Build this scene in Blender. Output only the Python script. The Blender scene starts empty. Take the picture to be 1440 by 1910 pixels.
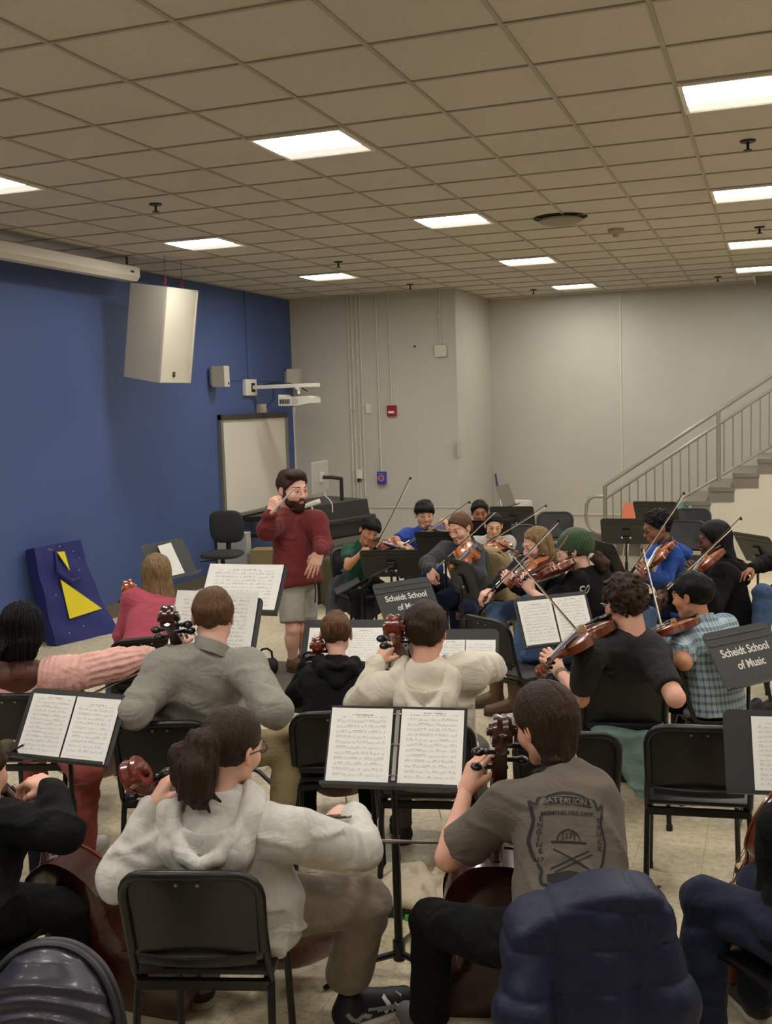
import bpy, bmesh, math, random
import numpy as np
from mathutils import Vector, Matrix
from mathutils.bvhtree import BVHTree
random.seed(7); RNG = np.random.RandomState(11)
scene = bpy.context.scene
COL = scene.collection
PI = math.pi
V = lambda *a: np.array(a, float)

# ------------------------------------------------------------------ camera
FPX, YAW, PITCH, ROLL, CZ = 2016.6, -0.345636, -0.096753, -0.032579, 2.15
CEIL = CZ + 1.598
def _rot(yaw, pitch, roll):
    cy, sy = math.cos(yaw), math.sin(yaw)
    fwd = V(sy*math.cos(pitch), cy*math.cos(pitch), math.sin(pitch))
    r = V(cy, -sy, 0); u = np.cross(r, fwd)
    c, s = math.cos(roll), math.sin(roll)
    return np.array([c*r+s*u, -(-s*r+c*u), fwd])
RC = _rot(YAW, PITCH, ROLL)
CP = V(0, 0, CZ)
def ray(u, v): return V((u-720)/FPX, (v-955)/FPX, 1.0) @ RC
def at(u, v, d): return CP + ray(u, v)*d
def onz(u, v, z=0.0): r = ray(u, v); return CP + r*(z-CZ)/r[2]
def onx(u, v, x): r = ray(u, v); return CP + r*x/r[0]
def ony(u, v, y): r = ray(u, v); return CP + r*y/r[1]
def dep(p): return float((RC @ (np.asarray(p)-CP))[2])
def pix(p):
    c = RC @ (np.asarray(p)-CP); return (720+FPX*c[0]/c[2], 955+FPX*c[1]/c[2])
def lim(prev, u, v, L, sgn=1):
    """point on the sight line of (u,v) at distance L from prev (near -1 / far +1)"""
    r = ray(u, v); o = CP-prev; a = r@r; b = 2*(r@o); c = o@o-L*L
    D = b*b-4*a*c
    if D <= 0:
        return CP + r*(-b/(2*a))
    return CP + r*((-b+sgn*math.sqrt(D))/(2*a))
def heading(p, deg):
    """horizontal unit vector: 0 looks away from the camera at p, 90 to its right, 180 back at it"""
    a = math.atan2(p[0], p[1]) + math.radians(deg)
    return V(math.sin(a), math.cos(a), 0)
def nrm(v): v = np.asarray(v, float); return v/(np.linalg.norm(v)+1e-12)

cam_d = bpy.data.cameras.new('camera'); cam = bpy.data.objects.new('camera', cam_d); COL.objects.link(cam)
cam_d.sensor_fit = 'VERTICAL'; cam_d.sensor_height = 24.0; cam_d.sensor_width = 24.0*1440/1910
cam_d.lens = 24.0*FPX/1910; cam_d.clip_start = .05; cam_d.clip_end = 100
Mx = Matrix.Identity(4)
for i in range(3):
    Mx[i][0] = RC[0][i]; Mx[i][1] = -RC[1][i]; Mx[i][2] = -RC[2][i]; Mx[i][3] = CP[i]
cam.matrix_world = Mx
scene.camera = cam

# ------------------------------------------------------------------ materials
def s2l(c):
    c = c/255.0
    return c/12.92 if c <= .04045 else ((c+.055)/1.055)**2.4
def rgb(r, g, b): return (s2l(r), s2l(g), s2l(b), 1.0)
MATS = {}
def mat(name, col, rough=.6, metal=0.0, spec=.5, bump=None, vary=None, emit=None, tint=False, coat=0.0, sheen=0.0, bump2=None):
    """col sRGB 0-255. bump=(scale,strength[,stretch xyz]); vary=(scale,amount[,stretch xyz])"""
    if name in MATS: return MATS[name]
    m = bpy.data.materials.new(name); m.use_nodes = True
    nt = m.node_tree; b = nt.nodes['Principled BSDF']; L = nt.links
    base = rgb(*col)
    b.inputs['Base Color'].default_value = base
    b.inputs['Roughness'].default_value = rough; b.inputs['Metallic'].default_value = metal
    b.inputs['Specular IOR Level'].default_value = spec
    b.inputs['Coat Weight'].default_value = coat; b.inputs['Coat Roughness'].default_value = .12
    if sheen: b.inputs['Sheen Weight'].default_value = sheen
    tc = nt.nodes.new('ShaderNodeTexCoord')
    def noise(scale, stretch=None, detail=3):
        n = nt.nodes.new('ShaderNodeTexNoise'); n.inputs['Scale'].default_value = scale; n.inputs['Detail'].default_value = detail
        if stretch:
            mp = nt.nodes.new('ShaderNodeMapping'); mp.inputs['Scale'].default_value = stretch
            L.new(tc.outputs['Object'], mp.inputs['Vector']); L.new(mp.outputs['Vector'], n.inputs['Vector'])
        else: L.new(tc.outputs['Object'], n.inputs['Vector'])
        return n
    csock = None
    if vary:
        n = noise(vary[0], vary[2] if len(vary) > 2 else None)
        mr = nt.nodes.new('ShaderNodeMapRange'); mr.inputs['From Min'].default_value = .3; mr.inputs['From Max'].default_value = .7
        mr.inputs['To Min'].default_value = 1-vary[1]; mr.inputs['To Max'].default_value = 1+vary[1]
        L.new(n.outputs['Fac'], mr.inputs['Value'])
        mx = nt.nodes.new('ShaderNodeVectorMath'); mx.operation = 'SCALE'; mx.inputs[0].default_value = base[:3]
        L.new(mr.outputs['Result'], mx.inputs['Scale']); csock = mx.outputs['Vector']
    if tint:
        at_ = nt.nodes.new('ShaderNodeAttribute'); at_.attribute_name = 'tint'
        mm = nt.nodes.new('ShaderNodeVectorMath'); mm.operation = 'MULTIPLY'
        if csock: L.new(csock, mm.inputs[0])
        else: mm.inputs[0].default_value = base[:3]
        L.new(at_.outputs['Color'], mm.inputs[1]); csock = mm.outputs['Vector']
    if csock: L.new(csock, b.inputs['Base Color'])
    if bump:
        n = noise(bump[0], bump[2] if len(bump) > 2 else None, 4)
        bp = nt.nodes.new('ShaderNodeBump'); bp.inputs['Strength'].default_value = bump[1]; bp.inputs['Distance'].default_value = .01
        L.new(n.outputs['Fac'], bp.inputs['Height']); L.new(bp.outputs['Normal'], b.inputs['Normal'])
        if bump2:
            n2 = noise(bump2[0], bump2[2] if len(bump2) > 2 else None, 2); n2.inputs['Distortion'].default_value = 1.2
            b2 = nt.nodes.new('ShaderNodeBump'); b2.inputs['Strength'].default_value = bump2[1]; b2.inputs['Distance'].default_value = .03
            L.new(n2.outputs['Fac'], b2.inputs['Height']); L.new(b2.outputs['Normal'], bp.inputs['Normal'])
    if emit:
        b.inputs['Emission Color'].default_value = rgb(*emit[0]); b.inputs['Emission Strength'].default_value = emit[1]
    MATS[name] = m
    return m

# ------------------------------------------------------------------ objects
def link(name, me, m=None, parent=None, smooth=False):
    o = bpy.data.objects.new(name, me); COL.objects.link(o)
    if m is not None:
        for mm in (m if isinstance(m, (list, tuple)) else [m]): me.materials.append(mm)
    if parent is not None: o.parent = parent
    if smooth and len(me.polygons): me.polygons.foreach_set('use_smooth', np.ones(len(me.polygons), bool))
    return o
def tag(o, label, cat, group=None, kind=None):
    if label: o['label'] = label
    if cat: o['category'] = cat
    if group: o['group'] = group
    if kind: o['kind'] = kind
    return o
def thing(name, label, cat, loc=(0, 0, 0), rz=0.0, group=None):
    o = bpy.data.objects.new(name, None); COL.objects.link(o)
    o.empty_display_size = .05
    o.location = loc; o.rotation_euler = (0, 0, rz)
    return tag(o, label, cat, group)
def struct(o): o['kind'] = 'structure'; return o
def copy_tree(o, parent=None):
    c = o.copy(); COL.objects.link(c)
    if parent is not None: c.parent = parent
    for ch in list(o.children): copy_tree(ch, c)
    return c

class MB:
    """collects shapes into one bmesh"""
    def __init__(s): s.bm = bmesh.new()
    def box(s, c, d, rot=None, bev=0.0, seg=2):
        r = bmesh.ops.create_cube(s.bm, size=1.0)['verts']
        M = Matrix.Translation(Vector(c)) @ (rot.to_4x4() if rot is not None else Matrix.Identity(4)) @ Matrix.Diagonal((d[0], d[1], d[2], 1))
        bmesh.ops.transform(s.bm, matrix=M, verts=r)
        if bev:
            es = list({e for v in r for e in v.link_edges})
            bmesh.ops.bevel(s.bm, geom=es, offset=bev, segments=seg, affect='EDGES', profile=.5)
        return s
    def cyl(s, a, b, r1, r2=None, seg=12, caps=True):
        a, b = Vector(a), Vector(b); d = b-a
        q = Vector((0, 0, 1)).rotation_difference(d.normalized()) if d.length else None
        M = Matrix.Translation((a+b)/2) @ q.to_matrix().to_4x4()
        bmesh.ops.create_cone(s.bm, cap_ends=caps, segments=seg, radius1=r1, radius2=r1 if r2 is None else r2, depth=d.length, matrix=M)
        return s
    def tube(s, pts, r, seg=10, closed=False, flat=None):
        """swept tube along points; r number or list; flat=(sx,sy) squash"""
        pts = [np.asarray(p, float) for p in pts]; n = len(pts)
        rs = r if isinstance(r, (list, tuple, np.ndarray)) else [r]*n
        rings = []; up = None
        for i in range(n):
            if closed: t = nrm(pts[(i+1) % n]-pts[i-1])
            else: t = nrm(pts[min(i+1, n-1)]-pts[max(i-1, 0)])
            if up is None:
                up = V(0, 0, 1) if abs(t[2]) < .9 else V(0, 1, 0)
            x = nrm(np.cross(up, t)); y = np.cross(t, x); up = y
            fx, fy = flat if flat else (1, 1)
            rings.append([s.bm.verts.new(pts[i]+rs[i]*(fx*math.cos(a)*x+fy*math.sin(a)*y)) for a in [2*PI*k/seg for k in range(seg)]])
        m = n if closed else n-1
        for i in range(m):
            A, B = rings[i], rings[(i+1) % n]
            for k in range(seg):
                s.bm.faces.new((A[k], A[(k+1) % seg], B[(k+1) % seg], B[k]))
        if not closed:
            s.bm.faces.new(rings[0][::-1]); s.bm.faces.new(rings[-1])
        return s
    def sph(s, c, r, seg=16, rings=10, sc=(1, 1, 1)):
        M = Matrix.Translation(Vector(c)) @ Matrix.Diagonal((r*sc[0], r*sc[1], r*sc[2], 1))
        bmesh.ops.create_uvsphere(s.bm, u_segments=seg, v_segments=rings, radius=1, matrix=M)
        return s
    def prism(s, pts, n, th):
        """polygon pts (3-D) extruded along n by th"""
        n = nrm(n)*th
        a = [s.bm.verts.new(p) for p in pts]; b = [s.bm.verts.new(np.asarray(p)+n) for p in pts]
        k = len(a)
        s.bm.faces.new(a[::-1]); s.bm.faces.new(b)
        for i in range(k): s.bm.faces.new((a[i], a[(i+1) % k], b[(i+1) % k], b[i]))
        return s
    def grid(s, f, nu, nv):
        vs = [[s.bm.verts.new(f(i/nu, j/nv)) for j in range(nv+1)] for i in range(nu+1)]
        for i in range(nu):
            for j in range(nv): s.bm.faces.new((vs[i][j], vs[i+1][j], vs[i+1][j+1], vs[i][j+1]))
        return s
    def lathe(s, c, prof, seg=20):
        c = np.asarray(c, float); rings = []
        for r, z in prof: rings.append([s.bm.verts.new(c+V(r*math.cos(2*PI*k/seg), r*math.sin(2*PI*k/seg), z)) for k in range(seg)])
        for A, B in zip(rings, rings[1:]):
            for k in range(seg): s.bm.faces.new((A[k], A[(k+1) % seg], B[(k+1) % seg], B[k]))
        s.bm.faces.new(rings[0][::-1]); s.bm.faces.new(rings[-1])
        return s
    def build(s, name, m=None, parent=None, smooth=False, M=None, fixn=True):
        if M is not None: bmesh.ops.transform(s.bm, matrix=M, verts=s.bm.verts)
        if fixn: bmesh.ops.recalc_face_normals(s.bm, faces=s.bm.faces)
        me = bpy.data.meshes.new(name); s.bm.to_mesh(me); s.bm.free()
        o = link(name, me, m, parent, smooth)
        if smooth == 'auto' or smooth is True:
            me.set_sharp_from_angle(angle=math.radians(40))
        return o
def frame(origin, x, y, z):
    M = Matrix.Identity(4)
    for i in range(3):
        M[i][0] = x[i]; M[i][1] = y[i]; M[i][2] = z[i]; M[i][3] = origin[i]
    return M
def basis(fwd, up):
    """x right, y fwd, z up"""
    y = nrm(fwd); x = nrm(np.cross(y, up)); z = np.cross(x, y)
    return x, y, z

# ------------------------------------------------------------------ implicit surfaces
class Grid:
    def __init__(s, lo, hi, h):
        s.lo = np.asarray(lo, np.float32); s.h = h
        n = np.ceil((np.asarray(hi)-np.asarray(lo))/h).astype(int)+1
        s.n = n
        ax = [s.lo[i]+h*np.arange(n[i], dtype=np.float32) for i in range(3)]
        s.X = ax[0][:, None, None]; s.Y = ax[1][None, :, None]; s.Z = ax[2][None, None, :]
    def full(s): return np.full(s.n, 9.0, np.float32)
def cone(g, a, b, ra, rb):
    a = np.asarray(a, np.float32); ba = np.asarray(b, np.float32)-a; l2 = float(ba@ba)+1e-9
    x, y, z = g.X-a[0], g.Y-a[1], g.Z-a[2]
    dt = (x*ba[0]+y*ba[1])+z*ba[2]
    t = np.clip(dt/np.float32(l2), 0, 1)
    d2 = (x*x+y*y)+z*z
    d2 = d2-2*t*dt+t*t*np.float32(l2)
    return np.sqrt(np.maximum(d2, 0))-(np.float32(ra)+np.float32(rb-ra)*t)
def ell(g, c, r, B=None):
    x, y, z = g.X-np.float32(c[0]), g.Y-np.float32(c[1]), g.Z-np.float32(c[2])
    if B is not None:
        x, y, z = [(x*np.float32(b[0])+y*np.float32(b[1]))+z*np.float32(b[2]) for b in B]
    k = np.sqrt((x/np.float32(r[0]))**2+(y/np.float32(r[1]))**2+(z/np.float32(r[2]))**2)
    return (k-1)*np.float32(min(r)*.5+sorted(r)[1]*.5)
def plane(g, p, n):
    n = nrm(n); return ((g.X-np.float32(p[0]))*np.float32(n[0])+(g.Y-np.float32(p[1]))*np.float32(n[1]))+(g.Z-np.float32(p[2]))*np.float32(n[2])
def smin(a, b, k):
    h = np.clip(.5+.5*(b-a)/np.float32(k), 0, 1)
    return b+(a-b)*h-np.float32(k)*h*(1-h)
def smax(a, b, k): return -smin(-a, -b, k)
_LAT = RNG.rand(32, 32, 32).astype(np.float32)
def vnoise(x, y, z):
    x, y, z = np.broadcast_arrays(x, y, z)
    xi, yi, zi = np.floor(x).astype(np.int32), np.floor(y).astype(np.int32), np.floor(z).astype(np.int32)
    fx, fy, fz = x-xi, y-yi, z-zi
    fx = fx*fx*(3-2*fx); fy = fy*fy*(3-2*fy); fz = fz*fz*(3-2*fz)
    x0, y0, z0 = xi & 31, yi & 31, zi & 31; x1, y1, z1 = (xi+1) & 31, (yi+1) & 31, (zi+1) & 31
    L = _LAT
    c00 = L[x0, y0, z0]*(1-fx)+L[x1, y0, z0]*fx; c10 = L[x0, y1, z0]*(1-fx)+L[x1, y1, z0]*fx
    c01 = L[x0, y0, z1]*(1-fx)+L[x1, y0, z1]*fx; c11 = L[x0, y1, z1]*(1-fx)+L[x1, y1, z1]*fx
    return ((c00*(1-fy)+c10*fy)*(1-fz)+(c01*(1-fy)+c11*fy)*fz)-.5
def nets(f, g):
    """surface nets -> (verts, quads)"""
    s = f < 0
    c = [s[i:s.shape[0]-1+i, j:s.shape[1]-1+j, k:s.shape[2]-1+k] for i in (0, 1) for j in (0, 1) for k in (0, 1)]
    anyc = c[0].copy(); allc = c[0].copy()
    for q in c[1:]: anyc |= q; allc &= q
    ci, cj, ck = np.nonzero(anyc & ~allc)
    n = len(ci)
    idx = np.full(anyc.shape, -1, np.int32); idx[ci, cj, ck] = np.arange(n)
    offs = [(i, j, k) for i in (0, 1) for j in (0, 1) for k in (0, 1)]
    val = [f[ci+o[0], cj+o[1], ck+o[2]] for o in offs]
    acc = np.zeros((n, 3), np.float32); cnt = np.zeros(n, np.float32)
    for a in range(8):
        for ax in range(3):
            if offs[a][ax]: continue
            bo = list(offs[a]); bo[ax] = 1; b = offs.index(tuple(bo))
            cr = (val[a] < 0) != (val[b] < 0)
            d = val[a]-val[b]; t = np.where(cr, val[a]/np.where(np.abs(d) < 1e-9, 1e-9, d), 0)
            p = np.zeros((n, 3), np.float32)+np.array(offs[a], np.float32); p[:, ax] += t
            acc += p*cr[:, None]; cnt += cr
    vs = np.stack([ci, cj, ck], 1)+acc/np.maximum(cnt, 1)[:, None]
    vs = g.lo+vs*np.float32(g.h)
    quads = []
    for ax in range(3):
        sl0 = [slice(None)]*3; sl1 = [slice(None)]*3; sl0[ax] = slice(0, -1); sl1[ax] = slice(1, None)
        A, B = s[tuple(sl0)], s[tuple(sl1)]
        cr = A != B
        o1, o2 = [(1, 2), (2, 0), (0, 1)][ax]
        e = np.array(np.nonzero(cr)).T
        ok = (e[:, o1] > 0) & (e[:, o2] > 0) & (e[:, o1] < f.shape[o1]-1) & (e[:, o2] < f.shape[o2]-1)
        e = e[ok]
        if not len(e): continue
        def cell(d1, d2):
            q = e.copy(); q[:, o1] += d1; q[:, o2] += d2; return idx[q[:, 0], q[:, 1], q[:, 2]]
        q = np.stack([cell(-1, -1), cell(0, -1), cell(0, 0), cell(-1, 0)], 1)
        ins = A[e[:, 0], e[:, 1], e[:, 2]]
        q[~ins] = q[~ins][:, ::-1]
        quads.append(q)
    return vs, np.concatenate(quads) if quads else np.zeros((0, 4), np.int32)
def np_mesh(name, vs, qs, tint=None):
    me = bpy.data.meshes.new(name)
    me.vertices.add(len(vs)); me.vertices.foreach_set('co', np.ascontiguousarray(vs, np.float32).ravel())
    me.loops.add(len(qs)*4); me.loops.foreach_set('vertex_index', np.ascontiguousarray(qs, np.int32).ravel())
    me.polygons.add(len(qs)); me.polygons.foreach_set('loop_start', np.arange(0, len(qs)*4, 4, dtype=np.int32))
    me.polygons.foreach_set('use_smooth', np.ones(len(qs), bool))
    if tint is not None:
        a = me.attributes.new('tint', 'FLOAT_COLOR', 'POINT')
        c = np.ones((len(vs), 4), np.float32); c[:, :3] = tint; a.data.foreach_set('color', c.ravel())
    me.update(calc_edges=True); me.validate()
    return me
def merge(parts):
    """[(verts, quads, tint)] -> one"""
    V_, Q_, T_ = [], [], []; n = 0
    for v, q, t in parts:
        V_.append(v); Q_.append(q+n); n += len(v); T_.append(np.ones((len(v), 3), np.float32) if t is None else t)
    return np.concatenate(V_), np.concatenate(Q_), np.concatenate(T_)
def xf(vs, M):
    M = np.array(M); return vs@M[:3, :3].T.astype(np.float32)+M[:3, 3].astype(np.float32)
# ------------------------------------------------------------------ the room
TX0, TY0, TS = -2.9175, 4.0450, .61
WLX, WFY, WJX, WBY = -6.64, 14.58, -4.14, 16.50      # blue wall, grey wall, jog, far wall
XR, YB = 5.6, -4.6
EDGEX, EDGEY = -.26, 15.35                             # the ceiling stops short over the stair
m_wall = mat('grey_wall_paint', (182, 177, 164), .75, bump=(180, .04), vary=(1.2, .03))
m_blue = mat('blue_wall_paint', (66, 84, 130), .62, bump=(160, .05), vary=(.8, .06))
m_white_paint = mat('white_paint', (206, 198, 182), .6)
m_base = mat('rubber_baseboard', (96, 90, 80), .5)
m_conduit = mat('painted_conduit', (196, 189, 174), .5)

def vct_floor():
    m = bpy.data.materials.new('vinyl_tile'); m.use_nodes = True; nt = m.node_tree; L = nt.links; N = nt.nodes
    b = N['Principled BSDF']; b.inputs['Roughness'].default_value = .33; b.inputs['Specular IOR Level'].default_value = .4
    tc = N.new('ShaderNodeTexCoord')
    n1 = N.new('ShaderNodeTexNoise'); n1.inputs['Scale'].default_value = 26; n1.inputs['Detail'].default_value = 6; n1.inputs['Roughness'].default_value = .7
    n2 = N.new('ShaderNodeTexNoise'); n2.inputs['Scale'].default_value = 1.6; n2.inputs['Detail'].default_value = 3
    vr = N.new('ShaderNodeTexVoronoi'); vr.inputs['Scale'].default_value = 9
    br = N.new('ShaderNodeTexBrick'); br.offset = 0; br.inputs['Scale'].default_value = 1/.305
    br.inputs['Brick Width'].default_value = 1; br.inputs['Row Height'].default_value = 1; br.inputs['Mortar Size'].default_value = .006
    br.inputs['Color1'].default_value = (1, 1, 1, 1); br.inputs['Color2'].default_value = (.93, .93, .93, 1); br.inputs['Mortar'].default_value = (.62, .6, .56, 1)
    for n in (n1, n2, vr, br): L.new(tc.outputs['Object'], n.inputs['Vector'])
    cr = N.new('ShaderNodeValToRGB'); e = cr.color_ramp.elements
    e[0].position = .3; e[0].color = rgb(176, 161, 130); e[1].position = .52; e[1].color = rgb(214, 200, 167)
    e2 = cr.color_ramp.elements.new(.7); e2.color = rgb(228, 216, 186)
    L.new(n1.outputs['Fac'], cr.inputs['Fac'])
    mr = N.new('ShaderNodeMapRange'); mr.inputs['From Min'].default_value = .3; mr.inputs['From Max'].default_value = .7; mr.inputs['To Min'].default_value = .82; mr.inputs['To Max'].default_value = 1.05
    L.new(n2.outputs['Fac'], mr.inputs['Value'])
    m1 = N.new('ShaderNodeVectorMath'); m1.operation = 'MULTIPLY'; L.new(cr.outputs['Color'], m1.inputs[0]); L.new(br.outputs['Color'], m1.inputs[1])
    m2 = N.new('ShaderNodeVectorMath'); m2.operation = 'SCALE'; L.new(m1.outputs['Vector'], m2.inputs[0]); L.new(mr.outputs['Result'], m2.inputs['Scale'])
    L.new(m2.outputs['Vector'], b.inputs['Base Color'])
    r2 = N.new('ShaderNodeMapRange'); r2.inputs['To Min'].default_value = .25; r2.inputs['To Max'].default_value = .5; L.new(n2.outputs['Fac'], r2.inputs['Value']); L.new(r2.outputs['Result'], b.inputs['Roughness'])
    return m
def ceil_mat():
    m = bpy.data.materials.new('ceiling_tile'); m.use_nodes = True; nt = m.node_tree; L = nt.links; N = nt.nodes
    b = N['Principled BSDF']; b.inputs['Roughness'].default_value = .9; b.inputs['Specular IOR Level'].default_value = .1
    tc = N.new('ShaderNodeTexCoord')
    n1 = N.new('ShaderNodeTexNoise'); n1.inputs['Scale'].default_value = 60; n1.inputs['Detail'].default_value = 5
    n2 = N.new('ShaderNodeTexNoise'); n2.inputs['Scale'].default_value = .9
    for n in (n1, n2): L.new(tc.outputs['Object'], n.inputs['Vector'])
    ad = N.new('ShaderNodeMath'); ad.operation = 'ADD'; L.new(n1.outputs['Fac'], ad.inputs[0]); L.new(n2.outputs['Fac'], ad.inputs[1])
    mr = N.new('ShaderNodeMapRange'); mr.inputs['From Min'].default_value = .7; mr.inputs['From Max'].default_value = 1.3; mr.inputs['To Min'].default_value = .92; mr.inputs['To Max'].default_value = 1.05
    L.new(ad.outputs[0], mr.inputs['Value'])
    sc = N.new('ShaderNodeVectorMath'); sc.operation = 'SCALE'; sc.inputs[0].default_value = rgb(*CEIL_COL)[:3]
    L.new(mr.outputs['Result'], sc.inputs['Scale']); L.new(sc.outputs['Vector'], b.inputs['Base Color'])
    bp = N.new('ShaderNodeBump'); bp.inputs['Strength'].default_value = .15; bp.inputs['Distance'].default_value = .01
    L.new(n1.outputs['Fac'], bp.inputs['Height']); L.new(bp.outputs['Normal'], b.inputs['Normal'])
    return m
CEIL_COL = (198, 190, 178)
def quad_slab(name, lo, hi, m, parent=None):
    b = MB(); lo, hi = np.asarray(lo, float), np.asarray(hi, float); b.box((lo+hi)/2, hi-lo); return b.build(name, m, parent)
struct(quad_slab('floor', (WLX-.2, YB-.2, -.1), (XR+.2, WBY+.2, 0), vct_floor()))
struct(quad_slab('wall_left', (WLX-.15, YB, 0), (WLX, WFY+.1, 4.2), m_blue))
struct(quad_slab('wall_front', (WLX-.15, WFY, 0), (WJX, WFY+2.2, 4.2), m_wall))
struct(quad_slab('wall_far', (WJX-.1, WBY, 0), (XR+.2, WBY+.15, 6.0), m_wall))
struct(quad_slab('wall_right', (XR, YB, 0), (XR+.15, WBY, 6.0), m_wall))
struct(quad_slab('wall_back', (WLX, YB-.15, 0), (XR, YB, 4.2), m_wall))
# ceiling: slab with an open edge over the stair, plus the raised stairwell
cb = MB()
for lo, hi in (((WLX, YB), (EDGEX, WBY)), ((EDGEX, YB), (XR, EDGEY))):
    cb.box(((lo[0]+hi[0])/2, (lo[1]+hi[1])/2, CEIL+.02), (hi[0]-lo[0], hi[1]-lo[1], .04))
ceiling = struct(cb.build('ceiling', ceil_mat()))
m_grid = mat('ceiling_grid_paint', (162, 154, 138), .6)
gb = MB(); gw = .022; gz = CEIL-.004
i0, i1 = int((WLX-TX0)/TS), int((XR-TX0)/TS)
for i in range(i0, i1+1):
    x = TX0+i*TS; y1 = WBY if x < EDGEX else EDGEY
    if x < WJX: y1 = WFY
    gb.box((x, (YB+y1)/2, gz), (gw, y1-YB, .008))
for j in range(int((YB-TY0)/TS), int((WBY-TY0)/TS)+1):
    y = TY0+j*TS; xa = WLX if y < WFY else WJX; xb = XR if y < EDGEY else EDGEX
    gb.box(((xa+xb)/2, y, gz), (xb-xa, gw, .0082))
struct(gb.build('trim_1', m_grid))
eb = MB()
eb.box((EDGEX+.01, (EDGEY+WBY)/2, CEIL+.13), (.03, WBY-EDGEY, .32)); eb.box(((EDGEX+XR)/2, EDGEY+.01, CEIL+.13), (XR-EDGEX, .03, .32))
struct(eb.build('trim_2', m_white_paint))
struct(quad_slab('trim_3', (EDGEX-.3, EDGEY-.3, 5.9), (XR, WBY, 6.0), m_wall))
struct(quad_slab('trim_4', (EDGEX-.3, EDGEY-.02, CEIL+.3), (XR, EDGEY-.3, 6.0), m_wall))
struct(quad_slab('trim_5', (EDGEX-.3, EDGEY, CEIL+.3), (EDGEX, WBY, 6.0), m_wall))
# wall angle at the ceiling
# base boards
struct(quad_slab('baseboard_left', (WLX, YB, 0), (WLX+.012, WFY, .15), m_base))
struct(quad_slab('baseboard_front', (WLX, WFY-.012, 0), (WJX+.012, WFY, .15), m_base))
struct(quad_slab('baseboard_jog', (WJX, WFY, 0), (WJX+.012, WBY, .15), m_base))
struct(quad_slab('baseboard_far', (WJX, WBY-.012, 0), (XR, WBY, .15), m_base))
rl = MB()
rl.box(((WJX+XR)/2, WBY-.008, .42), (XR-WJX, .016, .022)); rl.box(((WLX+WJX)/2, WFY-.008, .72), (WJX-WLX, .016, .022))
struct(rl.build('trim_6', m_conduit))
jt = MB(); jx = ony(1158, 700, WBY)[0]; jt.box((jx, WBY-.006, CEIL/2), (.025, .012, CEIL)); struct(jt.build('trim_7', m_conduit))

# troffer lights -------------------------------------------------------
LIGHT_E = 51.0
m_lens = mat('light_lens', (255, 252, 244), .5, emit=((253, 251, 246), LIGHT_E))
m_lens2 = mat('light_lens_side', (250, 246, 236), .5, emit=((255, 249, 236), .72))
m_tro = mat('light_frame_white', (228, 224, 212), .5)
def troffer():
    t = thing('ceiling_light', None, 'light')
    b = MB(); h = TS/2-.01
    for s in (-1, 1): b.box((s*(h-.012), 0, -.006), (.024, 2*h, .02)); b.box((0, s*(h-.012), -.006), (2*h, .024, .0202))
    b.build('frame', m_tro, t)
    b = MB()   # the bright raised basket along the far half and the sloping reflector
    b.box((0, -.07, -.003), (2*h-.05, .38, .01)); b.build('diffuser', m_lens, t)
    b = MB(); b.box((0, .2, -.003), (2*h-.05, .15, .012)); b.build('reflector', m_lens2, t)
    return t
LAMPS = [(-4, 3, 'ceiling light cut by the left edge of the picture'), (0, 3, 'large square ceiling light nearest above the conductor, left of centre'),
 (4, 3, 'biggest ceiling light at the upper right edge of the picture'), (-4, 8, 'ceiling light above the hanging white loudspeaker'),
 (0, 8, 'ceiling light left of the dark round ceiling fixture'), (4, 8, 'second ceiling light down the right edge of the picture'),
 (-4, 13, 'ceiling light nearest the corner of the blue wall'), (0, 13, 'ceiling light just below the dark round ceiling fixture'),
 (4, 13, 'lowest ceiling light at the right edge of the picture'), (0, 18, 'farthest ceiling light near the top of the far wall')]
t0 = troffer()
hidden = [(8, 3), (8, 8), (8, 13), (-4, -2), (0, -2), (4, -2), (8, -2), (-4, -7), (0, -7), (4, -7), (12, 3), (12, 8), (4, 17)]
for n, L_ in enumerate(LAMPS+[(a, b, None) for a, b in hidden]):
    o = t0 if n == 0 else copy_tree(t0)
    o.location = (TX0+(L_[0]+.5)*TS, TY0+(L_[1]+.5)*TS, CEIL-.004)
    tag(o, L_[2] or 'square ceiling light outside the picture', 'light', 'square ceiling lights' if L_[2] else 'ceiling lights outside the picture')

# sprinklers, smoke detector, ceiling speaker --------------------------
m_dark = mat('dark_metal', (38, 34, 30), .5, .3)
m_chrome = mat('chrome', (200, 198, 192), .25, 1.0)
SPR = [(290, 383, 'sprinkler head on the ceiling above the blue wall'), (1395, 265, 'sprinkler head near the top right of the ceiling'),
 (1417, 426, 'sprinkler head between the two lower lights at the right edge'), (631, 491, 'sprinkler head above the far left corner light'),
 (765, 533, 'sprinkler head just before the grey wall with the conduits'), (995, 543, 'sprinkler head left of the farthest ceiling light'),
 (1339, 519, 'sprinkler head near the open ceiling edge over the stair')]
for u, v, lab in SPR:
    p = onz(u, v-3, CEIL); t = thing('sprinkler_head', lab, 'sprinkler', (p[0], p[1], CEIL), 0, 'ceiling sprinklers')
    MB().cyl((0, 0, 0), (0, 0, -.012), .05, .045, 16).build('escutcheon', m_dark, t, True)
    b = MB(); b.cyl((0, 0, -.01), (0, 0, -.06), .009); b.cyl((0, 0, -.058), (0, 0, -.064), .026, .026, 14); b.build('deflector', m_dark, t, True)
p = onz(1045, 405, CEIL); t = thing('ceiling_speaker', 'round ceiling speaker hanging open with a dark gap around it', 'speaker', (p[0], p[1], CEIL))
MB().lathe((0, 0, 0), [(.17, -.005), (.19, -.02), (.19, -.035), (.15, -.055), (.05, -.065)], 32).build('grille', mat('speaker_grille', (150, 138, 118), .7), t, True)
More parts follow.
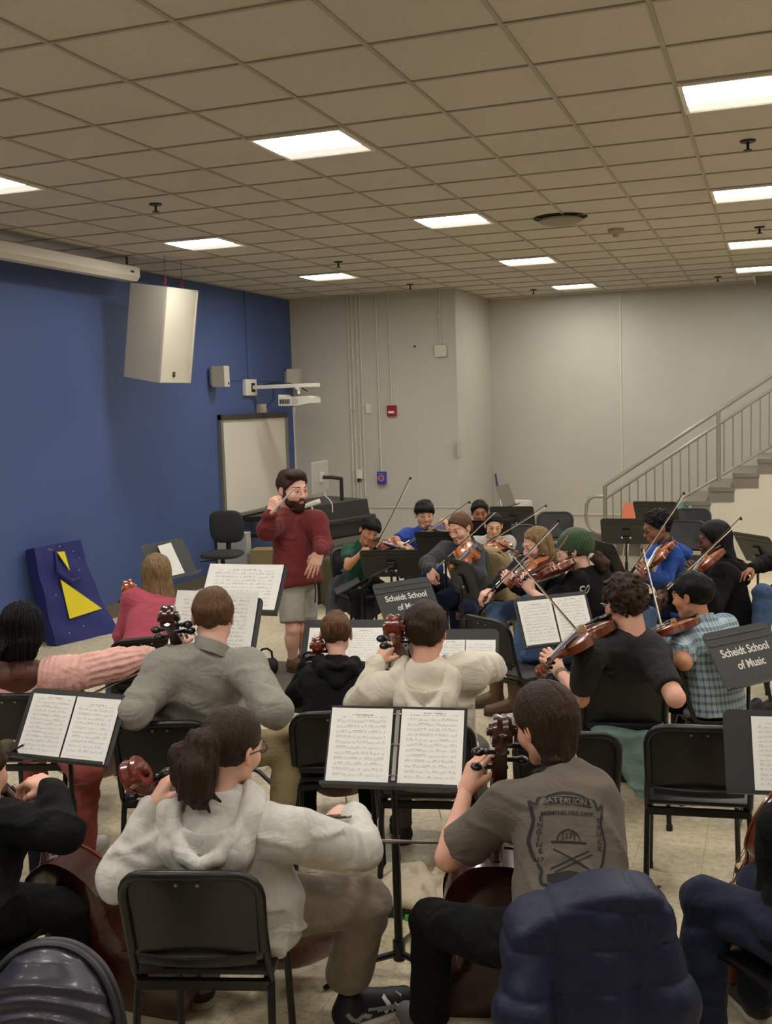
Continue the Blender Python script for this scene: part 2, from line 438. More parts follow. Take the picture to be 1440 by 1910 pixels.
MB().cyl((0, 0, -.001), (0, 0, -.006), .235, .235, 32).build('opening', mat('black_hole', (14, 12, 10), .9), t)
p = onz(1149, 427, CEIL); t = thing('smoke_detector', 'small pale smoke detector right of the open ceiling speaker', 'smoke detector', (p[0], p[1], CEIL))
MB().lathe((0, 0, 0), [(.075, 0), (.075, -.025), (.06, -.04), (.055, -.05)], 24).build('housing', mat('detector_plastic', (170, 158, 138), .6), t, True)
MB().lathe((0, 0, -.05), [(.03, 0), (.03, -.02), (.02, -.03)], 16).build('sensor', MATS['detector_plastic'], t, True)

# conduits and boxes on the grey wall ----------------------------------
def wall_pt(u, v): return ony(u, v, WFY)
def conduit(u, v1, label, r=.014, v0=540):
    a = wall_pt(u, v1); b = MB(); b.cyl((a[0], WFY-r, a[2]), (a[0], WFY-r, CEIL-.01), r, r, 10)
    for z in np.arange(a[2]+.4, CEIL, .9): b.box((a[0], WFY-r, z), (r*3.4, r*2.1, .025))
    o = b.build('conduit', m_conduit, None, True); tag(o, label, 'conduit', 'conduits on the grey wall'); return a
for u, v1, lab in ((661, 930, 'painted conduit running down behind the lectern, first from the blue wall corner'), (668, 930, 'painted conduit, second of the close row from the blue wall corner'),
                   (675, 880, 'painted conduit dropping to the small white outlet box'), (683, 925, 'painted conduit passing beside the white thermostat'),
                   (712, 880, 'painted conduit dropping to the blue emergency box'), (731, 755, 'painted conduit dropping to the red fire alarm'),
                   (822, 645, 'short painted conduit dropping to the pale strobe box')):
    conduit(u, v1, lab)
def wbox(name, u, v, w, h, d, m, label, cat):
    p = wall_pt(u, v); t = thing(name, label, cat, (p[0], WFY, p[2]))
    b = MB(); b.box((0, -d/2, 0), (w, d, h), bev=.006); b.build('housing', m, t); return t
m_boxw = mat('box_white', (214, 208, 194), .5)
t = wbox('strobe_box', 823, 655, .17, .16, .05, mat('strobe_plastic', (200, 190, 168), .5), 'pale square alarm strobe at the end of the short conduit', 'alarm')
MB().sph((.045, -.052, -.045), .022, sc=(1, .5, 1)).build('lamp', m_boxw, t, True)
t = wbox('thermostat', 688, 762, .075, .13, .035, m_boxw, 'small white thermostat left of the red fire alarm', 'thermostat')
MB().cyl((0, -.034, 0), (0, -.045, 0), .022).build('dial', m_boxw, t, True)
t = wbox('fire_alarm', 732, 766, .14, .15, .05, mat('alarm_red', (150, 28, 34), .4), 'red fire alarm pull station on the grey wall', 'fire alarm')
b = MB(); b.box((0, -.054, -.02), (.085, .01, .03)); b.build('pull_handle', mat('alarm_white', (220, 214, 205), .5), t)
b = MB(); b.box((0, -.052, .045), (.06, .006, .018)); b.build('plate', MATS['alarm_red'], t)
t = wbox('emergency_call_box', 714, 891, .125, .18, .07, mat('call_box_blue', (52, 58, 150), .4), 'blue emergency call box with a round button on the grey wall', 'call box')
b = MB(); b.cyl((0, -.068, .0), (0, -.082, .0), .032, .032, 20); b.build('button', mat('button_red', (160, 60, 80), .4), t, True)
b = MB(); b.tube([(.04*math.cos(a), -.075, .04*math.sin(a)) for a in np.linspace(0, 2*PI, 24, endpoint=False)], .004, 6, True); b.build('button_ring', m_boxw, t, True)
b = MB(); b.box((0, -.072, .065), (.09, .006, .012)); b.build('legend_plate', mat('legend_blue', (120, 124, 190), .5), t)
t = wbox('outlet_box', 672, 884, .09, .14, .05, m_boxw, 'small white outlet box with cables hanging over the lectern', 'outlet')
b = MB(); b.box((0, -.06, -.085), (.04, .04, .05)); b.build('plug', mat('plug_black', (20, 20, 20), .5), t)
b = MB()
for dx in (-.012, .012): b.tube([(dx, -.055, -.1), (dx*1.6, -.05, -.25), (dx*2.5, -.03, -.5), (dx*2, -.05, -.62)], .006, 8)
b.build('cable', m_boxw, t, True)
p = onx(855, 838, WJX); b = MB(); b.box((WJX+.006, p[1], p[2]), (.012, .2, .24), bev=.004); tag(b.build('cover_plate', mat('plate_grey', (172, 164, 146), .5)), 'pale blank cover plate on the jog of the wall', 'cover plate')
p = wall_pt(774, 646); b = MB(); b.cyl((p[0], WFY, p[2]), (p[0], WFY-.03, p[2]), .012); tag(b.build('wall_hook', m_dark, None, True), 'tiny hook left in the upper grey wall', 'hook')

# stair -----------------------------------------------------------------
m_tread = mat('grey_stair_rubber', (118, 110, 98), .6)
m_rail = mat('rail_paint', (150, 144, 130), .35, .4)
SY = 13.9
pn = ony(1322, 921, SY); RUN, RISE = .285, .172
nb = int(round(pn[2]/RISE)); x_first = pn[0]-nb*RUN; NST = 16
x_first = pn[0]-(nb)*RUN
# nosing k (1..NST) at x_first + k*RUN, z = k*RISE ; the flight rises to the right
prof = [(x_first+RUN*.9, 0)]
for k in range(1, NST+1):
    xk = x_first+k*RUN; prof += [(xk+.02, (k-1)*RISE if k > 1 else 0), (xk+.02, k*RISE-.05)]
stair = thing('stair', 'straight flight of grey treads rising to the right against the far wall', 'stair', (x_first, SY, 0))
b = MB(); ptsw = [(RUN, .0, 0)]
for k in range(1, NST+1): ptsw += [(k*RUN+.008, 0, (k-2)*RISE+.02 if k > 2 else 0), (k*RUN+.008, 0, max(0, (k-1)*RISE+.02))]
ptsw += [((NST+1)*RUN, 0, (NST-1)*RISE+.02), ((NST+1)*RUN, 0, 0)]
ptsw = ptsw[1:]
b.prism(ptsw, (0, 1, 0), 1.5); b.build('side_wall', mat('stair_wall_white', (204, 196, 178), .7), stair)
for k in range(1, NST+1):
    b = MB(); b.box((k*RUN+RUN/2+.01, .74, k*RISE-.025), (RUN+.03, 1.52, .05)); b.box((k*RUN+RUN/2+.01, .74, k*RISE-RISE/2-.02), (RUN+.01, 1.50, RISE-.02)); b.build('tread', m_tread, stair)
# hand rail
rail = thing('handrail', 'grey steel handrail with thin balusters along the stair', 'handrail', (0, SY-.05, 0))
def rp(u, v): q = ony(u, v, SY-.05); return V(q[0], 0, q[2])
A = rp(1128, 906); B0 = rp(1445, 697); sl = (B0[2]-A[2])/(B0[0]-A[0]); xe = A[0]+4.4
def rz_(x): return A[2]+sl*(x-A[0])
b = MB(); b.tube([A, V(xe, 0, rz_(xe))], .024); b.build('top_rail', m_rail, rail, True)
dz2 = rp(1128, 930)[2]-A[2]
b = MB(); b.tube([A+V(0, 0, dz2), V(xe, 0, rz_(xe)+dz2)], .02); b.build('second_rail', m_rail, rail, True)
zst = lambda x: max(0.0, (x-x_first)/RUN*RISE)
b = MB(); b.tube([V(x_first+1.2*RUN, 0, zst(x_first+1.2*RUN)+.06), V(xe, 0, zst(xe)+.06)], .018, 8); b.build('bottom_rail', m_rail, rail, True)
b = MB(); b.tube([V(A[0], 0, .0), A], .026); b.build('post', m_rail, rail, True)
xp = rp(1340, 800)[0]; b = MB(); b.tube([V(xp, 0, zst(xp)), V(xp, 0, rz_(xp))], .026); b.build('post', m_rail, rail, True)
x = A[0]+.1
while x < xe-.1:
    if abs(x-xp) > .06:
        bb = MB(); bb.cyl((x, 0, max(.12, zst(x)+.06)), (x, 0, rz_(x)+dz2), .0085, None, 8); bb.build('baluster', m_rail, rail, True)
    x += .104
Lp = [rp(1128, 926), rp(1108, 926), rp(1099, 931), rp(1094, 942), rp(1093, 960), rp(1095, 975), rp(1102, 987), rp(1112, 993), rp(1128, 996)]
b = MB(); b.tube(Lp, .022); b.build('end_loop', m_rail, rail, True)
# ------------------------------------------------------------------ chairs
m_poly = mat('black_polypropylene', (15, 14, 13), .40, bump=(260, .05))
m_tube = mat('black_tube', (13, 12, 12), .38)
m_screw = mat('screw_steel', (190, 186, 176), .3, 1.0)
m_rubber = mat('black_rubber', (14, 14, 14), .7)
def rrect(w, h, r, n=6, r_top=None):
    """rounded rectangle points, x in +-w/2, y 0..h"""
    pts = []
    for cx, cy, a0, rr in ((w/2, 0, -90, r), (w/2, h, 0, r_top or r), (-w/2, h, 90, r_top or r), (-w/2, 0, 180, r)):
        sx = 1 if cx > 0 else -1; sy = 1 if cy > 0 else -1
        ox, oy = cx-sx*rr, cy-sy*rr if cy > 0 else cy+rr
        for k in range(n+1):
            a = math.radians(a0+90*k/n); pts.append((ox+rr*math.cos(a), oy+rr*math.sin(a)))
    return pts
def build_chair(name='music_chair', glare=False):
    """black posture chair, faces +y; back rest at -y; origin on the floor under the seat"""
    t = thing(name, None, 'chair')
    W, BH = .425, .295
    tilt = math.radians(13); cy, sy = math.cos(tilt), math.sin(tilt)
    y0, z0 = -.200, .535                       # bottom edge of the back
    def bp(x, h, off=0.0):                    # point on the back: x across, h up, off along its rear normal
        bow = -.035*(1-(x/(W/2))**2)          # the shell curves around the sitter
        return V(x, y0-h*sy-(off)*cy+bow, z0+h*cy-off*sy)
    out = rrect(W-.012, BH, .03, 5, .085)
    def shell(b, pts, o0, o1):
        a = [b.bm.verts.new(bp(x, y, o0)) for x, y in pts]; c = [b.bm.verts.new(bp(x, y, o1)) for x, y in pts]
        n = len(a)
        for i in range(n): b.bm.faces.new((a[i], a[(i+1) % n], c[(i+1) % n], c[i]))
        for vs, o in ((a, o0), (c, o1)):
            cen = [b.bm.verts.new(bp(x*.55, BH/2+(y-BH/2)*.55, o)) for x, y in pts]
            for i in range(n): b.bm.faces.new((vs[i], vs[(i+1) % n], cen[(i+1) % n], cen[i]))
            mid = b.bm.verts.new(bp(0, BH/2, o))
            for i in range(n): b.bm.faces.new((cen[i], cen[(i+1) % n], mid))
    b = MB(); shell(b, out, -.004, .006); bk = b.build('backrest', m_poly, t, True)
    b = MB()                                  # thick moulded lip along both sides and the top
    lip = [(-W/2+.012, .02)]+[p for p in out if p[1] > .06][::-1]+[(W/2-.012, .02)]
    lip = [p for p in lip]; lip.sort(key=lambda p: math.atan2(p[1]-BH*.35, p[0]) if p[1] > BH*.1 else (-.9 if p[0] > 0 else 4.0))
    b.tube([bp(x, y, .008) for x, y in lip], .0155, 10, False, (1, 1)); b.build('rim', m_poly, bk, True)
    b = MB(); b.tube([bp((u-.5)*(W-.07), -.004, .012) for u in np.linspace(0, 1, 9)], .013, 8, False, (.8, 1.3)); b.build('lower_lip', m_poly, bk, True)
    for x in (-.032, .032):
        b = MB(); p = bp(x, BH-.03, .006); q = bp(x, BH-.03, .0105); b.cyl(p, q, .0062, .005, 10); b.build('screw', m_screw, t, True)
    # seat with a waterfall front edge
    b = MB(); SW, SD = .43, .40
    def sp(u, v):
        x = (u-.5)*SW; y = -.19+v*SD; z = .455-.012*math.sin(PI*v)*(1-(2*u-1)**2*.5)-(.03*max(0, (v-.85)/.15)**2)+.02*max(0, (.12-v)/.12)
        return V(x*(1-.06*v), y, z)
    b.grid(sp, 12, 12)
    g2 = bmesh.ops.extrude_face_region(b.bm, geom=list(b.bm.faces)); vs = [e for e in g2['geom'] if isinstance(e, bmesh.types.BMVert)]
    bmesh.ops.translate(b.bm, verts=vs, vec=(0, 0, -.014)); b.build('seat', m_poly, t, True)
    # tubular frame
    b = MB()
    for s in (-1, 1): b.tube([(s*.195, -.19, .432), (s*.19, .0, .43), (s*.18, .2, .425)], .012, 8)
    b.box((0, -.185, .428), (.40, .022, .03)); b.box((0, .17, .422), (.36, .022, .026))
    b.build('seat_frame', m_tube, t, True)
    for s in (-1, 1):
        b = MB(); b.tube([bp(s*(W/2-.008), .10, .004), bp(s*(W/2-.006), .0, .0)+V(0, 0, -.005), (s*.207, -.178, .46), (s*.205, -.155, .425), (s*.207, -.17, .38), (s*.212, -.215, .2), (s*.215, -.25, .0)], .0125, 10)
        lg = b.build('leg', m_tube, t, True)
        MB().cyl((s*.215, -.25, .0), (s*.215, -.25, .03), .0165, .0155, 10).build('foot_glide', m_rubber, lg, True)
        b = MB(); b.tube([(s*.178, .185, .425), (s*.185, .2, .40), (s*.19, .215, .2), (s*.195, .225, .0)], .0125, 10)
        lg = b.build('leg', m_tube, t, True)
        MB().cyl((s*.195, .225, .0), (s*.195, .225, .03), .0165, .0155, 10).build('foot_glide', m_rubber, lg, True)
    return t
CHAIR = build_chair(); CHAIR_USED = [False]
def chair(p, fwd, label, group='black music chairs', s=1.0):
    o = CHAIR if not CHAIR_USED[0] else copy_tree(CHAIR); CHAIR_USED[0] = True
    o.location = (p[0], p[1], 0); o.rotation_euler = (0, 0, math.atan2(-fwd[0], fwd[1])); o.scale = (s, s, s)
    return tag(o, label, 'chair', group)

# ------------------------------------------------------------------ stands and sheet music
m_desk = mat('black_stand_desk', (36, 35, 33), .48, bump=(300, .06))
m_pole = mat('black_stand_pole', (22, 21, 20), .35)
m_knob = mat('stand_knob_steel', (176, 172, 164), .3, .9)
m_letter = mat('stand_lettering', (214, 208, 198), .6)
DW, DH = .505, .315
def text_mesh(body, size, ext=.0006, align='CENTER', res=3):
    cu = bpy.data.curves.new('txt', 'FONT'); cu.body = body; cu.size = size; cu.extrude = ext; cu.offset = size*.018; cu.align_x = align; cu.align_y = 'CENTER'; cu.resolution_u = res
    o = bpy.data.objects.new('txt', cu); COL.objects.link(o)
    dg = bpy.context.evaluated_depsgraph_get(); me = bpy.data.meshes.new_from_object(o.evaluated_get(dg))
    bpy.data.objects.remove(o); bpy.data.curves.remove(cu)
    return me
def stand(name, label, base, dc, face, tilt, group='black music stands', text=None, roll=0.0, ridges=True, front=False):
    """base: floor xy; dc: desk centre; face: horizontal unit vector the sheet side looks to; tilt deg back from vertical"""
    base = V(base[0], base[1], 0); dc = np.asarray(dc, float)
    t = thing(name, label, 'music stand', tuple(base), 0, group)
    f = nrm(V(face[0], face[1], 0)); a = math.radians(tilt)
    n = f*math.cos(a)+V(0, 0, 1)*math.sin(a)              # sheet-side normal
    up = V(0, 0, 1)*math.cos(a)-f*math.sin(a)
    x = np.cross(up, n)                                    # right of one who reads it: looks along -n
    if roll:
        c, s = math.cos(math.radians(roll)), math.sin(math.radians(roll)); x, up = c*x+s*up, -s*x+c*up
    D = frame(dc-base, x, up, n)                           # local x right, y up, z to reader
    b = MB()
    pts = rrect(DW, DH, .004, 4, .03); pts = [(p[0], p[1]-DH/2) for p in pts]
    b.prism([(p[0], p[1], -.0015) for p in pts], (0, 0, 1), .003)
    desk = b.build('desk', m_desk, t, False, D)
    b = MB(); b.box((0, -DH/2+.001, .026), (DW+.004, .003, .054)); b.box((0, -DH/2+.006, .053), (DW+.004, .012, .003)); b.build('ledge', m_desk, desk, False, D)
    if ridges:
        b = MB()
        for yy in (DH/2-.035, DH/2-.075): b.box((0, yy, .0035 if front else -.0035), (DW-.03, .012, .004), bev=.0018)
        b.build('stiffening_ridge', m_desk, desk, False, D)
    b = MB(); b.box((0, -.045, -.012), (.075, .15, .02), bev=.004); b.cyl((-.035, -.06, -.03), (.035, -.06, -.03), .012); b.build('bracket', m_pole, t, False, D)
    for s in (-1, 1):
        b = MB(); b.cyl((s*.036, -.06, -.03), (s*.05, -.06, -.03), .013, .011, 12); b.build('tilt_knob', m_knob, t, True, D)
    top = np.array(D @ Vector((0, -.06, -.03)))
    hub = V(0, 0, .10)
    b = MB(); b.tube([top, hub*.4+top*.6+V(0, 0, 0), hub], [.0105, .0105, .0105], 10); b.build('inner_tube', m_pole, t, True)
    mid = hub+(top-hub)*.62
    b = MB(); b.tube([mid, hub], .0165, 12); b.build('pole', m_pole, t, True)
    b = MB(); b.tube([hub+(mid-hub)*.09, hub-V(0, 0, .035)], .024, 12); b.build('hub', m_pole, t, True)
    for k in range(3):
        g = math.atan2(f[1], f[0])+PI/3+k*2*PI/3; d = V(math.cos(g), math.sin(g), 0)
        b = MB(); b.tube([hub-V(0, 0, .01)+d*.012, d*.10+V(0, 0, .085), d*.27+V(0, 0, .025), d*.30+V(0, 0, .011)], [.013, .013, .0115, .0105], 8); b.build('leg', m_pole, t, True)
    if text:
        for body, yy, sz in text:
            me = text_mesh(body, sz); me.transform(D @ (Matrix.Translation((0, yy, .0025)) if front else Matrix.Translation((0, yy, -.0035)) @ Matrix.Rotation(PI, 4, 'Y')))
            o = link('lettering', me, m_letter, t); o['label'] = 'white lettering on the desk'
    t_info = dict(obj=t, M=Matrix.Translation(Vector(base)) @ D, n=n, up=up, x=x)
    return t_info
def sheet_mat(name, staves, top=.86, bot=.1, side=.1, cell=46, seed=0., paper=(236, 232, 224), dens=.62):
    if name in MATS: return MATS[name]
    m = bpy.data.materials.new(name); m.use_nodes = True; nt = m.node_tree; N, L = nt.nodes, nt.links
    b = N['Principled BSDF']; b.inputs['Roughness'].default_value = .7; b.inputs['Specular IOR Level'].default_value = .25
    uv = N.new('ShaderNodeUVMap'); uv.uv_map = 'UVMap'; sp = N.new('ShaderNodeSeparateXYZ'); L.new(uv.outputs['UV'], sp.inputs[0])
    U, Vv = sp.outputs['X'], sp.outputs['Y']
    def M(op, a, b_=None, c=None):
        n = N.new('ShaderNodeMath'); n.operation = op
        for i, s in enumerate((a, b_, c)):
            if s is None: continue
            if isinstance(s, (int, float)): n.inputs[i].default_value = s
            else: L.new(s, n.inputs[i])
        return n.outputs[0]
    def band(x, lo, hi): return M('MULTIPLY', M('GREATER_THAN', x, lo), M('LESS_THAN', x, hi))
    row = M('MULTIPLY', M('SUBTRACT', Vv, bot), staves/(top-bot))
    inpage = M('MULTIPLY', band(Vv, bot, top), band(U, side, 1-side))
    fr = M('FRACT', row); fl = M('FLOOR', row)
    y = M('MULTIPLY', M('SUBTRACT', fr, .3), 1/.40)           # 0..1 over the staff
    five = M('MULTIPLY', M('LESS_THAN', M('ABSOLUTE', M('SUBTRACT', M('FRACT', M('ADD', M('MULTIPLY', y, 4), .5)), .5)), .11), band(y, -.05, 1.05))
    col = M('MULTIPLY', M('SUBTRACT', U, side), cell); cf = M('FRACT', col); ci = M('FLOOR', col)
    def rnd(k, ox):
        cm = N.new('ShaderNodeCombineXYZ'); L.new(M('ADD', ox, k*7.3+seed), cm.inputs[0]); L.new(M('MULTIPLY', fl, 1.7), cm.inputs[1])
        wn = N.new('ShaderNodeTexWhiteNoise'); wn.noise_dimensions = '2D'; L.new(cm.outputs[0], wn.inputs['Vector']); return wn.outputs['Value']
    r1 = rnd(1, ci); r2 = rnd(2, ci); r3 = rnd(3, M('FLOOR', M('MULTIPLY', ci, .25)))
    ny = M('ADD', M('MULTIPLY', M('FLOOR', M('MULTIPLY', M('ADD', M('MULTIPLY', r3, .6), M('MULTIPLY', r1, .4)), 8.99)), .14), -.05)
    head = M('LESS_THAN', M('ADD', M('POWER', M('MULTIPLY', M('SUBTRACT', cf, .5), 3.0), 2.), M('POWER', M('MULTIPLY', M('SUBTRACT', y, ny), 6.5), 2.)), 1.0)
    stem = M('MULTIPLY', band(cf, .74, .84), band(M('SUBTRACT', y, ny), 0., .95))
    beam = M('MULTIPLY', M('LESS_THAN', M('ABSOLUTE', M('SUBTRACT', y, M('ADD', M('MULTIPLY', r3, .5), .95))), .085), M('GREATER_THAN', r3, .45))
    note = M('MULTIPLY', M('MAXIMUM', M('MAXIMUM', head, stem), beam), M('LESS_THAN', r2, dens))
    bar = M('MULTIPLY', M('LESS_THAN', M('FRACT', M('DIVIDE', ci, 9.)), .1), M('MULTIPLY', band(cf, .4, .52), band(y, 0, 1)))
    # title and footer
    ttl = M('MULTIPLY', M('MULTIPLY', band(Vv, top+.045, top+.06), band(U, .34, .7)), M('GREATER_THAN', rnd(5, M('FLOOR', M('MULTIPLY', U, 70))), .25))
    ttl2 = M('MULTIPLY', M('MULTIPLY', band(Vv, top+.02, top+.03), band(U, .14, .9)), M('GREATER_THAN', rnd(6, M('FLOOR', M('MULTIPLY', U, 120))), .55))
    foot = M('MULTIPLY', band(Vv, bot-.045, bot-.038), band(U, .15, .72))
    ink = M('MAXIMUM', M('MULTIPLY', M('MAXIMUM', M('MAXIMUM', M('MULTIPLY', five, .62), note), bar), inpage), M('MAXIMUM', M('MAXIMUM', ttl, ttl2), M('MULTIPLY', foot, .6)))
    mx = N.new('ShaderNodeMix'); mx.data_type = 'RGBA'; mx.inputs[6].default_value = rgb(*paper); mx.inputs[7].default_value = rgb(52, 48, 44)
    L.new(M('MULTIPLY', ink, .58), mx.inputs[0]); L.new(mx.outputs[2], b.inputs['Base Color'])
    MATS[name] = m
    return m
m_paper = mat('plain_paper', (236, 232, 224), .75)
SHEETS = [sheet_mat('printed_music_a', 11, seed=1.), sheet_mat('printed_music_b', 12, .9, .1, seed=4.), sheet_mat('printed_music_c', 10, .84, .14, seed=9.), sheet_mat('printed_music_d', 13, .88, .08, seed=15., cell=56)]
def paper(st, x0, y0, w, h, m, label, name='sheet_music', z=.004, rot=0.0, curl=.006, group=None, cat='sheet music', thick=.0012):
    """a sheet lying on the desk of stand st; x0,y0 = lower-left corner in the desk frame"""
    b = MB(); nu, nv = 6, 8
    def P(u, v): return V(x0+w*u, y0+h*v, z+curl*(2*u-1)**2*.6+curl*(v**3))
    top = [[b.bm.verts.new(P(i/nu, j/nv)) for j in range(nv+1)] for i in range(nu+1)]
    bot = [[b.bm.verts.new(P(i/nu, j/nv)-V(0, 0, thick)) for j in range(nv+1)] for i in range(nu+1)]
    uvl = b.bm.loops.layers.uv.new('UVMap')
    for i in range(nu):
        for j in range(nv):
            f = b.bm.faces.new((top[i][j], top[i+1][j], top[i+1][j+1], top[i][j+1]))
            for l, (du, dv) in zip(f.loops, ((0, 0), (1, 0), (1, 1), (0, 1))): l[uvl].uv = ((i+du)/nu, (j+dv)/nv)
            b.bm.faces.new((bot[i][j], bot[i][j+1], bot[i+1][j+1], bot[i+1][j])).material_index = 1
    ring = [(i, 0) for i in range(nu)]+[(nu, j) for j in range(nv)]+[(i, nv) for i in range(nu, 0, -1)]+[(0, j) for j in range(nv, 0, -1)]
    for (a, c), (d, e) in zip(ring, ring[1:]+ring[:1]): b.bm.faces.new((top[a][c], bot[a][c], bot[d][e], top[d][e])).material_index = 1
    M = st['M'] @ Matrix.Rotation(math.radians(rot), 4, 'Z')
    o = b.build(name, [m, m_paper], None, True, M, fixn=False)
    return tag(o, label, cat, group)

# ------------------------------------------------------------------ violins, violas, cellos and bows
m_wood_side = mat('varnish_brown', (104, 48, 24), .26, coat=.4, vary=(14, .22, (1, 1, 6)))
m_wood_top = mat('varnish_amber', (146, 78, 34), .26, coat=.4, vary=(30, .15, (6, 1, 1)))
m_wood_dark = mat('varnish_dark_red', (58, 23, 16), .26, coat=.4, vary=(14, .2, (1, 1, 6)))
m_wood_red = mat('varnish_red', (104, 40, 19), .26, coat=.4, vary=(14, .2, (1, 1, 6)))
m_wood_org = mat('varnish_orange', (158, 82, 34), .26, coat=.4, vary=(14, .2, (1, 1, 6)))
m_ebony = mat('ebony', (17, 15, 14), .28)
m_string = mat('string_steel', (170, 166, 160), .3, 1.0)
m_bridge = mat('bridge_maple', (196, 160, 108), .5)
m_hair = mat('bow_hair', (206, 198, 180), .6)
m_stick = mat('bow_stick', (64, 28, 15), .3, coat=.4)
m_silver = mat('silver', (196, 194, 190), .25, 1.0)
HALF = [(0, 0), (.035, .003), (.066, .018), (.092, .05), (.1035, .09), (.098, .118), (.083, .14), (.0815, .1455), (.0635, .16), (.056, .182), (.0575, .205), (.067, .222), (.071, .226), (.079, .238), (.0838, .262), (.083, .29), (.070, .325), (.046, .349), (.02, .3555), (0, .356)]
def catmull(p, n=3):
    o = []
    for i in range(len(p)-1):
        a, b, c, d = [np.array(p[max(0, min(len(p)-1, k))]) for k in (i-1, i, i+1, i+2)]
        for k in range(n):
            t = k/n; o.append(.5*((2*b)+(-a+c)*t+(2*a-5*b+4*c-d)*t*t+(-a+3*b-3*c+d)*t**3))
    o.append(np.array(p[-1])); return o
def scroll_mesh(b, k):
    """volute + peg box, at the end of the neck: local y along the neck, z to the strings; origin where the peg box starts; k scales"""
    # peg box (tapering, curving back) as a swept box with an open front
    n = 9; pts = []
    for i in range(n):
        t = i/(n-1); pts.append((V(0, .072*t, -.014*t*t-.001), .0125-.0042*t, .0125-.003*t))
    for side in (-1, 1):
        rings = []
        for p, hw, hd in pts:
            x0, x1 = side*(hw-.0045), side*hw
            rings.append([b.bm.verts.new((p+V(x, 0, z))*k) for x, z in ((x0, hd*.6), (x1, hd*.6), (x1, -hd), (x0, -hd))])
        for A, B in zip(rings, rings[1:]):
            for q in range(4): b.bm.faces.new((A[q], A[(q+1) % 4], B[(q+1) % 4], B[q]))
        b.bm.faces.new(rings[0][::-1]); b.bm.faces.new(rings[-1])
    rings = []
    for p, hw, hd in pts: rings.append([b.bm.verts.new((p+V(x, 0, z))*k) for x, z in ((-hw, -hd*.55), (hw, -hd*.55), (hw*.7, -hd*1.25), (-hw*.7, -hd*1.25))])
    for A, B in zip(rings, rings[1:]):
        for q in range(4): b.bm.faces.new((A[q], A[(q+1) % 4], B[(q+1) % 4], B[q]))
    b.bm.faces.new(rings[0][::-1]); b.bm.faces.new(rings[-1])
    # volute: a ribbon on a shrinking spiral that widens towards the eye
    c = V(0, .085, -.007); N_ = 44; rings = []
    for i in range(N_+1):
        t = i/N_; a = math.radians(-150-t*640); r = .0225*(1-t)**.75*.92+.0042
        w = .0085+.0135*t**.8; th = .0072*(1-t)+.0032
        d = V(0, math.cos(a), math.sin(a)); ce = c+d*r
        prof = [(-w, -th), (-w, th*.7), (-w*.6, th), (0, th*.55), (w*.6, th), (w, th*.7), (w, -th)]
        rings.append([b.bm.verts.new((ce+V(x, 0, 0)+d*z)*k) for x, z in prof])
    for A, B in zip(rings, rings[1:]):
        m_ = len(A)
        for q in range(m_): b.bm.faces.new((A[q], A[(q+1) % m_], B[(q+1) % m_], B[q]))
    b.bm.faces.new(rings[0][::-1]); b.bm.faces.new(rings[-1])
    b.cyl((c-V(.0235, 0, 0))*k, (c+V(.0235, 0, 0))*k, .0065*k, None, 12)
    # throat that joins the box to the volute
    b.tube([V(0, .06, -.018)*k, V(0, .075, -.026)*k, V(0, .095, -.028)*k], [.010*k, .0085*k, .007*k], 8)
